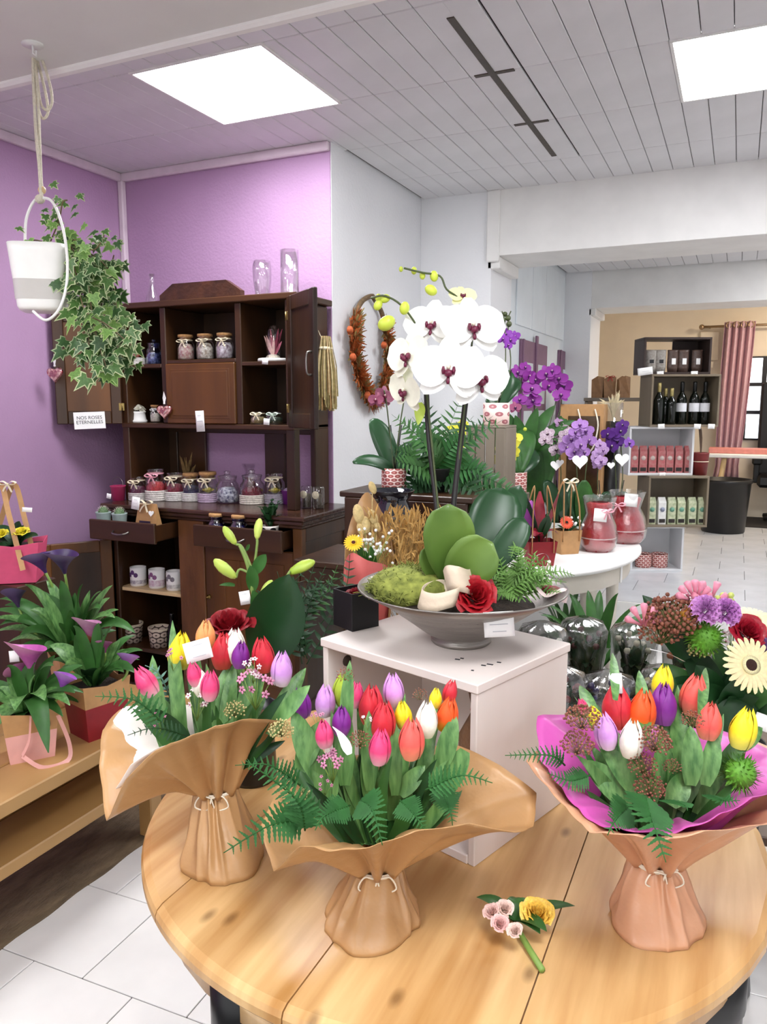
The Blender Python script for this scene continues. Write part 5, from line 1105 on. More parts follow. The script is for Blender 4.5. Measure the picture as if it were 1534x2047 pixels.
# arching green leaves of a table plant
b = V((pY(1040, 960, 4.3).x, 4.3, OZ)); D = dep(b)
gp = Th('spider_plant', 'green arching strap-leaved plant above the yellow orchid', 'plant', b)
gp.part('pot', MB().lathe([(.06, 0), (.08, .14), (.075, .13)], 20, b, cap1=False), mat('dark_plastic', '#1b1e1c', .5))
for i, (x, y) in enumerate([(960, 830), (985, 905), (1075, 815), (1110, 810), (1135, 850), (1150, 840), (1000, 815), (1030, 830), (1090, 880), (1010, 860), (1120, 880)]):
    tleaf(gp, (1048, 905), (x, y), 26, D, D - .05, .2, .0, LEAFM)
gp.part('stalks', MB().tube([b + V((0, 0, .1)), pd(1048, 903, D)], .016, 8), LEAFM)
# kraft gift box with window and cord handles, glass of dry grass
q = V((pY(1160, 960, 4.7).x, 4.7, OZ)); D = dep(q); sc = D / FPX
ztop = pY(1160, 808, 4.7).z; gb = Th('gift_box', 'tall kraft carry box with dark window and white cord handles', 'box', q)
w_ = 84 * sc; xa, xb = pY(1118, 880, 4.70).x, pY(1205, 880, 4.70).x
gb.part('box', MB().bx(xa, xb, 4.71, 4.86, OZ, ztop, .003), KBOX)
gb.part('window', MB().bx(xa + .05, xb - .02, 4.702, 4.711, OZ + .03, ztop - .07, .002), mat('box_window', '#4b3724', .12, .2))
for x in (1160, 1194): gb.part('cord_handle', MB().tube(spl([pY(x - 4, 818, 4.70), pY(x + 2, 850, 4.69), pY(x - 6, 890, 4.68), pY(x - 16, 905, 4.69)], 5), .005, 6), STRING)
q = V((pY(1222, 930, 4.86).x, 4.86, OZ)); gv = Th('grass_vase', 'black vase in a clear glass sleeve holding dry grasses', 'vase', q); z1 = pY(1226, 842, 4.86).z; z2 = pY(1226, 805, 4.86).z
gv.part('black_body', MB().lathe([(.05, OZ), (.055, OZ + .01), (.055, z1)], 24, (q.x, q.y, 0)), BLACKM)
gv.part('glass_sleeve', MB().lathe([(.057, z1 - .1), (.058, z2), (.056, z2)], 24, (q.x, q.y, 0), cap0=False, cap1=False), GLASS)
for i in range(16): a_ = i * 2.4; gv.part('dry_stalk', MB().ribbon(bez((q.x, q.y, z1), (q.x + .02 * cos(a_), q.y + .02 * sin(a_), z2), (q.x + U(.03, .1) * cos(a_), q.y + .05 * sin(a_), z2 + U(0, .08)), 5), [.003, .004, .008, .012, .01, .002], -Fv), mat('dry_straw', '#cbbd98', .8, .2))
# ---- bags and wrapped pots at the table front edge
def handle_bag(label, base, w, h, rz, m, hm, hh, bag_top=1.25, name='flower_bag'):
    o = thing(name, label, 'flower bag', base, rz); b_ = w * .5; t_ = b_ * bag_top; g = MB()
    g.add([(-b_, -b_ * .8, 0), (b_, -b_ * .8, 0), (b_, b_ * .8, 0), (-b_, b_ * .8, 0), (-t_, -t_ * .8, h), (t_, -t_ * .8, h), (t_, t_ * .8, h), (-t_, t_ * .8, h)], [[0, 1, 5, 4], [1, 2, 6, 5], [2, 3, 7, 6], [3, 0, 4, 7], [3, 2, 1, 0]], sm=False)
    ob = g.build('bag', m, o); ob.modifiers.new('s', 'SOLIDIFY').thickness = .002
    MB().bx(-t_ * .92, t_ * .92, -t_ * .72, t_ * .72, h * .8, h * .86, .003).build('soil', SOIL, o)
    for s_ in (-1, 1): MB().ribbon(spl([(s_ * t_ * .75, -t_ * .82, h * .55), (s_ * t_ * .70, -t_ * .7, h + hh * .5), (s_ * t_ * .45, 0, h + hh), (s_ * t_ * .70, t_ * .7, h + hh * .5), (s_ * t_ * .75, t_ * .82, h * .55)], 5), w * .13, (1, 0, 0), 0, 1).build('handle', hm, o).modifiers.new('s', 'SOLIDIFY').thickness = .002
    return o, t_
b = onT(1078, 1128); D = dep(b)
REDB = mat('dark_red_board', '#8a1620', .5, .1)
o, t_ = handle_bag('dark red flower bag with kraft handles holding magenta leaves', b, .115, .12, R(30), REDB, KBOX, .26)
for i in range(9): a_ = i * .7; MB().ribbon(bez((0, 0, .1), (cos(a_) * .03, sin(a_) * .03, .2), (cos(a_) * .09, sin(a_) * .07, .15 + .1 * (i % 3)), 6), [.01, .03, .05, .06, .055, .04, .01], (cos(a_), sin(a_), .8), .1).build('leaf', LEAFD if i % 2 else mat('crimson_leaf', '#8d1a2e', .5, .2), o)
MB().lathe([(.05, .12), (.08, .2), (.06, .3), (.05, .31)], 14, (-.08, .06, 0), cap0=False, cap1=False, wob=lambda a, z: 1 + .06 * sin(5 * a)).build('paper_cone', mat('violet_paper', '#9a3f9c', .5, .1), o)
b = onT(1132, 1105); o, t_ = handle_bag('kraft flower bag with one orange gerbera and white filler', b, .10, .125, R(40), KBOX, KBOX, .25)
GB = {}
def gerbera(parent, c, r, face, col, eye='#2a1a14', name='gerbera', T=None, n=22):
    k = 'g' + col
    if k not in GB:
        g = MB()
        for row in range(2):
            for i in range(n):
                a_ = tau * (i + .5 * row) / n; d_ = V((cos(a_), sin(a_), 0)); L_ = 1.0 - .2 * row
                g.ribbon([d_ * .18, d_ * (.42 * L_) + V((0, 0, .07 - .04 * row)), d_ * (.65 * L_) + V((0, 0, .07 - .03 * row)), d_ * (.84 * L_) + V((0, 0, .04)), d_ * (.95 * L_) + V((0, 0, .01)), d_ * L_ + V((0, 0, -.02))], [.05, .12, .165, .17, .12, .02], (0, 0, 1), .12, 2)
        GB[k] = (g.mesh('gerbera_petals', mat('gerbera_' + col, col, .5, .1, 8)), MB().ball((0, 0, .06), (.27, .27, .08), 16, 6).mesh('flower_eye', mat('gerbera_eye' + eye, eye, .8, .4, 30, .5)), MB().lathe([(.16, .11), (.34, .10), (.3, .04)], 22, cap0=False, cap1=False, wob=lambda a, z: 1 + .08 * sin(11 * a)).mesh('inner_ring', mat('gerbera_ring_' + col, col, .6, .25, 30)))
    T = T or frame(c, face, (0, 0, 1), r); ob = put(GB[k][0], name, parent, T=T); put(GB[k][1], 'flower_eye', ob); put(GB[k][2], 'inner_ring', ob)
    return ob
gerbera(o, (-.03, -.05, .17), .036, (-.2, -1, .5), '#e2502c')
for i in range(9): MB().ball((U(0, .07), U(-.06, .03), .15 + U(0, .04)), .008, 6, 4).build('filler_flower', CARD, o)
for i in range(6): a_ = i; MB().ribbon(bez((0, 0, .1), (cos(a_) * .04, sin(a_) * .04, .15), (cos(a_) * .08, sin(a_) * .07, .14), 5), [.01, .03, .035, .03, .02, .004], (cos(a_), sin(a_), 1)).build('leaf', LEAFD, o)
bow((0, -.02, .375), .05, (.3, -1, 0)).build('raffia_bow', CREAMB, o)
REDP = mat('red_tissue', '#b02531', .45, .15, 20, .4)
for px, py, sc_, tx in ((1195, 1100, 1.0, 'nearer the kraft flower bag'), (1250, 1083, 1.08, 'at the rounded table end')):
    b = onT(px, py); D = dep(b); o = thing('wrapped_pot', 'red tissue-wrapped pot in shiny cellophane with white card ' + tx, 'wrapped pot', b, U(0, 3))
    r = 34 * D / FPX * sc_
    MB().lathe([(r * .75, 0), (r * .95, .03), (r, .08), (r * .85, .14), (r * .6, .19), (r * .75, .25), (r * .5, .26)], 30, cap1=False, wob=lambda a, z: 1 + .04 * sin(8 * a + z * 30)).build('tissue', REDP, o)
    MB().lathe([(r * .8, .002), (r * 1.05, .03), (r * 1.1, .08), (r * .98, .14), (r * .75, .2), (r * .95, .29)], 30, cap0=False, cap1=False, wob=lambda a, z: 1 + .05 * sin(7 * a + z * 40)).build('cellophane', CELLO, o)
    MB().lathe([(r * 1.02, .07), (r * 1.04, .073), (r * 1.02, .076)], 30, cap0=False, cap1=False).build('lace_ribbon', mat('lace', '#ead2d0', .6), o)
    card('blank white gift card on the red wrapped pot ' + tx, pd(px + (6 if px < 1220 else 12), py - 70 if px < 1220 else py - 83, D - r - .02), 26 * D / FPX, 25 * D / FPX, -Fv, -6, 0)
    bow((-r * .8, -r * .7, .22), .04, (-.5, -1, 0)).build('bow', PINKB, o)
# ================================================================== stack of crates with groceries, back room
SY = 6.05
def czat(px, py, Y=SY): return pY(px, py, Y)
THC = R(24)
def hitx(T, px, ly):                       # local x where the sight line through px crosses the line y = ly of a crate
    d = ray(px, 900); o_ = T @ V((0, ly, 0)); e_ = T.to_3x3() @ V((1, 0, 0))
    return (o_.x * d.y - o_.y * d.x) / (e_.y * d.x - e_.x * d.y)
def crate(label, pxl, pxr, pyt, pyb, m, depth=.27, back=True, Y=SY, name='shelf_crate', base_z=None, th_=THC):
    A_ = pY(pxl, (pyt + pyb) / 2, Y); zt_ = pY(pxl, pyt, Y).z; zb = base_z if base_z is not None else pY(pxl, pyb, Y).z
    T = Matrix.Translation((A_.x, Y, 0)) @ Matrix.Rotation(th_, 4, 'Z'); w_ = hitx(T, pxr, 0)
    t_ = Th(name, label, 'crate', T @ V((w_ / 2, depth / 2, zb))); e = .016
    for nm_, q in (('side', (0, e, 0, depth, zb + e, zt_ - e)), ('side', (w_ - e, w_, 0, depth, zb + e, zt_ - e)), ('bottom', (0, w_, 0, depth, zb, zb + e)), ('top', (0, w_, 0, depth, zt_ - e, zt_))): t_.part(nm_, MB().bx(*q, .002, T=T), m)
    if back: t_.part('back', MB().bx(e, w_ - e, depth - .012, depth, zb + e, zt_ - e, .001, T=T), m)
    return T, w_, zt_, zb + e
def cin(a, px, ly): T = a[0]; x = hitx(T, px, ly); p = T @ V((x, ly, 0)); return V((p.x, p.y, a[3]))
WC = mat('white_crate', '#dfe0e2', .5, .03, 6); BC = wood('taupe_board', '#6e6250', '#857763', 5, (1, 1, .15), .5)
zz = FZ
a5 = crate('lowest white crate of the stack holding two patterned pots', 1262, 1378, 1052, 1143, WC, base_z=FZ)
a4 = crate('taupe crate with green packets, second from the stack bottom', 1296, 1423, 952, 1050, BC, base_z=a5[2] + .0005)
a3 = crate('white crate with pink packets in the middle of the stack', 1258, 1388, 853, 946, WC, base_z=a4[2] + .0005)
a2 = crate('taupe crate with wine bottles, second from the stack top', 1302, 1434, 748, 848, BC, base_z=a3[2] + .0005)
a1 = crate('dark brown topmost crate of the stack with snack bags', 1288, 1412, 674, 746, DKCR, .24, back=False, base_z=a2[2] + .0005)
_T, _w, _zt, _zb = a1
put(MB().bx(_w * .58, _w - .016, .225, .238, _zb, _zt - .016, .001, T=_T).mesh('back', DKCR), 'back', bpy.data.objects['shelf_crate.004'], -V(bpy.data.objects['shelf_crate.004'].location))
for px, tx in ((1297, 'beside its twin'), (1330, 'next to the crate wall')):
    o = thing('patterned_pot', 'pink patterned pot in the lowest white crate ' + tx, 'pot', cin(a5, px, .1)); pat_pot(.062, .105, P1, o)
GP = mat('green_packet', '#a9b98c', .55, .12, 40, col2='#d5d8b8'); GPW = mat('pale_packet', '#e6e6e2', .5, .08, 40)
def packet(name, label, px, a, w, h, m, lab, group):
    o = thing(name, label, 'packet', cin(a, px, .07), THC + U(-.12, .06), group); b_ = w / 2
    MB().add([(-b_, -.03, 0), (b_, -.03, 0), (b_, .03, 0), (-b_, .03, 0), (-b_, -.028, h * .8), (b_, -.028, h * .8), (b_, .028, h * .8), (-b_, .028, h * .8), (-b_ * .95, 0, h), (b_ * .95, 0, h)], [[0, 1, 5, 4], [1, 2, 6, 5], [2, 3, 7, 6], [3, 0, 4, 7], [3, 2, 1, 0], [4, 5, 9, 8], [6, 7, 8, 9], [5, 6, 9], [7, 4, 8]], sm=False).build('bag', m, o)
    MB().bx(-b_ * .8, b_ * .8, -.0318, -.0302, h * .06, h * .2, .0005).build('dark_window', mat('packet_window', '#2a221e', .3, .2), o)
    MB().lathe([(b_ * .62, 0), (b_ * .62, .0012)], 16, T=frame((0, -.0300, h * .55), (0, -1, 0))).build('round_label', lab, o)
    return o
lg = mat('label_green', '#6fa58c', .5, .1); lw = mat('label_grey', '#8b93a8', .5, .1)
for i, px in enumerate((1308, 1328, 1348, 1367, 1389, 1409)):
    packet('green_packet', ['green tea packet at the crate post end', 'pale grey-labelled packet among the green packets', 'green packet right beside the pale labelled one', 'green packet before the gap in the row', 'green packet just after the gap in the row', 'green packet at the end by the black bin'][i], px, a4, .058, .205, GPW if i == 1 else GP, lw if i == 1 else lg, 'green packets')
PP = mat('pink_packet', '#c98a86', .5, .15, 40, col2='#b4585c'); lp_ = mat('label_rose', '#d8c4bc', .5, .1)
for i, px in enumerate((1268, 1286, 1304, 1322, 1339, 1357, 1375)):
    packet('pink_packet', 'pink fruit tea packet lined up in the middle white crate', px, a3, .055, .205, PP, lp_, 'pink packets')
def bottle(label, px, ly, h, r, cap, lab, name='wine_bottle', group=None):
    o = thing(name, label, 'bottle', cin(a2, px, ly), 0, group)
    MB().lathe([(r * .9, 0), (r, .006), (r, h * .58), (r * .8, h * .66), (r * .4, h * .74), (r * .36, h * .8)], 18).build('body', mat('dark_bottle_glass', '#0d120c', .1, .1), o)
    MB().lathe([(r * .38, h * .76), (r * .40, h * .97), (r * .36, h)], 14).build('foil', cap, o)
    if lab: MB().lathe([(r * 1.01, h * .30), (r * 1.012, h * .31), (r * 1.01, h * .50)], 18, cap0=False, cap1=False).build('label', lab, o)
GOLD = mat('gold_foil', '#c9b87a', .35, .12, 40, metal=.6); wl_ = mat('bottle_label', '#dfe0e4', .6, .05)
for px, h, d_ in ((1313, .31, .05), (1326, .27, .1), (1338, .27, .05)): bottle('dark sparkling wine bottle with gold foil ' + {1313: 'tallest, by the crate wall', 1326: 'half hidden between two others', 1338: 'next to the labelled bottles'}[px], px, d_ + .02, h, .036, GOLD, None, group='sparkling bottles')
for px in (1358, 1383, 1404): bottle('dark wine bottle with white label ' + {1358: 'beside the gold foiled ones', 1383: 'between two labelled bottles', 1404: 'at the crate end'}[px], px, .1, .318, .037, BLACKM, wl_, group='wine bottles')
for i, px in enumerate((1293, 1312, 1336, 1357, 1384)):
    o = thing('snack_bag', ['clear bag of white sweets by the crate wall', 'clear bag of sweets with dark square label', 'dark biscuit bag next to the sweets', 'dark biscuit bag with two white labels', 'dark biscuit bag with slanted white label'][i], 'bag', cin(a1, px, .08), THC)
    MB().lathe([(.036, 0), (.042, .04), (.04, .1), (.04, .15), (.042, .165)], 14, sy=.5, wob=lambda a, z: 1 + .03 * sin(6 * a)).build('bag', mat('sweets', '#cfc9c0', .4, .3, 60, col2='#8a8178') if i < 2 else mat('biscuits', '#55423a', .35, .35, 60), o)
    MB().box((0, -.024, .08), (.03, .003, .045 if i > 1 else .025), .001).build('label', CARD if i > 1 else INK, o)
for i, (px, a) in enumerate([(1313, a1), (1380, a1), (1320, a2), (1392, a2), (1327, a3), (1420, a2)]):
    card('small white shelf tag on the crate stack ' + ['under the sweets', 'under the biscuits', 'below the sparkling wine', 'below the labelled wine', 'below the pink packets', 'at the wine crate corner'][i], cin(a, px, -.005) - V((0, 0, .012)), .05, .036, (sin(THC), -cos(THC), 0), U(-4, 4), 1)
card('wide white paper notice hanging on the dark top crate', cin(a1, 1283, -.006) + V((.0, 0, .005)), .11, .055, (sin(THC), -cos(THC), 0), 8, 1, 'paper_notice', 'notice')
q = cin(a4, 1402, .12); q.z = a4[2] + .0005; o = thing('red_pot', 'dark red pot tied with twine on the taupe crate end', 'pot', q)
MB().lathe([(.05, 0), (.06, .16), (.062, .17), (.056, .17), (.05, .05)], 20, cap1=False).build('pot', mat('oxblood_pot', '#6f1c1c', .5, .15), o); MB().lathe([(.0585, .1), (.061, .103), (.0585, .106)], 20, cap0=False, cap1=False).build('twine', CREAMB, o)
MB().ribbon(bez((0, 0, .12), (0, 0, .4), (-.05, -.02, .42), 6), [.006, .02, .03, .03, .02, .01, .004], (1, -1, 0)).build('leaf', mat('brown_leaf', '#4a3524', .6, .2), o)
# grey box edge and kraft sacks behind the gift box
q = czat(1215, 830, 6.64); sk = thing('side_table', 'plain grey-brown shelf board table carrying the kraft sacks', 'table', (q.x, 6.78, FZ)); zk = czat(1215, 795, 6.64).z
MB().bx(-.2, .32, -.14, .14, zk - FZ - .03, zk - FZ).build('top', GREYW, sk)
for x in (-.18, .3): MB().bx(x - .015, x + .015, -.12, .12, 0, zk - FZ - .03).build('leg', GREYW, sk)
for i, px in enumerate((1195, 1218, 1246)):
    q = czat(px, 790, 6.74); o = thing('kraft_sack', ['brown kraft sack at the far wall end', 'brown kraft sack tied with a red bow', 'open brown kraft sack nearest the crates'][i], 'bag', (q.x, 6.74, zk), .3 * i)
    MB().add([(-.045, -.035, 0), (.045, -.035, 0), (.045, .035, 0), (-.045, .035, 0), (-.05, -.02, .15), (.05, -.02, .17), (.05, .02, .17), (-.05, .02, .15), (0, -.03, .18), (0, .03, .18)], [[0, 1, 5, 8, 4], [1, 2, 6, 5], [2, 3, 7, 9, 6], [3, 0, 4, 7], [3, 2, 1, 0]], sm=False).build('sack', mat('brown_sack', '#8a6440', .6, .15, 30), o)
    if i == 1: bow((0, -.03, .17), .035, (0, -1, 0)).build('bow', mat('red_ribbon', '#a52a24', .5), o)
# ---- back room: curtain, rod, window, table, bin, chair
RYB = 9.56
def c9(px, py): return pY(px, py, RYB)
rod = Th('curtain_rod', 'slim brass curtain rod with ball end on beige wall', 'curtain rod', c9(1470, 655))
ra, rb_ = c9(1408, 655), c9(1640, 655); yr = RYB - .08
rod.part('rod', MB().tube([(ra.x, yr, ra.z), (rb_.x, yr, ra.z)], .014, 8), mat('brass_rod', '#9a8266', .3, .1, metal=.8)); rod.part('finial', MB().ball((ra.x - .02, yr, ra.z), .03, 12, 8), MC['brass_rod'])
rod.part('bracket', MB().bx(ra.x + .05, ra.x + .07, yr, RYB + .04, ra.z - .012, ra.z + .012), MC['brass_rod'])
xa, xb = c9(1442, 800).x, c9(1500, 800).x; za, zb = ra.z + .04, pY(1470, 955, RYB).z
cu = Th('curtain', 'dusty pink eyelet curtain gathered at its foot', 'curtain', ((xa + xb) / 2, yr, zb))
def cf(u, v):
    w_ = 1 - .30 * v ** 3; x = (xa + xb) / 2 + (u - .5) * (xb - xa) * w_ * (1.05 if v < .9 else 1 + .3 * (v - .9) * 10)
    return (x - .05 * v, yr - .06 + .045 * sin(u * tau * 4.5) * (1 - .3 * v), za + (zb - za) * v)
cu.part('drape', MB().grid(cf, 90, 24), mat('dusty_pink_cloth', '#cda8b2', .75, .06, 30, .2)); cu.o.children[0].modifiers.new('s', 'SOLIDIFY').thickness = .003
for i in range(4): x = xa + (xb - xa) * (i + .5) / 4; cu.part('eyelet', MB().lathe([(.03, -.003), (.034, 0), (.03, .003), (.022, 0)], 16, T=frame((x, yr - .1, ra.z), (0, -1, 0)), cap0=False, cap1=False), MC['brass_rod'])
wx0, wx1, wz0, wz1 = c9(1492, 780).x, c9(1640, 780).x, c9(1510, 880).z, c9(1510, 712).z
wn = struct(MB().bx(wx0, wx1, RYB + .02, RYB + .045, wz0, wz1).build('window_1', mat('black_frame', '#15151a', .5)))
for i in range(4):
    for j in range(3):
        x0 = wx0 + .02 + (wx1 - wx0) * i / 4; x1_ = wx0 - .03 + (wx1 - wx0) * (i + 1) / 4; z0 = wz0 + .02 + (wz1 - wz0) * j / 3; z1 = wz0 - .02 + (wz1 - wz0) * (j + 1) / 3
        MB().bx(x0, x1_, RYB + .012, RYB + .019, z0, z1, .001).build('pane', emit('daylit_pane', '#eef3f8', 1.6), wn)
ic = c9(1418, 692); o = thing('intercom', 'cream wall intercom box beside the curtain rod', 'intercom', (ic.x, RYB, ic.z)); MB().bx(-.1, .1, -.0, .038, -.16, .16, .01).build('case', BEIGE, o); MB().bx(-.06, .06, -.02, .0, -.24, -.17, .008).build('handset', BEIGE, o)
yt = 8.75; zt_ = pY(1460, 908, yt).z; xl = pY(1412, 905, yt).x
wt = Th('work_table', 'white work table with splayed wooden legs in the beige room', 'table', (xl + .7, yt + .3, FZ))
wt.part('top', MB().bx(xl, xl + 1.5, yt, yt + .36, zt_ - .04, zt_, .008), WHITE)
for dx, sl in ((.10, .08), (1.4, -.08)):
    for dy in (.06, .3): wt.part('leg', MB().tube([(xl + dx + sl, yt + dy, zt_ - .04), (xl + dx, yt + dy, FZ)], .026, 8), LTW)
o = thing('pink_paper_roll', 'long flat pink paper pack lying on the work table', 'paper', (xl + .62, yt + .2, zt_)); MB().bx(-.6, .6, -.1, .12, 0, .055, .006).build('pack', mat('salmon_paper', '#d98a80', .55, .08), o); MB().bx(.6, .72, -.08, .12, 0, .05, .004).build('wood_block', LTW, o)
q = pz(1445, 1062, FZ); o = thing('black_bucket', 'large black plastic florist bucket on the tiled floor', 'bucket', (q.x, q.y, FZ)); D = dep(q); r = 47 * D / FPX; h = 105 * D / FPX
MB().lathe([(r * .82, 0), (r * .85, .01), (r, h * .93), (r * 1.05, h * .94), (r * 1.05, h), (r * .97, h), (r * .8, .02), (.001, .02)], 36, cap1=False).build('body', mat('black_plastic', '#121214', .4, .1), o)
q = V((pY(1528, 900, 9.25).x + .3, 9.27, FZ)); o = thing('armchair', 'black high-backed swivel armchair by the far window', 'chair', q)
CHB = mat('black_leather', '#0e0e10', .4, .1)
MB().bx(-.35, .35, -.16, .2, .38, .52, .04).build('seat', CHB, o); MB().bx(-.36, .36, .10, .2, .5, 1.5, .04).build('backrest', CHB, o)
for s_ in (-1, 1): MB().bx(s_ * .36 - .05, s_ * .36 + .05, -.14, .15, .62, .7, .03).build('armrest', CHB, o); MB().bx(s_ * .36 - .03, s_ * .36 + .03, -.05, .05, .42, .64, .01).build('arm_post', CHB, o)
MB().lathe([(.03, .06), (.03, .38)], 12).build('column', CHB, o)
for k in range(5): a_ = k * tau / 5; MB().tube([(0, 0, .09), (.32 * cos(a_), .2 * sin(a_), .05)], .025, 6).build('foot', CHB, o)
tag(MB().bx(xl + .2, 2.2, 8.75, 9.5, FZ + .0005, FZ + .012, .003).build('floor_mat', mat('dark_mat', '#2e2a28', .9, .3, 60, .6)), 'dark floor mat under the black armchair', 'mat')
# ================================================================== bench with calla lilies on the left
BZ, BXR = .50, -1.76
bn = Th('plant_bench', 'two-tier light wooden bench along the purple wall', 'bench', (-2.05, 1.4, 0))
for i in range(3): bn.part('board', MB().bx(BXR - .19 * (i + 1) + .003, BXR - .19 * i - .003, .7, 2.2, BZ - .045, BZ, .004), BENCHW)
zl = pX(80, 1688, BXR - .03).z
for i in range(2): bn.part('board', MB().bx(BXR - .03 - .22 * (i + 1) + .003, BXR - .03 - .22 * i - .003, .75, 2.1, zl - .04, zl, .004), BENCHW)
for x in (BXR - .12, BXR - .5):
    for y in (2.05, .8): bn.part('leg', MB().bx(x - .03, x + .03, y - .03, y + .03, .009, BZ - .045), BENCHW)
bn.part('cross_rail', MB().bx(BXR - .5, BXR - .12, 2.035, 2.065, zl - .09, zl - .04), BENCHW)
bn.part('cross_rail', MB().bx(BXR - .5, BXR - .12, 2.035, 2.065, BZ - .11, BZ - .045), BENCHW)
CAL = {}
def calla(th_, px, py, hpx, D, tilt, col, edge, base, spad='#e8d8c8', lean=.3, yaw=0):
    if col not in CAL:
        g = MB()
        def f(u, v):
            a_ = (u - .5) * tau * 1.08; fl = v ** 2.2
            r = .05 + .09 * v + .30 * fl; z = v * .60 + fl * .42 * ((1 + cos(a_)) / 2) ** 2 - .06 * fl * (1 - cos(a_)) / 2
            r *= 1 + .10 * max(0, v - .8) * 5 * (1 if abs(a_) < .8 else .6)
            return (r * sin(a_), -r * cos(a_) * .9 if v < .5 else r * cos(a_) * -.9, z)
        g.grid(f, 26, 12)
        CAL[col] = (g.mesh('calla_spathe', mat('calla_' + col, col, .4, .12, 8, grad=(.55, 1.0, edge))), MB().tube([(0, 0, .1), (0, .01, .35), (0, .0, .62)], [.03, .035, .015], 8).mesh('spadix', mat('spadix', spad, .5)))
    h = hpx * D / FPX; t0 = R(tilt); ax = (Uv * cos(t0) + Rv * sin(t0) - Fv * lean).normalized(); b_ = pd(px, py, D) - ax * h * .5
    ob = th_.inst('calla_flower', CAL[col][0], frame(b_, ax, Fv + Rv * yaw, h)); put(CAL[col][1], 'spadix', ob)
    th_.part('flower_stem', MB().tube(bez(b_ + ax * h * .05, b_ - ax * (b_ - V(base)).length * .45, base, 8), .0045, 6), STEM)
def strap(th_, base, e, wpx, D, dd=0, rise=.5, m=None, side=0):
    A_ = V(base); E_ = pd(e[0], e[1], D + dd); L_ = (E_ - A_).length; C_ = (A_ + E_) / 2 + V((0, 0, rise * L_)) + Rv * side * L_
    n = 12; ws_ = [wpx * D / FPX * max(.05, sin(pi * (.10 + .9 * (i / n)) ** 1.0) ** .7) for i in range(n + 1)]
    th_.part('leaf', MB().ribbon(bez(A_, C_, E_, n), ws_, -Fv * .6 + Uv, .12, 4), m or LEAFM)
PKP = mat('pale_pink_board', '#e3aaa2', .55, .05); 
def twobag(label, base, w, h, rz, mlow, mhi, split=.55):
    t_ = Th('flower_bag', label, 'flower bag', base); T = Matrix.Translation(base) @ Matrix.Rotation(rz, 4, 'Z'); b_ = w / 2; t1 = b_ * 1.28; tm = b_ + (t1 - b_) * split
    def ring(r_, z_, pk=0): return [T @ V((x * r_, y * r_ * .9, z_ + (pk if i % 2 else 0))) for i, (x, y) in enumerate(((-1, -1), (0, -1.0), (1, -1), (1, 0), (1, 1), (0, 1), (-1, 1), (-1, 0)))]
    r0, r1, r2, r3 = ring(b_, 0), ring(tm, h * split), ring(tm, h * split), ring(t1, h, -.015)
    F8 = [[i, (i + 1) % 8, 8 + (i + 1) % 8, 8 + i] for i in range(8)]
    ob = t_.part('bag', MB().add(r0 + r1, F8 + [list(range(8))[::-1]], sm=False), mlow); ob.modifiers.new('s', 'SOLIDIFY').thickness = .002
    ob = t_.part('bag_collar', MB().add(r2 + r3, F8, sm=False), mhi); ob.modifiers.new('s', 'SOLIDIFY').thickness = .002
    t_.part('soil', MB().bx(-t1 * .85, t1 * .85, -t1 * .75, t1 * .75, h * .82, h * .86, .003, T=T), SOIL)
    return t_, T
RNDL = random.Random(12)
# front bag with pink callas
b1 = pz(62, 1506, BZ); D = dep(b1)
f1, T1 = twobag('pale pink and kraft flower bag of pink callas on the bench edge', b1, .125, .165, R(24.6 + 30), PKP, KBOX)
top = b1 + V((0, 0, .13)); D = dep(top)
for (x, y, w_, dd, rs) in [(0, 1440, 44, -.08, .5), (-40, 1400, 40, 0, .5), (165, 1355, 34, -.02, .35), (150, 1385, 34, -.08, .4), (60, 1320, 40, .02, .1), (90, 1400, 36, -.14, .5), (97, 1505, 40, -.17, .9), (20, 1330, 40, .05, .3), (110, 1310, 36, .03, .2), (-20, 1470, 40, -.1, .7), (140, 1410, 30, -.1, .5), (30, 1420, 36, -.15, .6), (165, 1330, 30, .05, .3), (70, 1350, 34, -.05, .2)]: strap(f1, top, (x, y), w_, D, dd, rs, (LEAFM, LEAF, LEAFM)[RNDL.randint(0, 2)])
calla(f1, 56, 1308, 84, D - .02, -4, '#b455a0', '#e8a8d0', top, yaw=.6); calla(f1, 128, 1358, 52, D - .06, 20, '#8d4aa8', '#b48ad0', top); calla(f1, 38, 1345, 50, D + .02, -40, '#8d3f74', '#c07aa8', top)
g = MB().ribbon(spl([T1 @ V((.075, -.085, .14)), T1 @ V((.10, -.10, .05)), T1 @ V((.09, -.12, .005)), T1 @ V((.02, -.13, .004)), T1 @ V((-.03, -.075, .03))], 6), .014, (.3, -1, .2), 0, 1); f1.part('ribbon_handle', g, PKP)
f1.part('ribbon_handle', MB().ribbon(spl([T1 @ V((.0, -.078, .15)), T1 @ V((-.01, -.09, .08)), T1 @ V((-.03, -.075, .03))], 5), .013, (-.3, -1, .2), 0, 1), PKP)
f1.part('seal_spot', MB().lathe([(.02, 0), (.02, .001)], 18, T=T1 @ frame((.035, -.0735, .115), (0, -1, .12))), mat('brown_seal', '#8d6a4a', .6))
for i in range(12): strap(f1, top, (62 + 105 * cos(i * 2.4), 1385 + 60 * sin(i * 2.4)), 24, D, .1 * sin(i * 1.7), .45, LEAFM)
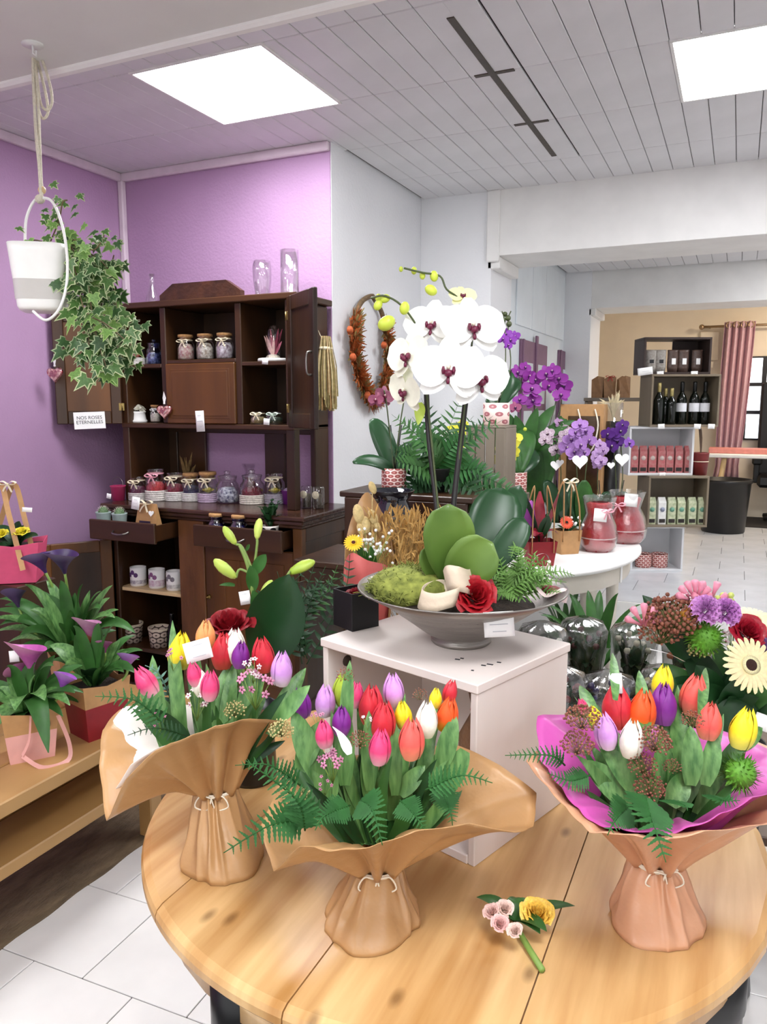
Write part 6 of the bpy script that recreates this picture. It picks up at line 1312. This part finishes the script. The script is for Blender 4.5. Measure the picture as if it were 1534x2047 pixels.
# second bag
b2 = pz(196, 1462, BZ); D = dep(b2)
f2, T2 = twobag('dark red and kraft flower bag of callas at the bench end', b2, .13, .19, R(24.6 + 50), REDB, KBOX, .6)
top = b2 + V((0, 0, .15)); D = dep(top)
for (x, y, w_, dd, rs) in [(100, 1290, 40, 0, .3), (260, 1300, 32, 0, .3), (270, 1345, 30, -.08, .5), (240, 1280, 30, .03, .2), (150, 1270, 36, 0, .2), (200, 1250, 34, 0, .1), (130, 1330, 36, -.08, .5), (215, 1330, 34, -.1, .3), (170, 1340, 34, -.12, .3)]: strap(f2, top, (x, y), w_, D, dd, rs, (LEAFM, LEAFD, LEAF)[RNDL.randint(0, 2)])
calla(f2, 176, 1252, 60, D, -4, '#b07a9c', '#d9a8c4', top, yaw=.5); calla(f2, 256, 1318, 48, D - .03, 8, '#8d4a98', '#b48ad0', top); calla(f2, 208, 1290, 36, D, 0, '#a84a86', '#d08ab8', top); calla(f2, 178, 1280, 40, D + .02, 15, '#b04a3c', '#d08070', top)
for i in range(12): strap(f2, top, (190 + 95 * cos(i * 2.4), 1300 + 55 * sin(i * 2.4)), 22, D, .1 * sin(i * 1.7), .4, LEAFM)
# tall dark callas behind
b3 = pz(135, 1440, BZ) + V((-.12, .16, 0)); D = dep(b3)
f3, T3 = twobag('kraft flower bag of tall dark purple callas behind the others', b3, .12, .18, R(24.6 + 40), KBOX, KBOX)
top = b3 + V((0, 0, .15)); D = dep(top + V((0, 0, .2)))
for (x, y, w_, dd, rs) in [(225, 1170, 30, 0, .25), (270, 1265, 34, -.06, .55), (60, 1220, 36, -.05, .4), (10, 1210, 34, 0, .4), (150, 1185, 34, 0, .1), (200, 1215, 34, -.06, .5), (100, 1190, 38, 0, .2), (170, 1290, 36, -.12, .5), (120, 1245, 36, -.08, .2), (40, 1270, 36, -.1, .5), (180, 1180, 26, .03, .1), (75, 1180, 30, .05, .3), (230, 1235, 26, -.08, .5), (90, 1300, 40, -.14, .4), (0, 1250, 34, -.05, .5), (140, 1220, 32, -.1, .1)]: strap(f3, top, (x, y), w_, D, dd, rs, (LEAFM, LEAF, LEAFM)[RNDL.randint(0, 2)])
calla(f3, 78, 1120, 62, D - .02, -14, '#4a2a6a', '#9a84b8', top, lean=.6); calla(f3, 124, 1118, 72, D - .04, 6, '#3c2456', '#8a74a8', top, lean=.7); calla(f3, 30, 1192, 50, D - .02, -10, '#3c2a50', '#6a5a88', top)
for i in range(20): strap(f3, top, (110 + 130 * cos(i * 2.4), 1235 + 75 * sin(i * 2.4)), 24, D, .1 * sin(i * 1.7), .35, (LEAFM, LEAF)[i % 2])
# pink bag with yellow roses on a plinth
b4 = pY(42, 1200, 2.24); b4 = V((b4.x, b4.y, 0)); zq = .845
pt = thing('bench_plinth', 'dark wooden block lifting the bright pink flower bag', 'block', (b4.x, b4.y, .009)); MB().bx(-.1, .1, -.1, .1, 0, zq - .012).build('block', DARKW, pt)
HPK = mat('hot_pink_board', '#e0577f', .5, .06)
f4, T4 = twobag('bright pink flower bag with kraft handles and yellow roses', V((b4.x, b4.y, zq)), .16, .17, R(24.6 + 12), HPK, HPK)
top = V((b4.x, b4.y, zq + .14)); D = dep(top)
for s_, xa_, xb_ in ((-1, 20, 8), (1, 42, 88)): pass
for pts in ([(46, 1140, -.10), (18, 1030, -.05), (0, 968, 0), (-25, 1050, .06)], [(72, 1130, .0), (50, 1040, .02), (28, 968, .03), (2, 1040, .07), (-20, 1110, .1)]):
    f4.part('handle', MB().ribbon(spl([pd(x, y, D + d_) for x, y, d_ in pts], 6), .021, -Fv + Rv * .3, 0, 1), KBOX)
bow(pd(15, 968, D - .02), .035, -Fv).build('raffia_bow', CREAMB, f4.o, loc=-f4.base)
for i in range(22): strap(f4, top, (U(-40, 80), U(1040, 1120)), 26, D, U(-.08, .08), .3, LEAFD)
for x, y in ((42, 1064), (0, 1068), (-30, 1080)): rose_mesh('#f2df3c', f4.o, None, 1, T=Matrix.Translation(-f4.base) @ frame(pd(x, y, D - .05), Uv - Fv * .5, Rv, 17 * D / FPX))
card('narrow white tag taped to the kraft handle of the pink bag', pd(54, 1019, D - .02), 20 * D / FPX, 9 * D / FPX, -Fv, -4, 0)
card('pale grey tag among the front callas', pd(28, 1312, dep(b1) - .02), .03, .035, -Fv, 6, 0)
# ================================================================== hanging planter with ivy
hk = pz(65, 88, 2.6); PXY = V((hk.x, hk.y, 0)); DP = dep(V((hk.x, hk.y, 1.9)))
pl = Th('hanging_planter', 'white hanging planter with trailing variegated ivy on a cream rope', 'plant', (hk.x, hk.y, zat(80, 625, hk)))
def pp_(px, py, dd=0): return pd(px, py, DP + dd)
zt_, zb = zat(80, 492, hk), zat(80, 622, hk); pc = pd(84, 560, DP); wt_ = 55 * DP / FPX
pl.part('hook', MB().lathe([(.03, -.004), (.03, 0)], 16, (hk.x, hk.y, 2.6)).tube([(hk.x, hk.y, 2.6), (hk.x, hk.y, 2.575), (hk.x + .012, hk.y, 2.565), (hk.x + .012, hk.y, 2.58)], .003, 6), WHITE)
Tp = Matrix.Translation((pc.x, pc.y, 0)) @ Matrix.Rotation(R(24.6 + 12), 4, 'Z') @ Matrix.Rotation(R(0), 4, 'X')
pw = mat('white_planter', '#f4f3ee', .35, .02)
pl.part('pot', MB().lathe([(wt_ * .74, zb), (wt_ * .80, zb + .01), *[(wt_ * (.80 + .2 * i / 8), zb + .01 + (zt_ - zb - .01) * i / 8) for i in range(1, 9)], (wt_ * .95, zt_), (wt_ * .85, zb + .03), (.001, zb + .02)], 40, T=Tp, sq=5, cap1=False), pw)
pl.part('soil', MB().lathe([(wt_ * .9, zt_ - .03), (.001, zt_ - .02)], 24, T=Tp, sq=5, cap0=False), SOIL)
pl.part('hoop', MB().tube(spl([pp_(50, 490, .02), pp_(52, 440, .03), pp_(66, 405, .02), pp_(82, 396, 0), pp_(105, 404, -.03), pp_(124, 450, -.07), pp_(134, 510, -.09), pp_(133, 570, -.10), pp_(118, 618, -.10), pp_(92, 640, -.09), pp_(66, 622, -.07)], 6), .0042, 8), pw)
ROPE = mat('cream_rope', '#e8dfca', .8, .1, 120, .6)
for k_, pts in enumerate([[(65, 92), (68, 200), (76, 300), (82, 396)], [(66, 92), (76, 200), (80, 300), (84, 392)], [(67, 92), (70, 240), (78, 330), (86, 385)], [(66, 95), (84, 120), (100, 170), (104, 205), (94, 220), (80, 200), (70, 110)], [(66, 95), (80, 140), (92, 190), (96, 225), (84, 236), (74, 200), (70, 130)]]):
    pl.part('rope', MB().tube(spl([pp_(x, y, .006 * k_ - .01) for x, y in pts], 8), .0042, 6), ROPE)
pl.part('knot', MB().ball(pp_(84, 380), .012, 10, 6), mat('wood_bead', '#d8b98a', .5)); pl.part('knot', MB().ball(pp_(80, 398), (.016, .014, .014), 10, 6), ROPE)
def ivy_me(i):
    out = [(0, -.05), (.22, -.22), (.5, -.12), (.34, .1), (.48, .42), (.2, .36), (0, 1.0), (-.2, .36), (-.48, .42), (-.34, .1), (-.5, -.12), (-.22, -.22)]
    g = MB(); n = len(out); z_ = lambda x, y: -.18 * abs(x) + -.12 * y * y
    vs_ = [(x, y, z_(x, y)) for x, y in out] + [(x * .80, .05 + (y - .05) * .83, z_(x * .8, y * .83)) for x, y in out] + [(0, .1, .02)]
    g.add(vs_, [[k, (k + 1) % n, n + (k + 1) % n, n + k] for k in range(n)], 1); g.add(vs_, [[n + k, n + (k + 1) % n, 2 * n] for k in range(n)], 0)
    return g.mesh('ivy_leaf', [mat('ivy_green_%d' % i, ('#4a7034', '#365a2c', '#6c9448')[i], .45, .3, 8), mat('ivy_cream_%d' % i, ('#b9c494', '#9db084', '#94b466')[i], .5, .15)])
IV = [ivy_me(i) for i in range(3)]; rnd = random.Random(21)
vines = [[(100, 485), (118, 440), (125, 405), (135, 400)], [(110, 488), (150, 480), (185, 500), (205, 480), (208, 470)], [(100, 490), (70, 480), (40, 490)], [(120, 485), (165, 500), (195, 560), (205, 630), (200, 700), (185, 745)], [(130, 485), (170, 530), (180, 600), (195, 680), (215, 740)], [(125, 485), (160, 560), (165, 640), (170, 700), (150, 690)], [(140, 485), (200, 520), (225, 560), (240, 640), (280, 640)], [(140, 490), (190, 550), (235, 620), (255, 680), (240, 720)], [(130, 490), (150, 540), (170, 620), (215, 650), (262, 690)], [(130, 485), (170, 500), (210, 560), (228, 510)], [(150, 500), (185, 570), (210, 640), (235, 700), (238, 730)], [(120, 490), (140, 520), (150, 580), (175, 660), (180, 735)]]
nl = 0
for vi, vp in enumerate(vines):
    dd = rnd.uniform(-.08, .08); P = spl([pp_(x, y, dd * min(1, j / 2)) for j, (x, y) in enumerate(vp)], 6); pl.part('vine', MB().tube(P, .0022, 5), mat('vine_brown', '#6a5a3c', .6))
    L_ = len(P)
    for j in range(2, L_):
        for r_ in range(1 if vi < 3 else rnd.choice((1, 1, 2))):
            c_ = P[j] + Rv * rnd.uniform(-.04, .04) + Uv * rnd.uniform(-.035, .03) - Fv * rnd.uniform(-.05, .06); s_ = rnd.uniform(22, 36) * DP / FPX * (.7 if vi < 3 else 1)
            d_ = (-Uv + Rv * rnd.uniform(-1.1, 1.1)).normalized(); f_ = (-Fv + Uv * rnd.uniform(-.1, .9) + Rv * rnd.uniform(-.7, .7)).normalized()
            pl.inst('ivy_leaf', IV[rnd.choice((0, 0, 1, 1, 2))], frame(c_, f_, d_, s_)); nl += 1
# ================================================================== wreath and dried bunches
def wl_pt(px, py, off=.03): return pX(px, py, SX + off)
wp = [(742, 592), (722, 605), (708, 640), (704, 690), (712, 740), (730, 785), (745, 800), (762, 780), (772, 730), (772, 680), (765, 630), (750, 600)]
WP = spl([wl_pt(*q) for q in wp], 6, True)
wr_ = Th('dried_wreath', 'oval wreath of orange dried flowers hanging on the white wall', 'wreath', wl_pt(745, 800, 0))
wr_.part('ring', MB().tube(WP + [WP[0]], .014, 7), mat('twig_brown', '#6f5a40', .8, .3, 60, .5))
g = MB(); rnd = random.Random(6); n = len(WP)
for i in range(2200):
    t = rnd.uniform(.16, .80); p = WP[int(t * n)]; d_ = V((abs(rnd.gauss(.5, .5)), rnd.gauss(0, 1), rnd.gauss(0, 1))).normalized(); tg = (WP[(int(t * n) + 1) % n] - WP[int(t * n)]).normalized()
    e = p + d_ * rnd.uniform(.03, .085) + tg * rnd.uniform(-.04, .04); e.x = max(e.x, SX + .008); g.ribbon([p + d_ * .01, (p + e) / 2 + tg * .008, e], [.008, .016, .004], d_.orthogonal(), 0, 1, rnd.choice((0, 0, 0, 1, 2)))
ob = wr_.part('dried_flowers', g, [mat('rust_dry', '#b8642e', .8, .35, 60), mat('brown_dry', '#8d6a3e', .8, .3, 60), mat('olive_dry', '#8a7a48', .8, .3, 60)]); ob['kind'] = 'stuff'
for q in [(700, 660), (706, 714), (768, 690), (735, 790)]: wr_.part('dried_bloom', MB().ball(wl_pt(*q, .07), .02, 10, 6, wob=lambda a, p_: 1 + .2 * sin(6 * a)), mat('orange_bloom', '#b5562a', .8, .3, 60))
wr_.part('pink_bloom', MB().ball(wl_pt(760, 795, .06), (.03, .05, .05), 10, 6, wob=lambda a, p_: 1 + .15 * sin(5 * a)), mat('mauve_bloom', '#a0506a', .7, .2, 40))
hp = V((HR + .045, 3.44, pY(660, 700, 3.16).z)); db = Th('hanging_straw_bunch', 'dried straw bunch hanging on the side of the dark cabinet', 'dried flowers', (HR + .045, 3.44, hp.z - .3))
g = MB(); rnd = random.Random(9); zt1, zb1 = pY(660, 672, 3.44).z, pY(660, 822, 3.44).z
for i in range(170):
    a_ = rnd.uniform(0, tau); q = math.sqrt(rnd.random()); o_ = V((.04 * cos(a_) * q, .07 * sin(a_) * q, 0)); A_ = V((HR + .045, 3.44, zt1)) + o_ * .5; E_ = V((HR + .05, 3.44, zb1 + rnd.uniform(0, .09))) + o_ * 1.15; E_.x = max(E_.x, HR + .006)
    g.ribbon([A_, (A_ + E_) / 2 + o_ * .25, E_], [.003, .006, .009 if i % 3 else .004], V((1, -.6, 0)), 0, 1, i % 3)
ob = db.part('straw', g, [mat('pale_straw', '#cdbb8c', .8, .2, 60), mat('brown_dry', '#6d5436'), mat('olive_dry', '#77683c')]); ob['kind'] = 'stuff'
db.part('tie', MB().lathe([(.03, -.008), (.034, 0), (.03, .008)], 14, (HR + .045, 3.44, zt1 - .06), sx=.9, sy=1.5), CREAMB)
db.part('hanger', MB().tube([(HR + .002, 3.44, zt1 + .03), (HR + .04, 3.44, zt1 - .05)], .002, 5), CREAMB)
# ================================================================== kraft bouquet and grasses at the table's far side
b = pd(740, 1400, 1.97); b.z = TZ; D = dep(b + V((0, 0, .4))); kb = Th('kraft_bouquet', 'kraft cone bouquet with bunny tails and one yellow gerbera behind the black box', 'bouquet', b)
def cone(th_, name, base, rim, m, r0=.03):
    RM = spl([pd(x, y, D + d_) for x, y, d_ in rim], 6); n = len(RM) - 1
    def f(u, v):
        i = min(n, int(round(u * n))); P = RM[i]; a_ = math.atan2(P.y - base.y, P.x - base.x); N_ = V(base) + V((r0 * cos(a_), r0 * sin(a_), 0)); return N_.lerp(P, v)
    ob = th_.part(name, MB().grid(f, n, 8), m); ob.modifiers.new('s', 'SOLIDIFY').thickness = .001
cone(kb, 'paper_cone', b, [(690, 1130, -.07), (692, 1085, .02), (706, 1030, .05), (736, 984, .06), (775, 1050, .06), (788, 1120, .02), (782, 1160, -.04)], KRAFT)
cone(kb, 'coral_paper', b, [(786, 1150, 0), (772, 1130, -.05), (735, 1120, -.10), (705, 1105, -.10), (690, 1125, -.07), (688, 1160, -.02)], mat('coral_paper', '#c9605c', .55, .08, 12, .15))
BT = mat('bunny_tail', '#e2c98e', .95, .15, 90, .6)
for x, y, h in ((717, 1028, 34), (746, 1034, 28), (732, 1050, 30), (754, 1052, 20), (745, 975, 22), (722, 1058, 24)):
    c_ = pd(x, y, D + .02); T = frame(c_, Uv + Rv * U(-.5, .3)); kb.part('bunny_tail', MB().ball((0, 0, 0), (h * .34 * D / FPX, h * .34 * D / FPX, h * .62 * D / FPX), 10, 7, T=T), BT); kb.part('stalk', MB().tube([c_, b + V((0, 0, .25))], .0012, 4), BT)
gerbera(kb.o, None, 1, None, '#f4c320', '#5a1a10', T=Matrix.Translation(-kb.base) @ frame(pd(707, 1085, D - .10), -Fv + Uv * .7, Uv, 19 * D / FPX))
kb.part('stalk', MB().tube([pd(707, 1087, D - .09), b + V((0, 0, .2))], .003, 5), STEM)
g = MB(); rnd = random.Random(15)
for i in range(70):
    x, y = rnd.gauss(742, 22), rnd.gauss(1100, 26); c_ = pd(x, y, D - .06 + rnd.uniform(-.03, .03)); g.ball(c_, .0042, 5, 3); g.tube([c_, pd(735, 1160, D - .05)], .0005, 3, 1)
ob = kb.part('gypsophila', g, [CARD, STEM]); ob['kind'] = 'stuff'
for i in range(8): tleaf(kb, (745, 1150), (U(700, 800), U(1075, 1140)), 20, D - .05, D - .08, .2, 0, LEAFM)
b = pd(812, 1400, 2.0); b.z = TZ; D = dep(b + V((0, 0, .35))); dg = Th('dried_grass_vase', 'bunch of golden dried grasses in a slim vase behind the silver bowl', 'dried flowers', b)
dg.part('vase', MB().lathe([(.035, 0), (.04, .01), (.03, .12), (.036, .2), (.03, .2), (.026, .12)], 18, b, cap1=False), mat('brown_ceramic', '#5c4a38', .4, .1))
g = MB(); rnd = random.Random(31)
for i in range(230):
    x, y = rnd.gauss(815, 34), rnd.uniform(1018, 1130); d_ = rnd.uniform(-.07, .07); c_ = pd(x, y, D + d_); A_ = b + V((0, 0, .19)); C_ = (A_ + c_) / 2 + V((0, 0, .03))
    g.tube(bez(A_, C_, c_, 4), .0007, 3, 0)
    for k in range(4): q = c_ + V((rnd.uniform(-.012, .012), rnd.uniform(-.012, .012), rnd.uniform(-.03, .012))); g.ribbon([c_ - V((0, 0, .02)), q, q + (q - c_) * .6 + V((0, 0, .006))], [.001, .004, .001], -Fv, 0, 1, 1)
ob = dg.part('dry_stalks', g, [mat('straw_stalk', '#a8854c', .8, .2), mat('golden_seed', '#c39a58', .8, .3, 60)]); ob['kind'] = 'stuff'
# ================================================================== mixed bouquet on the right
b = pd(1450, 1450, 2.02); vz = b.z - .04; b.z = 0; mx = Th('mixed_bouquet', 'mixed bouquet with cream gerberas and red rose in a tall black floor vase', 'bouquet', b); D = dep(V((b.x, b.y, vz + .2)))
mx.part('floor_vase', MB().lathe([(.10, 0), (.105, .01), (.085, .2), (.105, vz), (.098, vz), (.075, .2)], 28, b, cap1=False), mat('black_ceramic', '#101113'))
neck = V((b.x, b.y, vz + .01)); mx.part('stem_bundle', MB().lathe([(.03, vz - .2), (.05, vz), (.09, vz + .12), (.02, vz + .16)], 16, (b.x, b.y, 0), wob=lambda a, z: 1 + .12 * sin(7 * a)), LEAFD)
rnd = random.Random(41)
for i in range(44):
    tx, ty = rnd.uniform(1270, 1600), rnd.uniform(1270, 1440); tleaf(mx, (1450, 1430), (tx, ty), rnd.uniform(40, 70), D, D + rnd.uniform(-.12, .12), .2, rnd.uniform(-.2, .2), (LEAFD, LEAFD, LEAFM)[i % 3])
gerbera(mx.o, None, 1, None, '#f3e3b0', '#3a1c14', T=Matrix.Translation(-mx.base) @ frame(pd(1500, 1330, D - .16), -Fv + Uv * .35 + Rv * .1, Uv, 52 * D / FPX), n=24)
gerbera(mx.o, None, 1, None, '#f3e3b0', '#3a1c14', T=Matrix.Translation(-mx.base) @ frame(pd(1505, 1240, D - .02), -Fv * .5 + Uv, Fv, 48 * D / FPX), n=24)
rose_mesh('#a8142c', mx.o, None, 1, T=Matrix.Translation(-mx.base) @ frame(pd(1497, 1262, D - .10), -Fv + Uv * .7, Uv, 34 * D / FPX))
for q in [('skim', 1345, 1235, 52, 240), ('skim', 1320, 1265, 40, 120), ('seed', 1400, 1300, 24, 70)]: sprig(mx, q[0], q[1], q[2], q[3], D - .04, q[4])
green_ball(mx, 1412, 1275, 42, D - .06, 160)
CN = {}
def carnation(th_, px, py, rpx, D, col):
    if col not in CN:
        g = MB(); r0 = random.Random(2)
        for i in range(46):
            a_ = i * 2.4; p_ = .15 + 1.35 * (i / 46); d_ = V((sin(p_) * cos(a_), sin(p_) * sin(a_), cos(p_))); s_ = d_.orthogonal().normalized()
            g.grid(lambda u, v, d_=d_, s_=s_: d_ * (.25 + .75 * v) + s_ * (u - .5) * (.15 + .6 * v) + d_.cross(s_) * .10 * sin(u * 14) * v + d_ * .05 * sin(u * 22) * v, 7, 3)
        CN[col] = g.mesh('carnation', mat('carnation_' + col, col, .6, .2, 12))
    th_.inst('carnation', CN[col], frame(pd(px, py, D), -Fv + Uv * .8, Uv, rpx * D / FPX))
carnation(mx, 1410, 1222, 32, D - .08, '#e2a6e4'); carnation(mx, 1450, 1226, 30, D - .08, '#da98de'); carnation(mx, 1525, 1300, 30, D - .05, '#c9a0d8')
BV = mat('bouvardia_pink', '#eb98ae', .5, .12)
for cx_, cy_, n_ in ((1390, 1190, 7), (1288, 1237, 5), (1420, 1190, 4)):
    for i in range(n_):
        a_ = R(-80 + 160 * i / max(1, n_ - 1)); A_ = pd(cx_, cy_ + 15, D - .03); E_ = pd(cx_ + sin(a_) * 34, cy_ - cos(a_) * 34 + 6, D - .06)
        mx.part('bouvardia_floret', MB().tube([A_, A_.lerp(E_, .6), E_], [.003, .005, .010], 6), BV)
for i, (x, y) in enumerate([(1450, 1198), (1440, 1206), (1462, 1200), (1455, 1210), (1446, 1190), (1435, 1196), (1462, 1190)]): mx.part('green_bud', MB().ball(pd(x, y, D - .05), .008, 8, 6), mat('lime_bud', '#c9d872', .5, .1))
for x, y in ((1368, 1226), (1380, 1220), (1374, 1236)): mx.part('orange_bud', MB().ball(pd(x, y, D - .06), .010, 8, 6), mat('orange_yellow', '#f2a83c', .5, .15))
sprig(mx, 'waxw', 1375, 1200, 24, D - .04, 8); sprig(mx, 'waxw', 1465, 1275, 30, D - .07, 12)
tleaf(mx, (1370, 1320), (1285, 1190), 50, D, D + .05, .2, 0, LEAFD); tleaf(mx, (1400, 1320), (1310, 1205), 46, D, D + .08, .2, 0, LEAFD)
mx.part('white_ribbon', MB().ribbon(spl([pd(1300, 1298, D - .12), pd(1335, 1306, D - .13), pd(1368, 1322, D - .12)], 5), .012, Uv, 0, 1), CARD)
card('white card corner beside the cream gerbera', pd(1528, 1445, D - .1), .05, .04, -Fv, -20, 0)
# ================================================================== low bench of wrapped plants by the crate
lb_ = Th('low_plant_bench', 'low dark bench with cellophane-wrapped plants behind the crate', 'bench', (-.42, 2.85, 0)); lz = .36
for i in range(4): lb_.part('slat', MB().bx(-.9, .38, 2.3 + .22 * i, 2.51 + .22 * i, lz - .03, lz), DARKH)
for x in (-.85, .32):
    for y in (2.36, 3.1): lb_.part('leg', MB().bx(x - .025, x + .025, y - .025, y + .025, 0, lz - .03), DARKW)
CELD = cello('dark_cellophane', '#d9dad6', .16); rnd = random.Random(51)
for i, (px, Y, hh, tx, fl) in enumerate([(1122, 2.50, .30, 'with red berries nearest the oval table', '#8c1c1c'), (1222, 2.60, .27, 'with blue and white blooms under the film', '#2a2c78'), (1336, 2.68, .29, 'with pale yellow blooms next to the mixed bouquet', '#e0d890'), (1165, 2.92, .36, 'wrapped in dark wine-red paper', '#5a1a22'), (1268, 3.0, .34, 'with a shiny silver highlight and cream buds', '#d8d2c0'), (1375, 2.92, .36, 'with orange berries behind the mixed bouquet', '#c9682a'), (1084, 2.72, .38, 'with tiny white blooms beside the silver bowl', '#ece8e0'), (1475, 2.80, .30, 'with violet blooms behind the cream gerberas', '#6a3a8a'), (1290, 2.42, .25, 'with small pink blooms close to the right tulips', '#c9708a')]):
    q = pY(px, 1300, Y); o = thing('wrapped_plant', 'cellophane-wrapped dark leafy plant ' + tx, 'plant', (q.x, Y, lz + .0005), U(0, 6))
    MB().lathe([(.045, 0), (.06, .09), (.062, .1), (.055, .09)], 20, cap1=False).build('pot', mat('dark_plastic', '#1b1e1c') if i != 3 else mat('wine_paper', '#4a1218', .6, .15), o)
    for k in range(26):
        a_ = k * 2.4; rr = rnd.uniform(.035, .078); MB().ribbon(bez((0, 0, .08), (cos(a_) * rr * .4, sin(a_) * rr * .4, hh * .8), (cos(a_) * rr, sin(a_) * rr, hh * rnd.uniform(.6, 1)), 6), [.008, .03, .045, .05, .045, .03, .004], (cos(a_), sin(a_), 1), .1).build('leaf', (LEAFD, mat('olive_leaf', '#4a5a30', .5, .25))[k % 3 == 0], o)
    for k in range(7): a_ = k * 2.4 + 1; MB().ball((cos(a_) * .06, sin(a_) * .06, hh * (.85 + .1 * (k % 2))), .012, 8, 5, wob=lambda a, p_: 1 + .2 * sin(5 * a)).build('bloom', mat('bloom_' + fl, fl, .5, .2), o)
    MB().lathe([(.05, .02), (.062, .1), (.082, hh * .7), (.09, hh), (.075, hh + .03), (.02, hh + .05)], 36, cap0=False, cap1=False, wob=lambda a, z: 1 + .06 * sin(9 * a + 20 * z)).build('cellophane', CELD, o)
b = V((pY(1190, 1300, 3.5).x, 3.5, 0)); dc = Th('dracaena', 'strap-leaved plant in a dark pot on the floor before the oval table', 'plant', b); D = dep(V((b.x, b.y, .5)))
dc.part('pot', MB().lathe([(.08, 0), (.11, .2), (.115, .21), (.1, .2)], 24, b, cap1=False), mat('dark_plastic', '#1b1e1c')); dc.part('trunk', MB().tube([b + V((0, 0, .02)), b + V((0, 0, .36))], .014, 8), mat('bark', '#6a5a44', .8, .2))
for i in range(16): strap(dc, b + V((0, 0, .34)), (1190 + 110 * cos(i * 2.4), 1240 + 60 * sin(i * 2.4)), 22, D, .2 * sin(i), .3, LEAFM)
copy_tree(dc.o, loc=(-.78, 4.05, 0), rz=1.3, label='strap-leaved plant in a dark pot standing under the oval table').scale = (.8, .8, .8)
